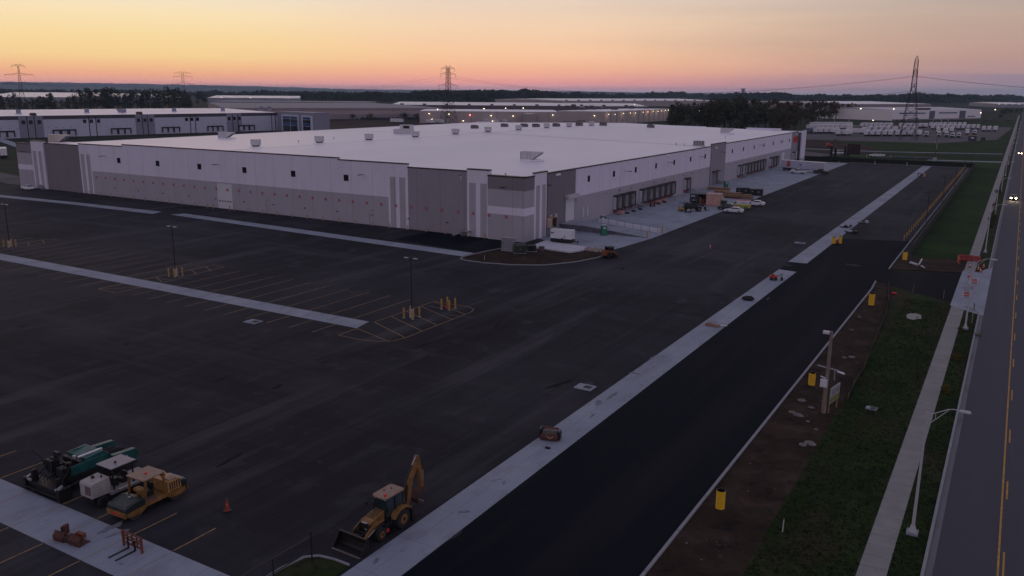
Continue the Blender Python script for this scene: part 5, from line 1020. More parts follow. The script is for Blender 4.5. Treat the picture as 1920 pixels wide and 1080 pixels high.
# dock yard clutter
t = T('telehandler', 'dark telescopic handler with big tyres beside the plywood shed', 'telehandler', -70.6, 210.6, 0, R(35))
for x in (-1.4, 1.3):
    for s in (-1, 1): wheel(t, x, s*.95, .6, .45, YEL2)
DG = mat('machine_dark_green', (.012, .02, .016), .5)
q = B(); q.bb(-2.3, 2.1, -.55, .55, .6, 1.2, DG); q.prism([(-2.3, 1.1), (-2.3, 1.8), (-.6, 2.3), (1.0, 1.7), (1.0, 1.1)], -.8, .2, DG); q.build('body', t, .04)
q = B(); q.bb(-.5, .8, .25, .95, 1.0, 2.6, GLASS2); q.bb(-.55, .85, .2, 1.0, 2.6, 2.7, BLACK); q.cyl((.2, .6, 2.8), .12, .2, WPAINT, 'Z', 8); q.build('cab', t, .03)
q = B(); q.tube([(-2.0, -.2, 2.1), (2.6, -.2, 1.4)], .2, BLACK, 6); q.tube([(2.6, -.2, 1.4), (3.2, -.2, .6)], .12, BLACK, 6); q.build('boom', t); q = B(); q.bb(3.1, 3.2, -.8, .6, .2, 1.1, BMET); q.bb(3.2, 4.3, -.6, -.45, .2, .26, BMET); q.bb(3.2, 4.3, .25, .4, .2, .26, BMET); q.build('fork', t)
t = T('forklift', 'small yellow and black forklift left of the telescopic handler', 'forklift', -72.9, 209.2, 0, R(60))
q = B(); q.bb(-1.2, .7, -.5, .5, .25, .95, mat('fork_yellow', (.42, .30, .10), .5)); q.bb(-1.25, -.7, -.5, .5, .95, 1.2, MATS['fork_yellow']); q.bb(-.5, .1, -.25, .25, .95, 1.2, BLACK); q.build('body', t, .04)
q = B(); q.bb(.75, .85, -.45, -.35, .1, 2.4, BLACK); q.bb(.75, .85, .35, .45, .1, 2.4, BLACK); q.bb(.75, .85, -.4, .4, 1.5, 1.6, BLACK); q.bb(.85, 1.9, -.3, -.2, .08, .13, BMET); q.bb(.85, 1.9, .2, .3, .08, .13, BMET); q.build('mast', t)
q = B()
for x, y in ((.5, .42), (.5, -.42), (-.9, .42), (-.9, -.42)): q.tube([(x, y, .9), (x*.85, y, 2.1)], .03, BLACK, 5)
q.bb(-.85, .5, -.45, .45, 2.08, 2.14, BLACK); q.build('overhead_guard', t)
for x in (-.9, .4):
    for s in (-1, 1): wheel(t, x, s*.5, .28, .2, BLACK)
t = T('floor_cart', 'low blue cart between the forklift and the telescopic handler', 'cart', *G(1290, 399), 0, R(20)); q = B(); q.bb(-.9, .9, -.5, .5, .25, .5, mat('dusty_blue', (.03, .05, .12), .6)); q.bb(-.3, .5, -.3, .3, .5, .85, STEEL); q.build('tray', t, .02)
for x in (-.6, .6): wheel(t, x, .45, .15, .1, BLACK)
cx, cy = G(1340, 388); A_ = (cx, cy)
t = T('plywood_shed', 'raw plywood shed with pale pinkish walls in the dock yard', 'shed', -69.6, 224.9, 0, R(12))
q = B(); q.bb(-2.0, 1.9, -1.9, 2.5, 0, 3.1, PLY); q.build('wall', t)
q = B(); q.bb(-2.05, -1.97, -1.95, -1.85, 0, 3.1, WOOD); q.bb(1.85, 1.95, -1.96, -1.9, 0, 3.1, WOOD); q.bb(-2.0, 1.9, -1.93, -1.9, .0, .12, WOOD); q.bb(-.1, -.06, -1.93, -1.9, .1, 3.0, WOOD); q.bb(1.9, 1.94, .2, .24, .1, 3.0, WOOD); q.build('batten', t)
q = B(); q.bb(-2.1, 2.0, -2.0, 2.6, 3.1, 3.2, mat('ply_roof', (.44, .30, .27), .8)); q.build('roof', t)
t = T('storage_lean_to', 'dark open-sided shed with a flat grey roof joined to the plywood one', 'shed', -74.1, 225.2, 0, R(12))
q = B(); q.bb(-2.2, -2.1, -1.9, 2.5, 0, 2.9, mat('lean_dark', (.04, .038, .045), .8)); q.bb(-2.2, 2.1, 2.4, 2.5, 0, 2.9, MATS['lean_dark']); q.bb(-2.1, .2, -1.9, -1.8, 0, 2.9, MATS['lean_dark']); q.bb(-1.9, -.8, -1.95, -1.9, 2.2, 2.6, STEEL); q.build('wall', t)
q = B(); q.bb(-2.35, 2.2, -2.1, 2.6, 2.9, 3.05, mat('grey_felt', (.12, .12, .135), .8)); q.build('roof', t)
q = B(); q.bb(.4, .9, -1.5, -1.0, 0, 2.0, WOOD); q.bb(1.1, 1.7, -1.4, -.6, 0, 1.6, ORG); q.build('stacked_boards', t)
o = tag(B().bb(-.8, .8, -.7, .7, .1, 1.5, mat('bin_green', (.02, .035, .03), .5)).bb(-.85, .85, -.75, .75, 1.5, 1.6, BLACK).bb(-.8, .8, -.72, -.7, .5, .56, STEEL).build('waste_bin', bev=.03), 'small dark green bin right of the plywood shed', 'bin'); o.location = (*G(1357, 387), 0); o.rotation_euler = (0, 0, R(15))
for i, (px, py, L_, n, lab) in enumerate([(1352, 366, 5.0, 3, 'long low timber stack left of the red-brown stacks'), (1372, 372, 5.5, 4, 'red-brown timber stack behind the plywood shed'), (1391, 373, 6.0, 3, 'timber crate stack nearest the black bundles'), (1346, 357, 8.0, 2, 'thin pale timber beams at the back of the dock yard')]):
    x, y = G(px, py); t = T('timber_stack', lab, 'timber stack', x, y+.8, 0, R(8), 'timber stacks in the dock yard'); rn = random.Random(i)
    for k in range(n):
        q = B(); L2 = L_*rn.uniform(.8, 1)
        for j in range(4): q.bb(-L2/2, L2/2, -.9+j*.46, -.5+j*.46, .12+k*.42, .42+k*.42, [WOOD, ORG, WOOD, mat('pale_timber', (.33, .23, .15), .85, var=.2)][(k+j+i) % 4])
        for a in (-.4, 0, .4): q.bb(L2*a-.06, L2*a+.06, -.95, .95, .02+k*.42, .12+k*.42, WOOD)
        q.build('timber_layer', t)
for i in range(4):
    x, y = G(1385+i*12, 364+i*1.2)
    t = T('black_bundle', 'pile of black wrapped bundles, %s from the left at the back of the dock yard' % nth(i+1), 'bundle', x, y+1.2, 0, R(10), 'black wrapped bundles in the dock yard'); q = B(); q.bb(-1.1, 1.1, -1.0, 1.0, 0, 1.9+.15*(i % 2), BLACK); q.build('wrap', t, .15); q = B(); q.bb(-.2, .05, -1.02, -1.0, 1.0, 1.35, STEEL); q.build('label_plate', t)
for i in range(6):
    x, y = -84.3, 196.5+[0, 4.3, 8.6, 17.5, 21.8, 26.2][i]
    o = tag(B().bb(-.5, .5, -.3, .3, 0, .22, BLACK).prism([(-.5, .22), (.5, .22), (.2, .38), (-.5, .38)], -.25, .25, RUB).build('wheel_chock'), 'dark wheel chock on the concrete, %s from the near end of the dock doors' % nth(i+1), 'wheel chock', 'wheel chocks at the docks'); o.location = (x+1.3, y, .012)
for i, (y, w_) in enumerate(((193.0, 'near'), (218.8, 'middle'), (222.9, 'far'))):
    o = tag(B().bb(-.6, .6, -1.2, 1.2, 0, .12, WOOD).bb(-.55, .55, -1.1, 1.1, .12, .75, mat('pinkish_carton', (.38, .23, .20), .8)).build('wrapped_pallet', bev=.03), 'pinkish wrapped pallet under the dock doors, %s one of three' % w_, 'pallet', 'wrapped pallets under the dock doors'); o.location = (-83.8, y+1.5, .012)
t = T('striped_barricade', 'small red barricade at the foot of the stair between the dock groups', 'barricade', -82.6, 212.5, .01, R(60)); q = B(); q.bb(-.7, .7, -.03, .03, .75, 1.05, REDP); q.bb(-.7, .7, -.03, .03, .3, .5, TAN); q.build('board', t); q = B(); q.bb(-.65, -.6, -.3, .3, 0, 1.1, BMET); q.bb(.6, .65, -.3, .3, 0, 1.1, BMET); q.build('leg', t)
t = T('strip_barricade', 'dark frame standing on the far end of the strip', 'barricade', *G(1724, 331), .01, R(30)); q = B(); q.bb(-.6, -.5, -.2, .2, 0, 1.5, BLACK); q.bb(.4, .5, -.2, .2, 0, 1.2, BLACK); q.bb(-.8, .7, -.05, .05, 1.0, 1.15, BLACK); q.build('frame', t)
o = tag(B().bb(-.8, .8, -.6, .6, 0, 1.1, mat('tan_carton', (.40, .25, .18), .8)).bb(-.82, -.2, -.62, -.6, .1, 1.0, mat('carton_dark', (.07, .02, .02), .8)).build('carton', bev=.02), 'tan box beside the dark frame at the far end of the strip', 'box'); o.location = (*G(1731, 331), .01)
o = tag(B().blob((0, 0, .08), (.4, .25, .12), BLACK, 4).build('asphalt_lump'), 'small dark lump on the asphalt in front of the skid steer', 'lump'); o.location = (*G(1167, 503), .0)

# ---------------------------------------------------------------- dark gate piers, fence and path clutter beyond the lot
for i, (px, py, h) in enumerate([(1558, 294, 5), (1566, 294, 4), (1584, 293, 5), (1590, 292, 4.5)]):
    x, y = G(px, py); o = tag(B().bb(-.5, .5, -.5, .5, 0, h, BLACK).bb(-.65, .65, -.65, .65, h, h+.2, BMET).build('gate_pier'), 'dark gate pier, %s from the left beyond the warehouse end' % nth(i+1), 'gate pier', 'dark gate piers beyond the warehouse'); o.location = (x, y, 0)
x, y = G(1600, 289); t = T('brown_screen', 'dark brown boarded screen right of the gate piers', 'screen', x, y, 0); q = B(); q.bb(-3, 3, -.1, .1, 0, 5, mat('brown_screen', (.035, .022, .022), .9, var=.3)); q.build('board_panel', t); q = B(); q.bb(-3.1, -2.9, -.2, .2, 0, 5.2, BLACK); q.bb(2.9, 3.1, -.2, .2, 0, 5.2, BLACK); q.build('post', t)
x, y = G(1555, 276); t = T('far_excavator', 'small red-orange excavator on the bare earth beyond the warehouse', 'excavator', x, y, 0, R(30)); q = B(); q.bb(-2, 2, -1.2, 1.2, 0, .8, BLACK); q.build('track', t); q = B(); q.bb(-1.8, 1.2, -1.1, 1.1, .8, 2.2, mat('dull_red', (.28, .05, .03), .6)); q.bb(.2, 1.4, -1.1, 0, 2.2, 3.2, BLACK); q.build('body', t, .05); q = B(); q.tube([(1.2, .3, 2), (3, .3, 4.6), (5, .3, 3.2), (4.8, .3, 1.4)], .22, BLACK, 6); q.build('boom', t)
x, y = G(1752, 302); t = T('sign_post_far', 'dark pole with a pale base box in the grass beyond the lot', 'pole', x, y, 0); q = B(); q.tube([(0, 0, 0), (0, 0, 10)], .12, BLACK, 6); q.build('pole', t); q = B(); q.bb(-.8, .8, -.5, .5, 0, 1.6, mat('pale_green_box', (.35, .38, .35), .7)); q.build('base_box', t)
x, y = G(1756, 279); t = T('hydrant_riser', 'pale pipe riser with a cap in the grass', 'riser', x, y, 0); q = B(); q.tube([(0, 0, 0), (0, 0, 4.2)], .25, mat('dull_cream', (.32, .30, .24), .8), 8); q.tube([(-1.6, 0, 3.3), (0, 0, 3.6)], .2, MATS['dull_cream'], 6); q.build('pipe', t)
for i, (px, py) in enumerate([(1572, 309), (1640, 309), (1700, 311), (1770, 312), (1625, 296), (1670, 297), (1795, 313)]):
    x, y = G(px, py); o = tag(B().tube([(0, 0, 0), (0, 0, 1.4)], .1, WDIRTY, 6).box((0, 0, 1.45), (.3, .3, .15), WDIRTY).build('marker_post'), 'short pale marker post beyond the lot kerb, %s from the left' % nth(sorted([1572, 1640, 1700, 1770, 1625, 1670, 1795]).index(px)+1), 'marker post', 'pale marker posts beyond the lot'); o.location = (x, y, 0)
t = T('pipe_pile', 'low dark pile of pipes and rubble on the grass beyond the lot', 'pipe pile', *G(1705, 297), 0, R(8)); rn = random.Random(9)
for k in range(9):
    q = B(); q.tube([(-9+k*2.2, rn.uniform(-1, 1), .4), (-6+k*2.2, rn.uniform(-1, 1), .5)], .45, mat('dull_pipe', (.10, .10, .11), .7), 8); q.build('pipe', t)

# ---------------------------------------------------------------- the truck yard
tr0 = T('yard_trailer', '', 'trailer', 0, 0, 0, 0, 'white box trailers in the far truck yard')
TW = mat('yard_trailer_white', (.66, .64, .68), .5, var=.0)
q = B(); q.bb(-1.3, 1.3, 0, 14, 1.1, 4.1, TW); bx = q.build('box', tr0); q = B(); q.bb(-1.32, 1.32, -.02, .05, 1.1, 1.25, BMET); q.bb(-.03, .03, -.03, 0, 1.2, 4.0, STEEL); q.bb(-1.32, 1.32, -.02, .04, 4.0, 4.12, STEEL); q.build('rear_frame', bx)
q = B(); q.bb(-1.0, 1.0, .3, 13, .75, 1.1, BLACK); q.bb(-1.2, 1.2, 1.2, 3.8, .1, 1.0, BLACK); q.bb(-.9, .9, 11, 11.2, 0, 1.0, BLACK); q.build('running_gear', tr0)
rows = [('front left', [(1527, 250.5), (1537, 250.5), (1547, 250.5), (1558, 250.5), (1569.5, 254.5), (1582, 254.5)]),
        ('front middle', [(1622.7, 255.5), (1634, 255.5), (1645, 255.5), (1657.5, 255.5), (1668.5, 255.5), (1681.5, 255.5), (1693.5, 255.5), (1705, 255.5), (1719.6, 255.5)]),
        ('second left', [(1514+k*9, 243) for k in range(9)]), ('back left', [(1520+k*8.3, 238) for k in range(9)]),
        ('second middle', [(1617, 249), (1628, 246.5), (1640, 246.5), (1652, 246.5), (1663, 246.5), (1675, 248), (1690, 247), (1701, 247), (1712, 247)]),
        ('back middle', [(1615+k*8.6, 239.5) for k in range(7)]+[(1688+k*9, 240) for k in range(6)]),
        ('front right', [(1758, 250), (1771, 251), (1783, 249), (1813, 253), (1844, 246.5), (1853.5, 246.5), (1864.5, 246.5)]),
        ('back right', [(1748+k*9.5, 243) for k in range(10)]), ('rearmost right', [(1744+k*9, 238.5) for k in range(8)])]
first = True
for rn_, pts in rows:
    for i, (px, py) in enumerate(pts):
        x, y = G(px, py); lab = 'white box trailer, %s from left, %s row of the far truck yard' % (nth(i+1), rn_)
        rz = R(random.uniform(-3, 3)+(-8 if 'left' in rn_ else 0)); px += random.uniform(-.8, .8)
        if first: tr0.location = (x, y, 0); tr0.rotation_euler = (0, 0, rz); tr0['label'] = lab; first = False
        else: dup(tr0, x, y, 0, rz, lab)
x, y = G(1514.5, 250.5); tb = T('yard_trailer', 'blue box trailer at the left end of the far truck yard', 'trailer', x, y, 0); q = B(); q.bb(-1.3, 1.3, 0, 14, 1.1, 4.1, mat('trailer_blue', (.07, .11, .20), .5)); q.build('box', tb); q = B(); q.bb(-1, 1, .3, 13, .1, 1.1, BLACK); q.build('running_gear', tb)
x, y = G(1606, 251); dup(tr0, x+6, y, 0, R(86), 'white box trailer parked sideways in the gap of the far truck yard')
# tractors
tc0 = T('truck_tractor', '', 'truck', 0, 0, 0, 0, 'white tractor units in the far truck yard')
q = B(); q.prism([(-.0, .9), (-.0, 1.9), (1.2, 2.1), (1.6, 3.3), (3.6, 3.7), (3.8, 3.7), (3.8, .9)], -1.2, 1.2, CARW, 'X'); q.build('cab', tc0, .05)
q = B(); q.add([(-1.0, 1.19, 2.15), (1.0, 1.19, 2.15), (.95, 1.55, 3.2), (-.95, 1.55, 3.2)], [(0, 1, 2, 3)], GLASS); q.build('windscreen', tc0); q = B(); q.bb(-1.0, 1.0, -.1, -.0, .6, 1.7, BLACK); q.build('grille', tc0)
q = B(); q.bb(-.5, .5, .3, 7, .5, .9, BLACK)
for yy in (.9, 5.2, 6.3): q.cyl((-1.0, yy, .5), .5, .4, RUB, 'X', 12); q.cyl((1.0, yy, .5), .5, .4, RUB, 'X', 12)
q.build('running_gear', tc0)
f = True
for i, (px, py) in enumerate([(1736, 256.5), (1760, 257), (1774, 257.5), (1784.5, 259), (1796.5, 259), (1826, 253)]):
    x, y = G(px, py); lab = 'white tractor unit, %s from the left at the front of the truck yard' % nth(i+1)
    if f: tc0.location = (x, y, 0); tc0['label'] = lab; f = False
    else: dup(tc0, x, y, 0, R(random.uniform(-6, 6)), lab)
x, y = G(1823, 264); t = T('guard_kiosk', 'small purple-brown kiosk with a pale roof at the truck yard entrance', 'kiosk', x, y, 0); q = B(); q.bb(-2.4, 2.4, -2, 2, 0, 3.2, mat('kiosk_purple', (.05, .03, .08), .6)); q.build('wall', t); q = B(); q.bb(-2.8, 2.8, -2.4, 2.4, 3.2, 3.6, TAN); q.build('roof', t); q = B(); q.bb(-1, 1, -2.05, -2, 1.6, 2.4, WPAINT); q.build('window', t)
x, y = G(1843, 263); o = tag(B().bb(-1.4, 1.4, -1, 1, 0, 1.8, mat('yard_box', (.05, .04, .06), .7)).bb(-1.5, 1.5, -1.1, 1.1, 1.8, 1.95, BLACK).build('skip', bev=.05), 'dark bin right of the purple kiosk', 'bin'); o.location = (x, y, 0)
yp = None
for i, (px, py, h) in enumerate([(1532, 236, 8), (1563.5, 238, 10), (1590.5, 239, 11), (1748.5, 239, 9), (1763.5, 238, 9), (1776.5, 238, 9)]):
    x, y = G(px, py); o = tag(B().tube([(0, 0, 0), (0, 0, h)], .18, WDIRTY, 6).bb(-.6, .6, -.2, .2, h, h+.2, WDIRTY).build('yard_mast'), 'pale mast in the far truck yard, %s from the left' % nth(i+1), 'mast', 'pale masts in the truck yard'); o.location = (x, y, 0)
# ---------------------------------------------------------------- far buildings
def span(p0, p1): return math.atan2(p1[1]-p0[1], p1[0]-p0[0]), math.hypot(p1[0]-p0[0], p1[1]-p0[1])
BL = mat('blue_glazing', (.03, .09, .20), .15, spec=.8)
NBW = mat('cool_white_panel', (.50, .51, .62), .7, var=.05, coord='World', scale=.1); NBG = mat('cool_grey_panel', (.24, .24, .31), .7, var=.05, coord='World', scale=.1); NBD = mat('dark_band', (.055, .055, .075), .6, var=.1)
# neighbouring warehouse on the left
P1 = G(520, 211, 13); P0 = G(-60, 219, 13); a, Ln = span(P0, P1)
t = T('neighbour_warehouse', 'white warehouse with a dark eaves band and dock doors at the upper left', 'warehouse', P0[0], P0[1], 0, a)
q = B(); q.bb(0, Ln, 0, .5, 0, 10.8, NBW); q.bb(0, Ln, -.02, .5, 10.8, 12.9, NBD); q.bb(0, .5, .5, 150, 0, 12.9, NBW); q.bb(Ln-.5, Ln, .5, 150, 0, 12.9, NBW); q.build('wall', t)
q = B(); q.add([(0, .1, 13), (Ln, .1, 13), (Ln, 80, 14.6), (0, 80, 14.6), (Ln, 160, 13), (0, 160, 13)], [(0, 1, 2, 3), (3, 2, 4, 5)], ROOFM); q.bb(0, Ln, -.1, .4, 12.9, 13.05, CAP); q.build('roof', t)
def nbx(px): # distance along this facade for a photo column
    d = ray(px, 240); ca, sa = math.cos(a), math.sin(a)
    # solve (d*s).y' = 0 in facade frame
    ox, oy = -P0[0], -P0[1]; dx, dy = d.x, d.y
    yy0 = -ox*sa+oy*ca; ddy = -dx*sa+dy*ca; s = -yy0/ddy
    return (ox+dx*s)*ca+(oy+dy*s)*sa
for x0, x1 in ((36, 82), (255, 291), (426, 454)):
    q = B(); q.bb(nbx(x0), nbx(x1), -.06, -.02, 0, 12.88, NBG); q.build('grey_bay', t)
q = B()
for px in (52, 66, 168, 181, 268, 278, 357.5, 367, 437, 447, 510, 517): x = nbx(px); q.bb(x-.25, x+.25, -.1, -.06, 0, 12.8 if px < 100 else 12.5, BMET)
q.build('downpipe', t)
for px in (45, 59, 75, 160, 172.5, 186, 261, 273, 284.5, 351, 361, 371.5, 431, 440.5, 450):
    x = nbx(px); q = B(); q.bb(x-1.0, x+1.0, -.12, -.07, 8.2, 10.4, GLASS); q.build('window', t)
for px in (4, 19, 105, 120, 135, 214, 227, 239, 309, 320, 331, 394, 403, 413, 452, 462, 472):
    x = nbx(px); q = B(); q.bb(x-2.1, x+2.1, -.9, -.02, 3.9, 4.6, BLACK); q.bb(x-2.1, x-1.6, -.9, -.02, 0.9, 3.9, BLACK); q.bb(x+1.6, x+2.1, -.9, -.02, .9, 3.9, BLACK); q.bb(x-1.6, x+1.6, -.2, -.03, .9, 3.9, NBW); q.build('dock_door', t)
q = B()
for i in range(44): x = nbx(2)+i*(Ln-10)/44; q.bb(x-.2, x+.2, -.08, -.04, 5.6, 6.0, BMET)
q.build('dock_number', t)
for i, (px, py, k) in enumerate([(35, 213, 0), (62, 215.5, 1), (163, 211, 0), (228, 210.5, 2), (261, 213, 1), (326.5, 209, 0), (418, 208, 0), (490, 206, 0), (505, 206, 0)]):
    x, y = G(px, py, 13.8); q = B()
    if k == 0: q.bb(-1.3, 1.3, -1.3, 1.3, 0, .6, NBW).bb(-1, 1, -1, 1, .6, 3, NBG)
    elif k == 1: q.bb(-2, 2, -1, 1, 0, 1.3, BLACK).bb(-1.5, 1.5, -.8, .8, 1.3, 1.6, BMET)
    else: q.prism([(-3.5, 2.6), (3, 2.6), (3, .3), (-1.5, .3)], -1.5, 1.5, NBG)
    o = tag(q.build('roof_unit'), 'rooftop unit on the neighbouring warehouse, %s from the left' % nth(i+1), 'roof unit', 'rooftop units on the neighbouring warehouse'); o.location = (x, y, 13.4)
# its glazed corner block
Q0 = G(520, 210, 13.5); Q1 = G(585, 213, 13.5); a2, L2 = span(Q0, Q1)
t = T('office_corner', 'grey glazed office corner with blue windows at the end of the neighbouring warehouse', 'office', Q0[0], Q0[1], 0, a2)
q = B(); q.bb(0, L2, 0, 14, 0, 13.6, NBG); q.bb(L2*.14, L2*.63, -.6, 0, 0, 12.0, NBW); q.bb(L2*.72, L2*1.01, -.6, 0, 0, 12.0, NBW); q.bb(-.2, L2+.2, -.1, 14.1, 13.6, 13.9, NBG); q.build('wall', t)
for x0, x1 in ((.18, .385), (.40, .60), (.76, .965)):
    for z0, z1, m_ in ((9.2, 10.9, BL), (6.5, 9.0, GLASS), (4.6, 6.4, BL), (.3, 4.4, GLASS)):
        q = B(); q.bb(L2*x0, L2*x1, -.7, -.6, z0, z1, m_); q.build('window', t)
def simple_building(name, lab, cat, pL, pR, h, depth, wallm, roofm=ROOFM, base_z=0, side=None, joints=0, winz=None, group=None, roof_h=.6):
    a, L_ = span(pL, pR); t = T(name, lab, cat, pL[0], pL[1], 0, a, group)
    q = B(); q.bb(0, L_, 0, .6, 0, h, wallm); q.bb(0, .6, .6, depth, 0, h, wallm); q.bb(L_-.6, L_, .6, depth, 0, h, wallm); q.bb(.6, L_-.6, depth-.6, depth, 0, h, wallm); wl = q.build('wall', t)
    q = B(); q.add([(0, 0, h), (L_, 0, h), (L_, depth/2, h+roof_h), (0, depth/2, h+roof_h), (L_, depth, h), (0, depth, h)], [(0, 1, 2, 3), (3, 2, 4, 5), (0, 3, 5), (1, 4, 2)], roofm); q.build('roof', t)
    if joints:
        q = B(); k = joints
        while k < L_: q.bb(k-.12, k+.12, -.05, 0, 0, h, mat('joint_dark', (.06, .055, .06), .8)); k += joints
        q.build('panel_joint', t)
    return t, L_
TANW = mat('tan_wall', (.44, .37, .355), .8, var=.06, coord='World', scale=.05); BRW = mat('brown_wall', (.28, .235, .25), .85, var=.08, coord='World', scale=.05); TANB = mat('pinkish_band', (.38, .31, .31), .85, var=.08, coord='World', scale=.05)
FROOF = mat('far_roof_membrane', (.78, .76, .78), .42, spec=.6, var=.03, coord='World', scale=.02)
GRW = mat('far_grey_wall', (.28, .27, .31), .85, var=.08, coord='World', scale=.05)
# tan building in the centre: south front, then its long lit east side
cA = G(787, 231); cC = G(1133, 234.5); cB = G(1045, 233)
tb, L_ = simple_building('tan_warehouse', 'tan warehouse with lit wall lamps beyond the main roof, left part', 'warehouse', cA, cB, 11.2, 90, TANW, joints=24)
cD = G(1252, 226)
a, Ls = span(cC, cD)
a3, L3 = span(cB, cC)
t = T('tan_warehouse_wing', 'taller tan warehouse wing with a row of bright lamps along its right side', 'warehouse', cB[0], cB[1], 0, a3)
dl = Vector((cD[0]-cB[0], cD[1]-cB[1], 0)); ca, sa = math.cos(a3), math.sin(a3); dd = (dl.x*ca+dl.y*sa, -dl.x*sa+dl.y*ca)
q = B(); q.prism([(0.02, 0), (L3, 0), dd, (dd[0]-L3*.9, dd[1])], 0, 12.0, TANW, 'Z'); q.build('wall', t)
q = B(); q.prism([(0, 0), (L3, 0), dd, (dd[0]-L3*.9, dd[1])], 12.0, 12.4, ROOFM, 'Z'); q.build('roof', t)
q = B(); ux, uy = (dd[0]-L3)/Ls, dd[1]/Ls
for k in range(1, 12): q.box((L3+ux*Ls*k/12, uy*Ls*k/12, 6), (.3, .5, 12), MATS['joint_dark'])
q.build('panel_joint', t)
LIT = mat('lit_lamp', (1, .9, .75), .3, emit=(1, .80, .52), es=7, var=0); LITR = mat('lit_lamp_red', (1, .2, .2), .3, emit=(1, .25, .22), es=14, var=0)
def lit(x, y, z, lab, m=LIT, s=.42, grp='lit lamps on the tan warehouse'):
    q = B(); q.box((0, 0, 0), (s, s, s*.8), m); q.bb(-s*.7, s*.7, -s*.7, s*.7, s*.4, s*.6, BMET); o = tag(q.build('wall_lamp', bev=0), lab, 'wall lamp', grp); o.location = (x, y, z)
for i, (k, z) in enumerate([(.04, 9.6), (.13, 9.2), (.25, 9.9), (.35, 10), (.43, 9.7), (.55, 10.2), (.63, 10.2), (.72, 10.8), (.8, 10.4), (.86, 10.6), (.93, 11), (.985, 11)]):
    x = cC[0]+(cD[0]-cC[0])*k; y = cC[1]+(cD[1]-cC[1])*k
    lit(x+1.4, y-.6, z, '%s lit lamp from the left along the right side of the tan warehouse' % nth(i+1), LITR if i == 6 else LIT,   .38)
    if i % 2 == 0 or i == 7:
        ld = bpy.data.lights.new('wall_lamp_glow', 'POINT'); ld.energy = 120; ld.color = (1, .75, .5); ld.shadow_soft_size = .4; lo = bpy.data.objects.new('wall_lamp_glow', ld); COL.objects.link(lo); lo.location = (x+2.6, y-1.2, z-.8)
for i, (px, py) in enumerate([(804.5, 213), (810, 223.5), (842, 214), (868.5, 226.5), (881.5, 215.5), (921, 216.8), (923, 227), (962, 217.5), (1036.5, 215.5), (1114.5, 217)]):
    # on the front plane of the tan building
    d = ray(px, py); a_, l_ = span(cA, cB if px < 1045 else cC); p0 = cA if px < 1045 else cB
    if px >= 1045: a_ = a3
    nx, ny = -math.sin(a_), math.cos(a_); s = (p0[0]*nx+p0[1]*ny-1.3)/(d.x*nx+d.y*ny)
    lit(d.x*s, d.y*s, CAM_H+d.z*s, '%s lit lamp from the left on the front of the tan warehouse' % nth(i+1), LITR if i == 4 else LIT, .5)
for i, (px, py) in enumerate([(820.5, 205.2), (907.5, 204), (948, 203), (981, 202.8)]):
    x, y = G(px, py, 12); lit(x, y, 12.1, '%s lit lamp from the left on the roof edge of the tan warehouse' % nth(i+1), LIT, .6, 'lit lamps on the tan roof edge')
x, y = G(992, 233); t = T('storage_tank', 'round tan water tank in front of the tan warehouse', 'tank', x, y, 0); q = B(); q.cyl((0, 0, 4.7), 6.4, 9.4, mat('tank_tan', (.36, .30, .29), .7, var=.06), 'Z', 32); q.build('shell', t); q = B(); q.tube([(0, 0, 9.4), (0, 0, 9.9)], [6.3, 1.5], WDIRTY, 32); q.build('lid', t)
x, y = G(906, 231); t = T('brown_annex', 'small brown block against the tan warehouse front', 'annex', x, y-3, 0, a3); q = B(); q.bb(-4.2, 4.2, -4, 4, 0, 8.2, BRW); q.build('wall', t); q = B(); q.bb(-4.4, 4.4, -4.2, 4.2, 8.2, 8.5, BRW); q.build('roof', t)
x, y = G(1085, 236); t = T('brown_annex', 'lower brown block beside the tan warehouse corner', 'annex', x, y-3, 0, a3); q = B(); q.bb(-12, 7, -3, 3, 0, 4.6, BRW); q.bb(0, 7, -3.2, 3, 4.6, 5.6, BRW); q.build('wall', t); q = B(); q.bb(-12.2, 0, -3.2, 3, 4.6, 4.8, TANB); q.build('roof', t)
rn = random.Random(2)
for i, (px, py) in enumerate([(1090, 206.5), (1098, 205), (1114, 206), (1127, 205), (1152, 206), (1184, 204), (1109, 203), (1078, 204), (1063, 203), (1211, 204), (1075, 200.5)]):
    x, y = G(px, py, 12.2); s = rn.uniform(1.6, 3.2); o = tag(B().bb(-s, s, -2, 2, 0, s*.9, mat('roof_clutter', (.10, .09, .10), .8)).bb(-s*.6, s*.9, -1.6, 1.6, s*.9, s*1.1, WDIRTY if i % 3 == 0 else BMET).build('roof_unit'), 'rooftop unit on the tan warehouse wing, %s from the left' % nth(sorted([1090, 1098, 1114, 1127, 1152, 1184, 1109, 1078, 1063, 1211, 1075]).index(px)+1), 'roof unit', 'rooftop units on the tan warehouse'); o.location = (x, y, 12.35)
# trucks at its foot
for i, px in enumerate([775]+[832, 850, 936, 953, 968]):
    x, y = G(px, 231 if i == 0 else 232.5); dup(tr0, x-6, y-8, 0, R(88 if i == 0 else 60), 'white trailer at the foot of the tan warehouse, %s from the left' % nth(i+1), 'trailers by the tan warehouse')
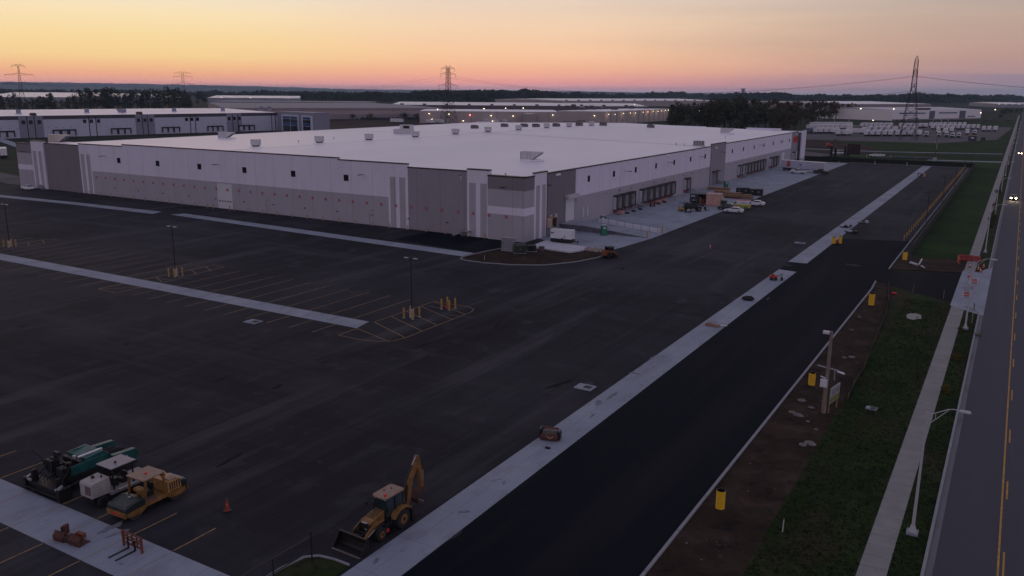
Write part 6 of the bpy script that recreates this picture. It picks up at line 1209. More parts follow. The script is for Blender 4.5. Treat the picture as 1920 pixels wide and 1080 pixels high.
# long brown-grey warehouse behind with its pale far roof
bA = G(480, 229); bB = G(1215, 209.5)
t, L_ = simple_building('brown_warehouse', 'very long grey-brown warehouse with panel joints behind the dirt bank', 'warehouse', G(420, 224.5), G(830, 222.5), 11.4, 330, BRW, mat('dull_roof', (.24, .23, .26), .8, var=.1), joints=15.5)
q = B(); q.bb(L_*.1, L_*.99, -.08, -.05, 4.8, 8.4, TANB); q.build('colour_band', t)
for i, (x0, y0, x1, y1, h, dp, wm, rm, rh, lab) in enumerate([
    (733, 212, 1215, 215.5, 11, 215, mat('dim_wall2', (.13, .105, .115), .9), FROOF, 2.5, 'far warehouse whose bright roof shows as a thin strip over the tan one'),
    (1055, 200.5, 1345, 199, 12, 240, TANB, FROOF, 3, 'far long warehouse with a pale roof left of the dark trees'),
    (-40, 191, 185, 191.5, 10, 900, GRW, FROOF, 7, 'far white-roofed warehouse behind the left tree clump'),
    (225, 191.5, 345, 191.5, 10, 600, GRW, FROOF, 6, 'far white roof showing between the left trees'),
    (390, 190.7, 562, 191.5, 9, 360, GRW, FROOF, 4, 'far bright-roofed building left of the dark wood'),
    (395, 198, 690, 200, 7.5, 160, GRW, mat('dull_roof3', (.25, .24, .26), .8), .6, 'far low grey warehouse with a dull roof'),
    (1600, 210, 1745, 209, 13, 260, BRW, FROOF, 3, 'far warehouse with a pale roof behind the white depot'),
    (1868, 201.5, 2000, 203, 8.5, 260, GRW, FROOF, 3, 'far right warehouse with lamps beyond the road'),
    (1500, 203, 1590, 202, 11, 160, GRW, FROOF, 2, 'far pale roof peeping over the middle trees')]):
    t, L_ = simple_building('far_warehouse', lab, 'warehouse', G(x0, y0), G(x1, y1), h, dp, wm, rm, group='far warehouses', roof_h=rh)
    if i in (0, 1, 3):
        q = B(); rr = random.Random(i)
        for k in range(int(L_/30)): q.bb(12+k*30, 15+k*30+rr.uniform(0, 2), 4, 7, h, h+1.6, mat('dim_units', (.05, .045, .05), .9))
        q.build('roof_equipment', t)
for i, (px, py) in enumerate([(1873, 195.5), (1886, 195.5), (1898.5, 195.5), (1911, 195.5)]):
    x, y = G(px, 203.2); d = ray(px, py); s = math.hypot(x, y)/math.hypot(d.x, d.y)*.99; lit(d.x*s, d.y*s, CAM_H+d.z*s, '%s lit lamp from the left on the far right warehouse' % nth(i+1), LIT, .7, 'lit lamps on the far right warehouse')
for i, (px, py) in enumerate([(415, 183), (470, 183.5), (540, 185), (622, 165.5), (1311, 207.5), (1190, 196), (565, 195.5), (610, 196)]):
    x, y, z = FAR(px, py, 1080 if px > 1200 and py > 200 else (1100 if py > 190 else 1500)); 
    if py < 170: x, y, z = FAR(px, py, 5200)
    lit(x, y, z, 'distant point of light, %s from the left' % nth(sorted([415, 470, 540, 622, 1311, 1190, 565, 610]).index(px)+1), LIT, .4 if py > 170 else 2.2, 'distant lights')
# white depot on the right
w0 = G(1611, 219.5); w1 = G(1672, 226.5); w2 = G(1862, 225)
t, L_ = simple_building('depot_annex', 'lower blue-grey office part of the white depot on the right', 'depot', G(1608, 219), G(1676, 220.5), 8.6, 90, NBW, WDIRTY)
q = B()
for k in range(5): q.bb(L_*(.22+k*.1), L_*(.30+k*.1), -.15, -.02, 6.6, 7.4, BL)
q.build('window', t); q = B(); q.bb(L_*.2, L_, -.15, -.02, 1, 2.6, BL); q.build('window', t)
t, L_ = simple_building('white_depot', 'big white depot with dark grey bays and strip windows at the right', 'depot', w1, G(1838, 223.5), 11.8, 110, mat('depot_white', (.78, .74, .76), .7, var=.04), WDIRTY, roof_h=2.2)
for x0, x1 in ((.395, .455), (.74, .81)):
    q = B(); q.bb(L_*x0, L_*x1, -.3, -.02, 0, 10.6, mat('depot_dark', (.10, .10, .13), .6)); q.build('grey_bay', t)
for x0, x1, z0, z1 in ((.07, .35, 7.6, 8.9), (.50, .71, 7.6, 8.9), (.84, .93, 3.2, 4.3), (.22, .28, 1.6, 2.6)):
    q = B(); q.bb(L_*x0, L_*x1, -.3, -.02, z0, z1, BL); q.build('window', t)
q = B(); q.bb(0, L_, -.35, -.02, 0, 1.6, mat('depot_plinth', (.20, .19, .19), .8)); q.build('plinth', t)
q = B()
for k in range(4): q.bb(L_*(.30+k*.035), L_*(.315+k*.035), 2, 5, 11.8, 14, mat('dim_units', (.05, .045, .05), .9))
q.build('roof_equipment', t)
q = B(); q.bb(L_-.0, L_+.6, 0, 110, 0, 11.4, NBW)
for k in range(5): q.bb(L_+.6, L_+.8, 8+k*14, 12+k*14, 2, 9, NBD)
q.build('side_wall', t)
for i, (px, py) in enumerate([(1614, 203.7), (1676, 204.2), (1839, 211.5), (1866, 205.5), (1637, 225.5)]):
    x, y = G(px, 225); d = ray(px, py); s = math.hypot(x, y)/math.hypot(d.x, d.y)*.985; lit(d.x*s, d.y*s, CAM_H+d.z*s, 'lit lamp on the white depot, %s from the left' % nth([1, 3, 4, 5, 2][i]), LIT, .8, 'lit lamps on the white depot')
# parked cars at the depot and by the brown warehouse
cw0 = vehicle('suv', 'far_car', 'far parked car by the white depot, first from the left', 'car', *G(1648, 224.5), R(0), CARD, group='far parked cars')
for i, px in enumerate([1655, 1662, 1669, 1683, 1690, 1760, 1800, 1848, 1856, 1882, 1890, 1897]):
    x, y = G(px, 225.5+i*.35 if px < 1800 else (227 if px < 1870 else (219 if px < 1885 else 227))); dup(cw0, x, y, 0, R(70+i*9), 'far parked car by the white depot, %s from the left' % nth(i+2))
for i in range(16):
    x, y = G(672+i*8.2, 223.2); dup(cw0, x, y, 0, R(55), 'parked vehicle in front of the brown warehouse, %s from the left' % nth(i+1), 'parked vehicles by the brown warehouse', 1.25)

# ---------------------------------------------------------------- trees
def crown_mesh(seed, leaf, n=1000, form='round', size=.07):
    "unit crown: height 1, leaf clumps through a lumpy volume"
    rn = random.Random(seed); q = B(); lobes = []
    for k in range(11):
        if form == 'round': a = rn.uniform(0, 6.28); rr = rn.uniform(0, .30); z = rn.uniform(.22, .90); lobes.append((rr*math.cos(a), rr*math.sin(a), z, rn.uniform(.09, .19)*(1.25-abs(z-.5))))
        elif form == 'tall': a = rn.uniform(0, 6.28); rr = rn.uniform(0, .13); z = .14+.8*k/11; lobes.append((rr*math.cos(a), rr*math.sin(a), z, .20-.12*z+rn.uniform(-.02, .04)))
        else: a = rn.uniform(0, 6.28); rr = rn.uniform(0, .42); z = rn.uniform(.22, .6); lobes.append((rr*math.cos(a), rr*math.sin(a), z, rn.uniform(.16, .28)))
    for i in range(n):
        lx, ly, lz, lr = rn.choice(lobes)
        while True:
            v = Vector((rn.uniform(-1, 1), rn.uniform(-1, 1), rn.uniform(-1, 1)))
            if .3 < v.length < 1: break
        p = Vector((lx, ly, lz))+Vector((v.x, v.y, v.z*.85))*lr*(1.12 if rn.random() < .12 else 1)
        s = size*rn.uniform(.4, 1.0); ax = Vector((rn.uniform(-1, 1), rn.uniform(-1, 1), rn.uniform(-1, 1))).normalized(); b1 = ax.cross(Vector((0, 0, 1))); b1 = b1.normalized() if b1.length > .1 else Vector((1, 0, 0)); b2 = ax.cross(b1)
        q.add([p+b1*s*.6, p+b2*s*.35, p-b1*s*.55, p-b2*s*.4+ax*s*.2], [(0, 1, 2, 3)], leaf)
    return q.mesh('crown')
def trunk_mesh(form):
    q = B(); q.tube([(0, 0, 0), (.01, 0, .2), (0, .01, .5), (0, 0, .75)], [.028, .02, .013, .004], BARK, 7)
    rn = random.Random(4)
    for k in range(6):
        a = k*1.1; z = .2+k*.07; l_ = .22 if form != 'tall' else .1; q.tube([(0, 0, z), (math.cos(a)*l_*.5, math.sin(a)*l_*.5, z+.1), (math.cos(a)*l_, math.sin(a)*l_, z+.22)], [.011, .008, .003], BARK, 5)
    return q.mesh('trunk')
CR = {}
for f_ in ('round', 'tall', 'bushy'):
    for li in range(3):
        for sd in range(2): CR[(f_, li, sd)] = crown_mesh(sd*7+li*3+len(f_), LEAF[li], form=f_)
TRM = {f_: trunk_mesh(f_) for f_ in ('round', 'tall', 'bushy')}
def tree(x, y, h, form, li, lab, grp, w=1., sd=None):
    t = T('tree', lab, 'tree', x, y, 0, random.uniform(0, 6.28), grp); t.scale = (h*w, h*w, h)
    for nm, me in (('crown', CR[(form, li, random.randrange(2) if sd is None else sd)]), ('trunk', TRM[form])):
        o = bpy.data.objects.new(nm, me); COL.objects.link(o); o.parent = t
    return t
# clump right of the tan warehouse and the long belt to its right: (x, base y, top y)
mid = [(1258, 236, 196), (1268, 240, 191), (1280, 241, 190), (1292, 243, 192), (1303, 240, 196), (1314, 243, 192), (1326, 244, 188), (1337, 241, 186), (1348, 245, 179), (1358, 243, 176), (1368, 243, 176), (1379, 246, 178), (1390, 243, 180), (1401, 246, 181), (1412, 243, 184), (1422, 244, 185), (1434, 243, 188), (1446, 241, 186), (1457, 240, 188), (1468, 239, 190), (1479, 238, 187), (1490, 236, 186), (1501, 234, 190), (1512, 232, 187), (1523, 231, 188), (1534, 229, 184), (1545, 227, 188), (1556, 225, 190), (1567, 223, 188), (1578, 221, 192), (1588, 218, 190), (1597, 216, 192), (1606, 213, 196),
       (1275, 233, 190), (1297, 232, 191), (1320, 232, 190), (1343, 231, 181), (1364, 230, 178), (1386, 230, 180), (1408, 230, 182), (1430, 229, 184), (1452, 228, 187), (1475, 226, 186), (1498, 224, 187), (1520, 221, 185), (1541, 218, 185), (1562, 214, 187), (1490, 244, 210), (1470, 246, 208), (1448, 248, 210)]
def height(px, yb, yt):
    x, y = G(px, yb); d = ray(px, yt); s = math.hypot(x, y)/math.hypot(d.x, d.y); return x, y, max(2, CAM_H+d.z*s)
order = sorted(range(len(mid)), key=lambda k: mid[k][0]); rank = {k: i+1 for i, k in enumerate(order)}
for k, (px, yb, yt) in enumerate(mid):
    x, y, h = height(px, yb, yt); tree(x, y, h*(.90+.14*((k*7) % 10)/10), 'round' if k % 6 else 'tall', (0 if k % 2 else 1) if px < 1430 else (1 if k % 3 else 2), 'dark tree in the belt right of the tan warehouse, %s from the left' % nth(rank[k]), 'trees in the middle belt', w=1.0 if k % 6 else 1.2)
left = [(5, 207, 178), (18, 206, 180), (28, 207, 175), (38, 209, 183), (50, 208, 186), (62, 208, 184), (74, 209, 180), (86, 209, 178), (93, 207, 177), (104, 210, 188), (118, 209, 187), (131, 207, 181), (142, 208, 180), (152, 207, 170), (163, 206, 166), (171, 208, 164), (182, 207, 168), (193, 206, 165), (203, 207, 164), (213, 207, 166), (222, 206, 169), (236, 207, 176), (247, 206, 170), (258, 206, 168), (268, 207, 171), (278, 207, 169), (289, 207, 167), (299, 208, 168), (308, 206, 172), (318, 209, 164), (328, 207, 167), (338, 207, 166), (347, 207, 170), (356, 206, 177), (380, 196, 168), (372, 197, 172), (97, 206, 174), (240, 206, 177), (128, 206, 183)]
order = sorted(range(len(left)), key=lambda k: left[k][0]); rank = {k: i+1 for i, k in enumerate(order)}
for k, (px, yb, yt) in enumerate(left):
    x, y, h = height(px, yb, yt); tree(x, y, h*1.05, 'tall' if k % 3 == 0 else 'round', 0 if k % 4 else 1, 'dark tree behind the neighbouring warehouse, %s from the left' % nth(rank[k]), 'trees behind the neighbouring warehouse', w=1.15 if k % 3 == 0 else .8)
for i, (px, yb, yt) in enumerate([(662, 224, 211), (695, 224.5, 210), (759, 223, 208), (782, 223, 210)]):
    x, y, h = height(px, yb, yt); tree(x, y, h*1.1, 'bushy', 0, 'round dark bush in front of the brown warehouse, %s from the left' % nth(i+1), 'round trees by the brown warehouse', w=.95)
for i, (px, yb, yt) in enumerate([(1875, 221, 211), (1762, 190, 181), (1783, 189, 182), (1305, 197, 188), (1228, 196, 187), (545, 188, 180), (1886, 214, 199), (1895, 213, 200), (1905, 212, 200), (1915, 211, 199), (1880, 215, 200)]):
    x, y, h = height(px, yb, yt); tree(x, y, h, 'bushy' if px > 1870 else 'round', 0, ['single cone of a tree beside the white depot', 'tree on the skyline left of the far right warehouse', 'tree on the skyline nearest the far right warehouse', 'tree between the far roofs above the lit lamps', 'dark tree in front of the far pale roof', 'tree at the right end of the far bright-roofed building'][i] if i < 6 else 'dark tree in the hedge at the far right, %s from the left' % nth({1880: 1, 1886: 2, 1895: 3, 1905: 4, 1915: 5}[px]), 'scattered far trees')
# shrubs along the road verge
for i, (x, y, h, li) in enumerate([(-3.1, 106.4, 1.3, 3), (-3.3, 93.4, 1.3, 3), (-3.5, 120.0, 1.1, 3), (-3.5, 230, 2.2, 1), (-3.3, 240, 2.4, 1), (-3.2, 222, 2.0, 1), (-3.4, 262, 2.2, 2), (-3.4, 300, 2.4, 1)]):
    if i == 0: LEAF.append(leafmat('leaf_autumn_yellow', (.05, .05, .012), (.13, .085, .012))); CR[('bushy', 3, 0)] = crown_mesh(77, LEAF[3], 500, 'bushy', .10); CR[('bushy', 3, 1)] = crown_mesh(78, LEAF[3], 500, 'bushy', .10)
    t = tree(x, y, h, 'bushy', li, ('small yellowing shrub in the road verge, %s from the camera' if li == 3 else 'young verge tree beside the far road, %s from the camera') % nth([2, 1, 3, 2, 3, 1, 4, 5][i]), 'verge shrubs' if li == 3 else 'young verge trees', w=.95); t['category'] = 'shrub'; t.name = 'shrub'
# distant woods that read as one mass
def wood(pts, rowsep, rows, leaf, name, lab=None, face=3.2, seed=0, per=44):
    rn = random.Random(seed); q = B(); walk = 0
    for (x0, b0_, t0), (x1, b1_, t1) in zip(pts, pts[1:]):
        n = max(1, int(abs(x1-x0)/2.6))
        for i in range(n):
            walk = max(-2.5, min(2.5, walk+rn.uniform(-1.1, 1.1)))
            for r_ in range(rows):
                k = (i+rn.random())/n; px = x0+(x1-x0)*k; yb = b0_+(b1_-b0_)*k-r_*rowsep; yt = t0+(t1-t0)*k
                x, y = G(px, yb); d = ray(px, yt+walk+rn.uniform(-2.0, 3.4)); s = math.hypot(x, y)/math.hypot(d.x, d.y); h = max(5, CAM_H+d.z*s)
                h = min(h, 40); wd = h*rn.uniform(.28, .5)
                for _ in range(per):
                    z = h*(rn.random()**.6); rr = wd*math.sqrt(rn.random())*(1.0 if z < h*.7 else (1-(z/h-.7)/.3*.75))
                    a = rn.uniform(0, 6.28); p = Vector((x+rr*math.cos(a), y+rr*math.sin(a), z*.97)); sz = face*rn.uniform(.5, 1.2)*h/20
                    ax = Vector((rn.uniform(-1, 1), rn.uniform(-1, 1), rn.uniform(-.3, 1))).normalized(); e1 = ax.cross(Vector((.3, .2, 1))).normalized(); e2 = ax.cross(e1)
                    q.add([p+e1*sz*.6, p+e2*sz*.5, p-e1*sz*.6, p-e2*sz*.45], [(0, 1, 2, 3)], leaf)
    o = q.build(name); o['kind'] = 'stuff'; tag(o, lab, 'woodland'); return o
wood([(545, 188.5, 172), (600, 190, 170), (680, 191, 172), (760, 191, 172), (850, 192, 172), (960, 191.5, 172), (985, 191, 170), (1000, 191, 172), (1060, 190.5, 174)], 1.1, 3, LEAF[0], 'distant_woodland', 'dark continuous wood on the plain behind the brown warehouse', per=60)
wood([(1050, 188, 175), (1110, 188, 173), (1200, 187.5, 175), (1250, 187, 175), (1340, 186, 175)], .9, 3, LEAF[0], 'distant_woodland', 'distant wood above the lit lamps of the tan warehouse', seed=2)
wood([(1330, 190, 177), (1450, 191, 176), (1520, 192, 177), (1640, 194, 177), (1690, 194, 176), (1760, 195, 178), (1810, 194, 180), (1930, 192, 181)], 1.4, 4, LEAF[0], 'distant_woodland', 'dark wood along the skyline at the right', seed=3, per=60)
wood([(-20, 179.5, 165), (120, 180, 168), (240, 180.5, 168), (350, 182, 170), (450, 183.5, 171), (560, 184, 171)], 1.0, 3, LEAF[0], 'distant_woodland', 'thin distant tree line under the hills at the left', seed=4)
b = B()
t = wood([(560, 201, 197), (690, 202, 197)], 1, 1, LEAF[0], 'distant_hedge', 'low dark hedge across the far fields', seed=6, per=26)
# blue hills
HILL = mat('hazed_hill_forest', (.085, .11, .115), 1, var=.3, scale=.002, coord='World')  # forest lightened: part of the distance haze is mixed into this colour
def hill(pts, dist, name, depth=1200):
    q = B(); rows = []
    for j, (kd, kh) in enumerate(((0, 0), (.35, .55), (.7, .9), (1, 1), (1.4, .75))):
        rows.append([])
        for px, py in pts:
            x, y, z = FAR(px, py, dist); s = (dist-depth+depth*kd)/dist; rows[-1].append((x*s, y*s, -.5 if kh == 0 else max(0, z)*kh))
    n = len(pts); vs = [p for r_ in rows for p in r_]; fs = [(j*n+i, j*n+i+1, (j+1)*n+i+1, (j+1)*n+i) for j in range(4) for i in range(n-1)]
    q.add(vs, fs, HILL); o = q.build(name); o['kind'] = 'structure'
rn = random.Random(8)
def jit(pts, amp=.5, step=8):
    out = []
    for (x0, y0), (x1, y1) in zip(pts, pts[1:]):
        n = max(1, int((x1-x0)/step))
        for i in range(n): out.append((x0+(x1-x0)*i/n, y0+(y1-y0)*i/n+rn.uniform(-amp, amp)))
    return out+[pts[-1]]
hill(jit([(-260, 151), (-60, 152), (0, 153.2), (120, 154.6), (250, 157), (400, 160), (520, 163), (640, 166.5), (760, 169), (900, 172)]), 10000, 'hills')
hill(jit([(-260, 162), (0, 162), (200, 163), (430, 166), (700, 169.5), (880, 171.5)]), 8200, 'foothills')
hill(jit([(560, 166), (700, 168), (820, 168.5), (960, 169.5), (1100, 171.5), (1240, 174), (1500, 177)], .4), 11000, 'far_ridge')
# two tiny towers on the skyline
x, y, z = FAR(1393, 176, 4300); t = T('distant_tower', 'tiny tower on the skyline above the middle trees', 'tower', x, y, 0); q = B(); q.bb(-6, 6, -6, 6, 0, z+18, GRW); q.build('shaft', t); q = B(); q.bb(-8, 8, -8, 8, z+18, z+25, GRW); q.build('head', t)

x, y = G(8, 297); dup(tr0, x, y, 0, R(62), 'white trailer at the left edge of the photo beside the neighbouring warehouse')
x, y = G(-16, 290); dup(tr0, x, y, 0, R(62), 'white trailer cut by the left edge of the photo')
# ---------------------------------------------------------------- pylons and lines
PYM = mat('pylon_steel', (.05, .042, .048), .7, .2); 
def pylon(x, y, h, rz, lab, style, wid):
    t = T('power_pylon', lab, 'power pylon', x, y, 0, rz, 'lattice power pylons'); r = .13 if style == 'R' else (.14 if style == 'C' else .18)
    prof = {'R': [(0, 5.2), (.45, 2.9), (.62, 1.6), (1.0, 1.0)], 'C': [(0, 6.0), (.42, 3.2), (.55, 1.9), (.95, 1.3), (1.0, 1.2)], 'L': [(0, 5.0), (.4, 2.4), (.6, 1.4), (1.0, .5)]}[style]
    def hw(k):
        for (a, b_), (c, d_) in zip(prof, prof[1:]):
            if a <= k <= c: return b_+(d_-b_)*(k-a)/(c-a)
        return prof[-1][1]
    q = B()
    for sx in (-1, 1):
        for sy in (-1, 1): q.tube([(sx*b_, sy*b_, a*h) for a, b_ in prof], r*1.25, PYM, 5)
    q.build('leg', t); q = B(); n = 12; ks = [(i/n)**.85 for i in range(n+1)]
    for k0, k1 in zip(ks, ks[1:]):
        w0_, w1_ = hw(k0), hw(k1)
        for face in range(4):
            c, s = [(1, 0), (0, 1), (-1, 0), (0, -1)][face]
            def pt(u, w_, z): return (c*w_-s*u*w_, s*w_+c*u*w_, z*h)
            q.tube([pt(-1, w0_, k0), pt(1, w1_, k1)], r*.7, PYM, 4); q.tube([pt(1, w0_, k0), pt(-1, w1_, k1)], r*.7, PYM, 4); q.tube([pt(-1, w1_, k1), pt(1, w1_, k1)], r*.7, PYM, 4)
    q.build('lattice', t)
    arms = {'R': [(.84, 8.5), (.66, 9.5)], 'C': [(.98, wid*.7), (.88, wid*.8), (.68, wid)], 'L': [(.99, wid*.36), (.80, wid*.78), (.60, wid*.95)]}[style]
    for k, L_ in arms:
        z = k*h; w_ = hw(k); q = B()
        for s in (-1, 1):
            q.tube([(0, s*w_, z), (0, s*L_, z+.4)], r, PYM, 4); q.tube([(0, s*w_, z+2.4), (0, s*L_, z+.4)], r, PYM, 4); q.tube([(0, s*(w_+L_)/2, z+.2), (0, s*w_, z+2.4)], r*.7, PYM, 4)
            q.tube([(0, s*L_, z+.4), (0, s*L_, z-2.6)], .1, PYM, 5)
        q.build('cross_arm', t)
    if style in ('C', 'L'):
        q = B()
        for s in (-1, 1): q.tube([(0, s*hw(1)*.9, h), (0, s*3.4, h+2.2)], r, PYM, 4)
        q.build('peak', t)
    if style == 'R':
        q = B(); q.tube([(0, -1, h), (0, -.7, h+1.8), (0, 0, h+2.6), (0, .7, h+1.8), (0, 1, h)], r, PYM, 5); q.tube([(-1, 0, h), (-.7, 0, h+1.8), (0, 0, h+2.6), (.7, 0, h+1.8), (1, 0, h)], r, PYM, 5); q.build('peak', t)
    return t
pylon(-65.0, 630, 52, R(0), 'nearest lattice pylon standing in the truck yard on the right', 'R', 9)
pylon(-454.6, 648.8, 50, R(0), 'lattice pylon with three pairs of arms in front of the tan warehouse', 'C', 15)
pylon(-1056, 600, 55, R(-29), 'lattice pylon with spreading arms at the far left', 'L', 20)
pylon(-1052, 834, 52, R(-38), 'lattice pylon with spreading arms above the left tree clump', 'C', 16)
def cable(p, q_, sag, lab, r=.055):
    pts = []
    for i in range(25):
        k = i/24; pts.append((p[0]+(q_[0]-p[0])*k, p[1]+(q_[1]-p[1])*k, p[2]+(q_[2]-p[2])*k-4*sag*k*(1-k)))
    o = tag(B().tube(pts, r, PYM, 5, cap=False).build('power_line'), lab, 'power line', 'power lines between the pylons')
for i, (dy, zR, zC) in enumerate([(-8.5, 41.5, 42), (8.5, 41.5, 42), (-9.5, 32, 31.5), (9.5, 32, 31.5)]):
    nm = ['near upper', 'far upper', 'near lower', 'far lower'][i]
    cable((-65, 630+dy, zR), (-454.6, 648.8+dy*1.4, zC), 13, '%s power line sagging between the right and middle pylons' % nm)
    cable((-65, 630+dy, zR), (290, 612+dy, zR), 12, '%s power line running off the right edge of the photo' % nm)
    cable((-454.6, 648.8+dy*1.4, zC), (-1052, 834+dy*1.6, zC), 16, '%s power line from the middle pylon towards the left' % nm, .045)

# ---------------------------------------------------------------- loose grass tufts on the near verge
rn = random.Random(21); q = B()
TUFT = [mat('tuft_green', (.024, .042, .012), 1, var=.3, scale=1, coord='World', spec=.1), mat('tuft_straw', (.045, .038, .022), 1, var=.3, scale=1, coord='World', spec=.1)]
for i in range(15000):
    if rn.random() < .8: x = rn.uniform(-11.8, -5.65); y = 44+110*rn.random()**1.5
    else: x = rn.uniform(-3.85, -2.1); y = 44+90*rn.random()**1.4
    if y > 136 or ((x+9.6)/1.4)**2+((y-125.1)/2.6)**2 < 1: continue
    h = rn.uniform(.04, .12); a = rn.uniform(0, 6.28); dx, dy = math.cos(a)*.10, math.sin(a)*.10
    q.add([(x-dx, y-dy, .02), (x+dx, y+dy, .02), (x+rn.uniform(-.08, .08), y+rn.uniform(-.08, .08), .02+h)], [(0, 1, 2)], TUFT[0 if rn.random() < .9 else 1])
o = q.build('grass_tufts'); o['kind'] = 'stuff'; tag(o, 'rough dark grass tufts on the verge beside the pavement', 'grass')
q = B()
for i in range(260):
    x = rn.uniform(-16.9, -12); y = 48+96*rn.random()**1.3; s = rn.uniform(.03, .11); q.blob((x, y, .02), (s, s*.8, s*.6), ROCK if rn.random() < .12 else mat('dirt_clod', (.045, .03, .027), 1, var=.3, scale=2), i, 3)
o = q.build('dirt_clods'); o['kind'] = 'stuff'; tag(o, 'small stones and clods scattered over the bare dirt strip', 'stones')

# ---------------------------------------------------------------- pieces of one kind become parts of their own
def islands(me):
    par = list(range(len(me.vertices)))
    def find(i):
        while par[i] != i: par[i] = par[par[i]]; i = par[i]
        return i
    for p in me.polygons:
        v = list(p.vertices); r0 = find(v[0])
        for w_ in v[1:]:
            r1 = find(w_)
            if r1 != r0: par[r1] = r0
    g = {}
    for p in me.polygons: g.setdefault(find(p.vertices[0]), []).append(p)
    return list(g.values())
cache = {}
for o in [o for o in bpy.data.objects if o.parent and o.type == 'MESH' and o.name.split('.')[0] in ('drum_frame', 'canopy_post', 'hood_rail', 'umbrella_pole', 'control_mast', 'control_console', 'leg', 'post', 'stake', 'hose', 'side_box', 'rear_fender', 'downpipe', 'door_light', 'tow_arm', 'gate_pier', 'linkage', 'screed_panel', 'downspout', 'side_lettering', 'roof_plug', 'work_light')]:
    if o.data.name not in cache:
        me = o.data; out = []
        gs = islands(me)
        if 1 < len(gs) <= 100:
            for g in gs:
                ids = sorted({v for p in g for v in p.vertices}); mp = {v: i for i, v in enumerate(ids)}
                m2 = bpy.data.meshes.new(me.name); m2.from_pydata([me.vertices[v].co for v in ids], [], [[mp[v] for v in p.vertices] for p in g])
                for mm in me.materials: m2.materials.append(mm)
                m2.polygons.foreach_set('material_index', [p.material_index for p in g]); m2.update(); out.append(m2)
        cache[me.name] = out
    out = cache[o.data.name]
    if out:
        for m2 in out[1:]:
            c = o.copy(); c.data = m2; COL.objects.link(c)
        o.data = out[0]

# ---------------------------------------------------------------- dusk sky
W = bpy.data.worlds.new('World'); S.world = W; W.use_nodes = True; nt = W.node_tree; N = nt.nodes; L = nt.links
bg = N['Background']; tc = N.new('ShaderNodeTexCoord'); sx = N.new('ShaderNodeSeparateXYZ'); nrm = N.new('ShaderNodeVectorMath'); nrm.operation = 'NORMALIZE'
L.new(tc.outputs['Generated'], nrm.inputs[0]); L.new(nrm.outputs[0], sx.inputs[0])
def M(op, a, b_=None, clamp=False):
    n = N.new('ShaderNodeMath'); n.operation = op; n.use_clamp = clamp
    for i, v in enumerate((a, b_)):
        if v is None: continue
        if isinstance(v, (int, float)): n.inputs[i].default_value = v
        else: L.new(v, n.inputs[i])
    return n.outputs[0]
z = M('MAXIMUM', sx.outputs['Z'], 0.0); f = M('SQRT', z)
def ramp(stops):
    cr = N.new('ShaderNodeValToRGB'); e = cr.color_ramp.elements
    while len(e) < len(stops): e.new(.5)
    for el, (p, c) in zip(e, stops): el.position = p; el.color = (*c, 1)
    L.new(f, cr.inputs['Fac']); return cr.outputs['Color']
def xb(r, g, b_, k): return tuple(min(1, v*k) for v in srgb(r, g, b_))
LR = ramp([(0, xb(206, 150, 150, 1.45)), (.08, xb(244, 146, 134, 1.55)), (.12, xb(254, 156, 122, 1.4)), (.155, xb(252, 180, 130, 1.26)), (.183, xb(250, 198, 140, 1.2)), (.229, xb(250, 213, 154, 1.1)), (.279, xb(248, 224, 180, 1.06)), (.321, xb(240, 226, 206, 1.03)), (.45, (.50, .46, .46)), (.7, (.30, .285, .37)), (1, (.235, .228, .315))])
CRr = ramp([(0, xb(160, 144, 160, 1.55)), (.06, xb(214, 148, 152, 1.6)), (.10, xb(240, 148, 140, 1.35)), (.15, xb(248, 168, 136, 1.26)), (.21, xb(244, 192, 154, 1.16)), (.28, xb(238, 206, 176, 1.08)), (.34, xb(226, 208, 196, 1.04)), (.45, (.48, .44, .46)), (.7, (.30, .28, .36)), (1, (.235, .228, .315))])
RR = ramp([(0, xb(122, 116, 128, 1.5)), (.07, xb(128, 120, 132, 1.4)), (.135, xb(142, 122, 136, 1.25)), (.15, xb(168, 136, 136, 1.2)), (.20, xb(180, 146, 136, 1.12)), (.27, xb(188, 162, 148, 1.04)), (.34, xb(180, 168, 164, 1.02)), (.45, (.42, .385, .43)), (.7, (.29, .265, .345)), (1, (.235, .228, .315))])
BR = ramp([(0, (.36, .31, .37)), (.2, (.50, .41, .48)), (.4, (.50, .43, .54)), (.7, (.34, .31, .41)), (1, (.235, .228, .315))])
gv = N.new('ShaderNodeVectorMath'); gv.operation = 'MULTIPLY'; L.new(nrm.outputs[0], gv.inputs[0]); gv.inputs[1].default_value = (1, 1, 0)
gn = N.new('ShaderNodeVectorMath'); gn.operation = 'NORMALIZE'; L.new(gv.outputs[0], gn.inputs[0])
AZ = R(56); dt = N.new('ShaderNodeVectorMath'); dt.operation = 'DOT_PRODUCT'; L.new(gn.outputs[0], dt.inputs[0]); dt.inputs[1].default_value = (-math.sin(AZ), math.cos(AZ), 0)
ang = M('ARCCOSINE', dt.outputs['Value'])
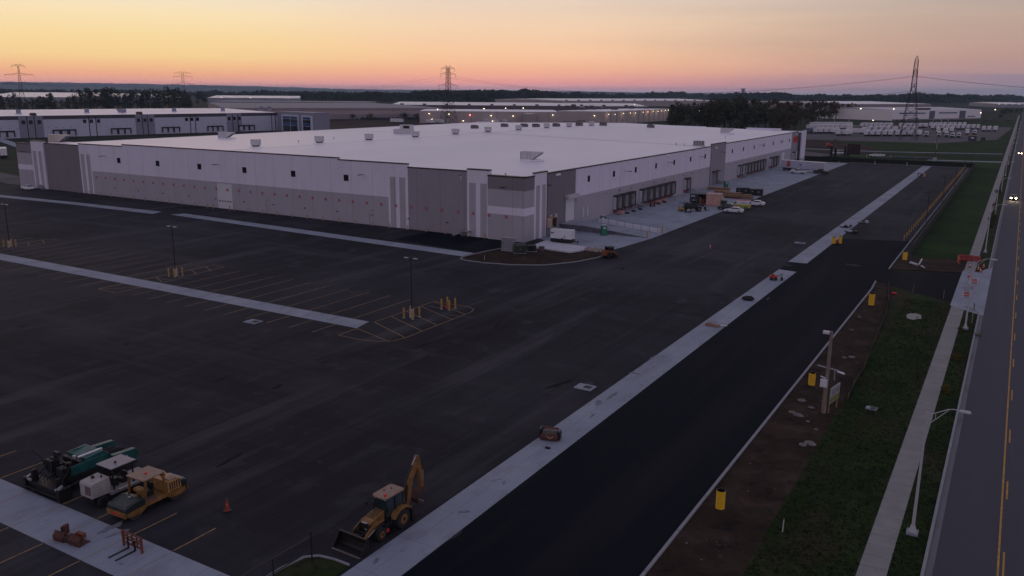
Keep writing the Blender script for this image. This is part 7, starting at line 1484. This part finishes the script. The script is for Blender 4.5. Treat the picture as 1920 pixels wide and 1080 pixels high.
# soft uneven streaks of thin cloud
mp = N.new('ShaderNodeMapping'); mp.inputs['Scale'].default_value = (2.2, 2.2, 26); L.new(nrm.outputs[0], mp.inputs['Vector']); ns = N.new('ShaderNodeTexNoise'); ns.inputs['Scale'].default_value = 1.6; ns.inputs['Detail'].default_value = 4; L.new(mp.outputs[0], ns.inputs['Vector'])
ang = M('ADD', ang, M('MULTIPLY', M('SUBTRACT', ns.outputs['Fac'], .5), .22))
def step(lo, hi):
    mr = N.new('ShaderNodeMapRange'); mr.interpolation_type = 'SMOOTHSTEP'; mr.inputs['From Min'].default_value = lo; mr.inputs['From Max'].default_value = hi; L.new(ang, mr.inputs['Value']); return mr.outputs[0]
def mix(fac, a, b_):
    mx = N.new('ShaderNodeMix'); mx.data_type = 'RGBA'; L.new(fac, mx.inputs['Factor']); L.new(a, mx.inputs['A']); L.new(b_, mx.inputs['B']); return mx.outputs['Result']
sky = mix(step(R(3), R(26)), LR, CRr); sky = mix(step(R(24), R(58)), sky, RR); sky = mix(step(R(60), R(130)), sky, BR)
L.new(sky, bg.inputs['Color']); bg.inputs['Strength'].default_value = 1.0
sd = bpy.data.lights.new('sun', 'SUN'); sd.energy = .12; sd.angle = R(25); sd.color = (1, .62, .42); so = bpy.data.objects.new('sun', sd); COL.objects.link(so)
dv = Vector((-math.sin(AZ)*math.cos(R(5)), math.cos(AZ)*math.cos(R(5)), math.sin(R(5)))); so.rotation_euler = dv.to_track_quat('Z', 'Y').to_euler()
# ---------------------------------------------------------------- evening haze
hz = bpy.data.materials.new('evening_haze'); hz.use_nodes = True; nt = hz.node_tree; nt.nodes.remove(nt.nodes['Principled BSDF']); pv = nt.nodes.new('ShaderNodeVolumePrincipled'); pv.inputs['Color'].default_value = (.50, .72, 1.0, 1); pv.inputs['Density'].default_value = HAZE
nt.links.new(pv.outputs[0], nt.nodes['Material Output'].inputs['Volume'])
if HAZE > 0:
    q = B(); q.bb(-17500, 4000, -1200, 17000, -1.2, 104, hz); o = q.build('haze'); o['kind'] = 'stuff'; tag(o, 'thin blue evening haze over the plain', 'haze')
S.view_settings.view_transform = 'Standard'; S.view_settings.look = 'None'; S.view_settings.exposure = 0; S.view_settings.gamma = 1
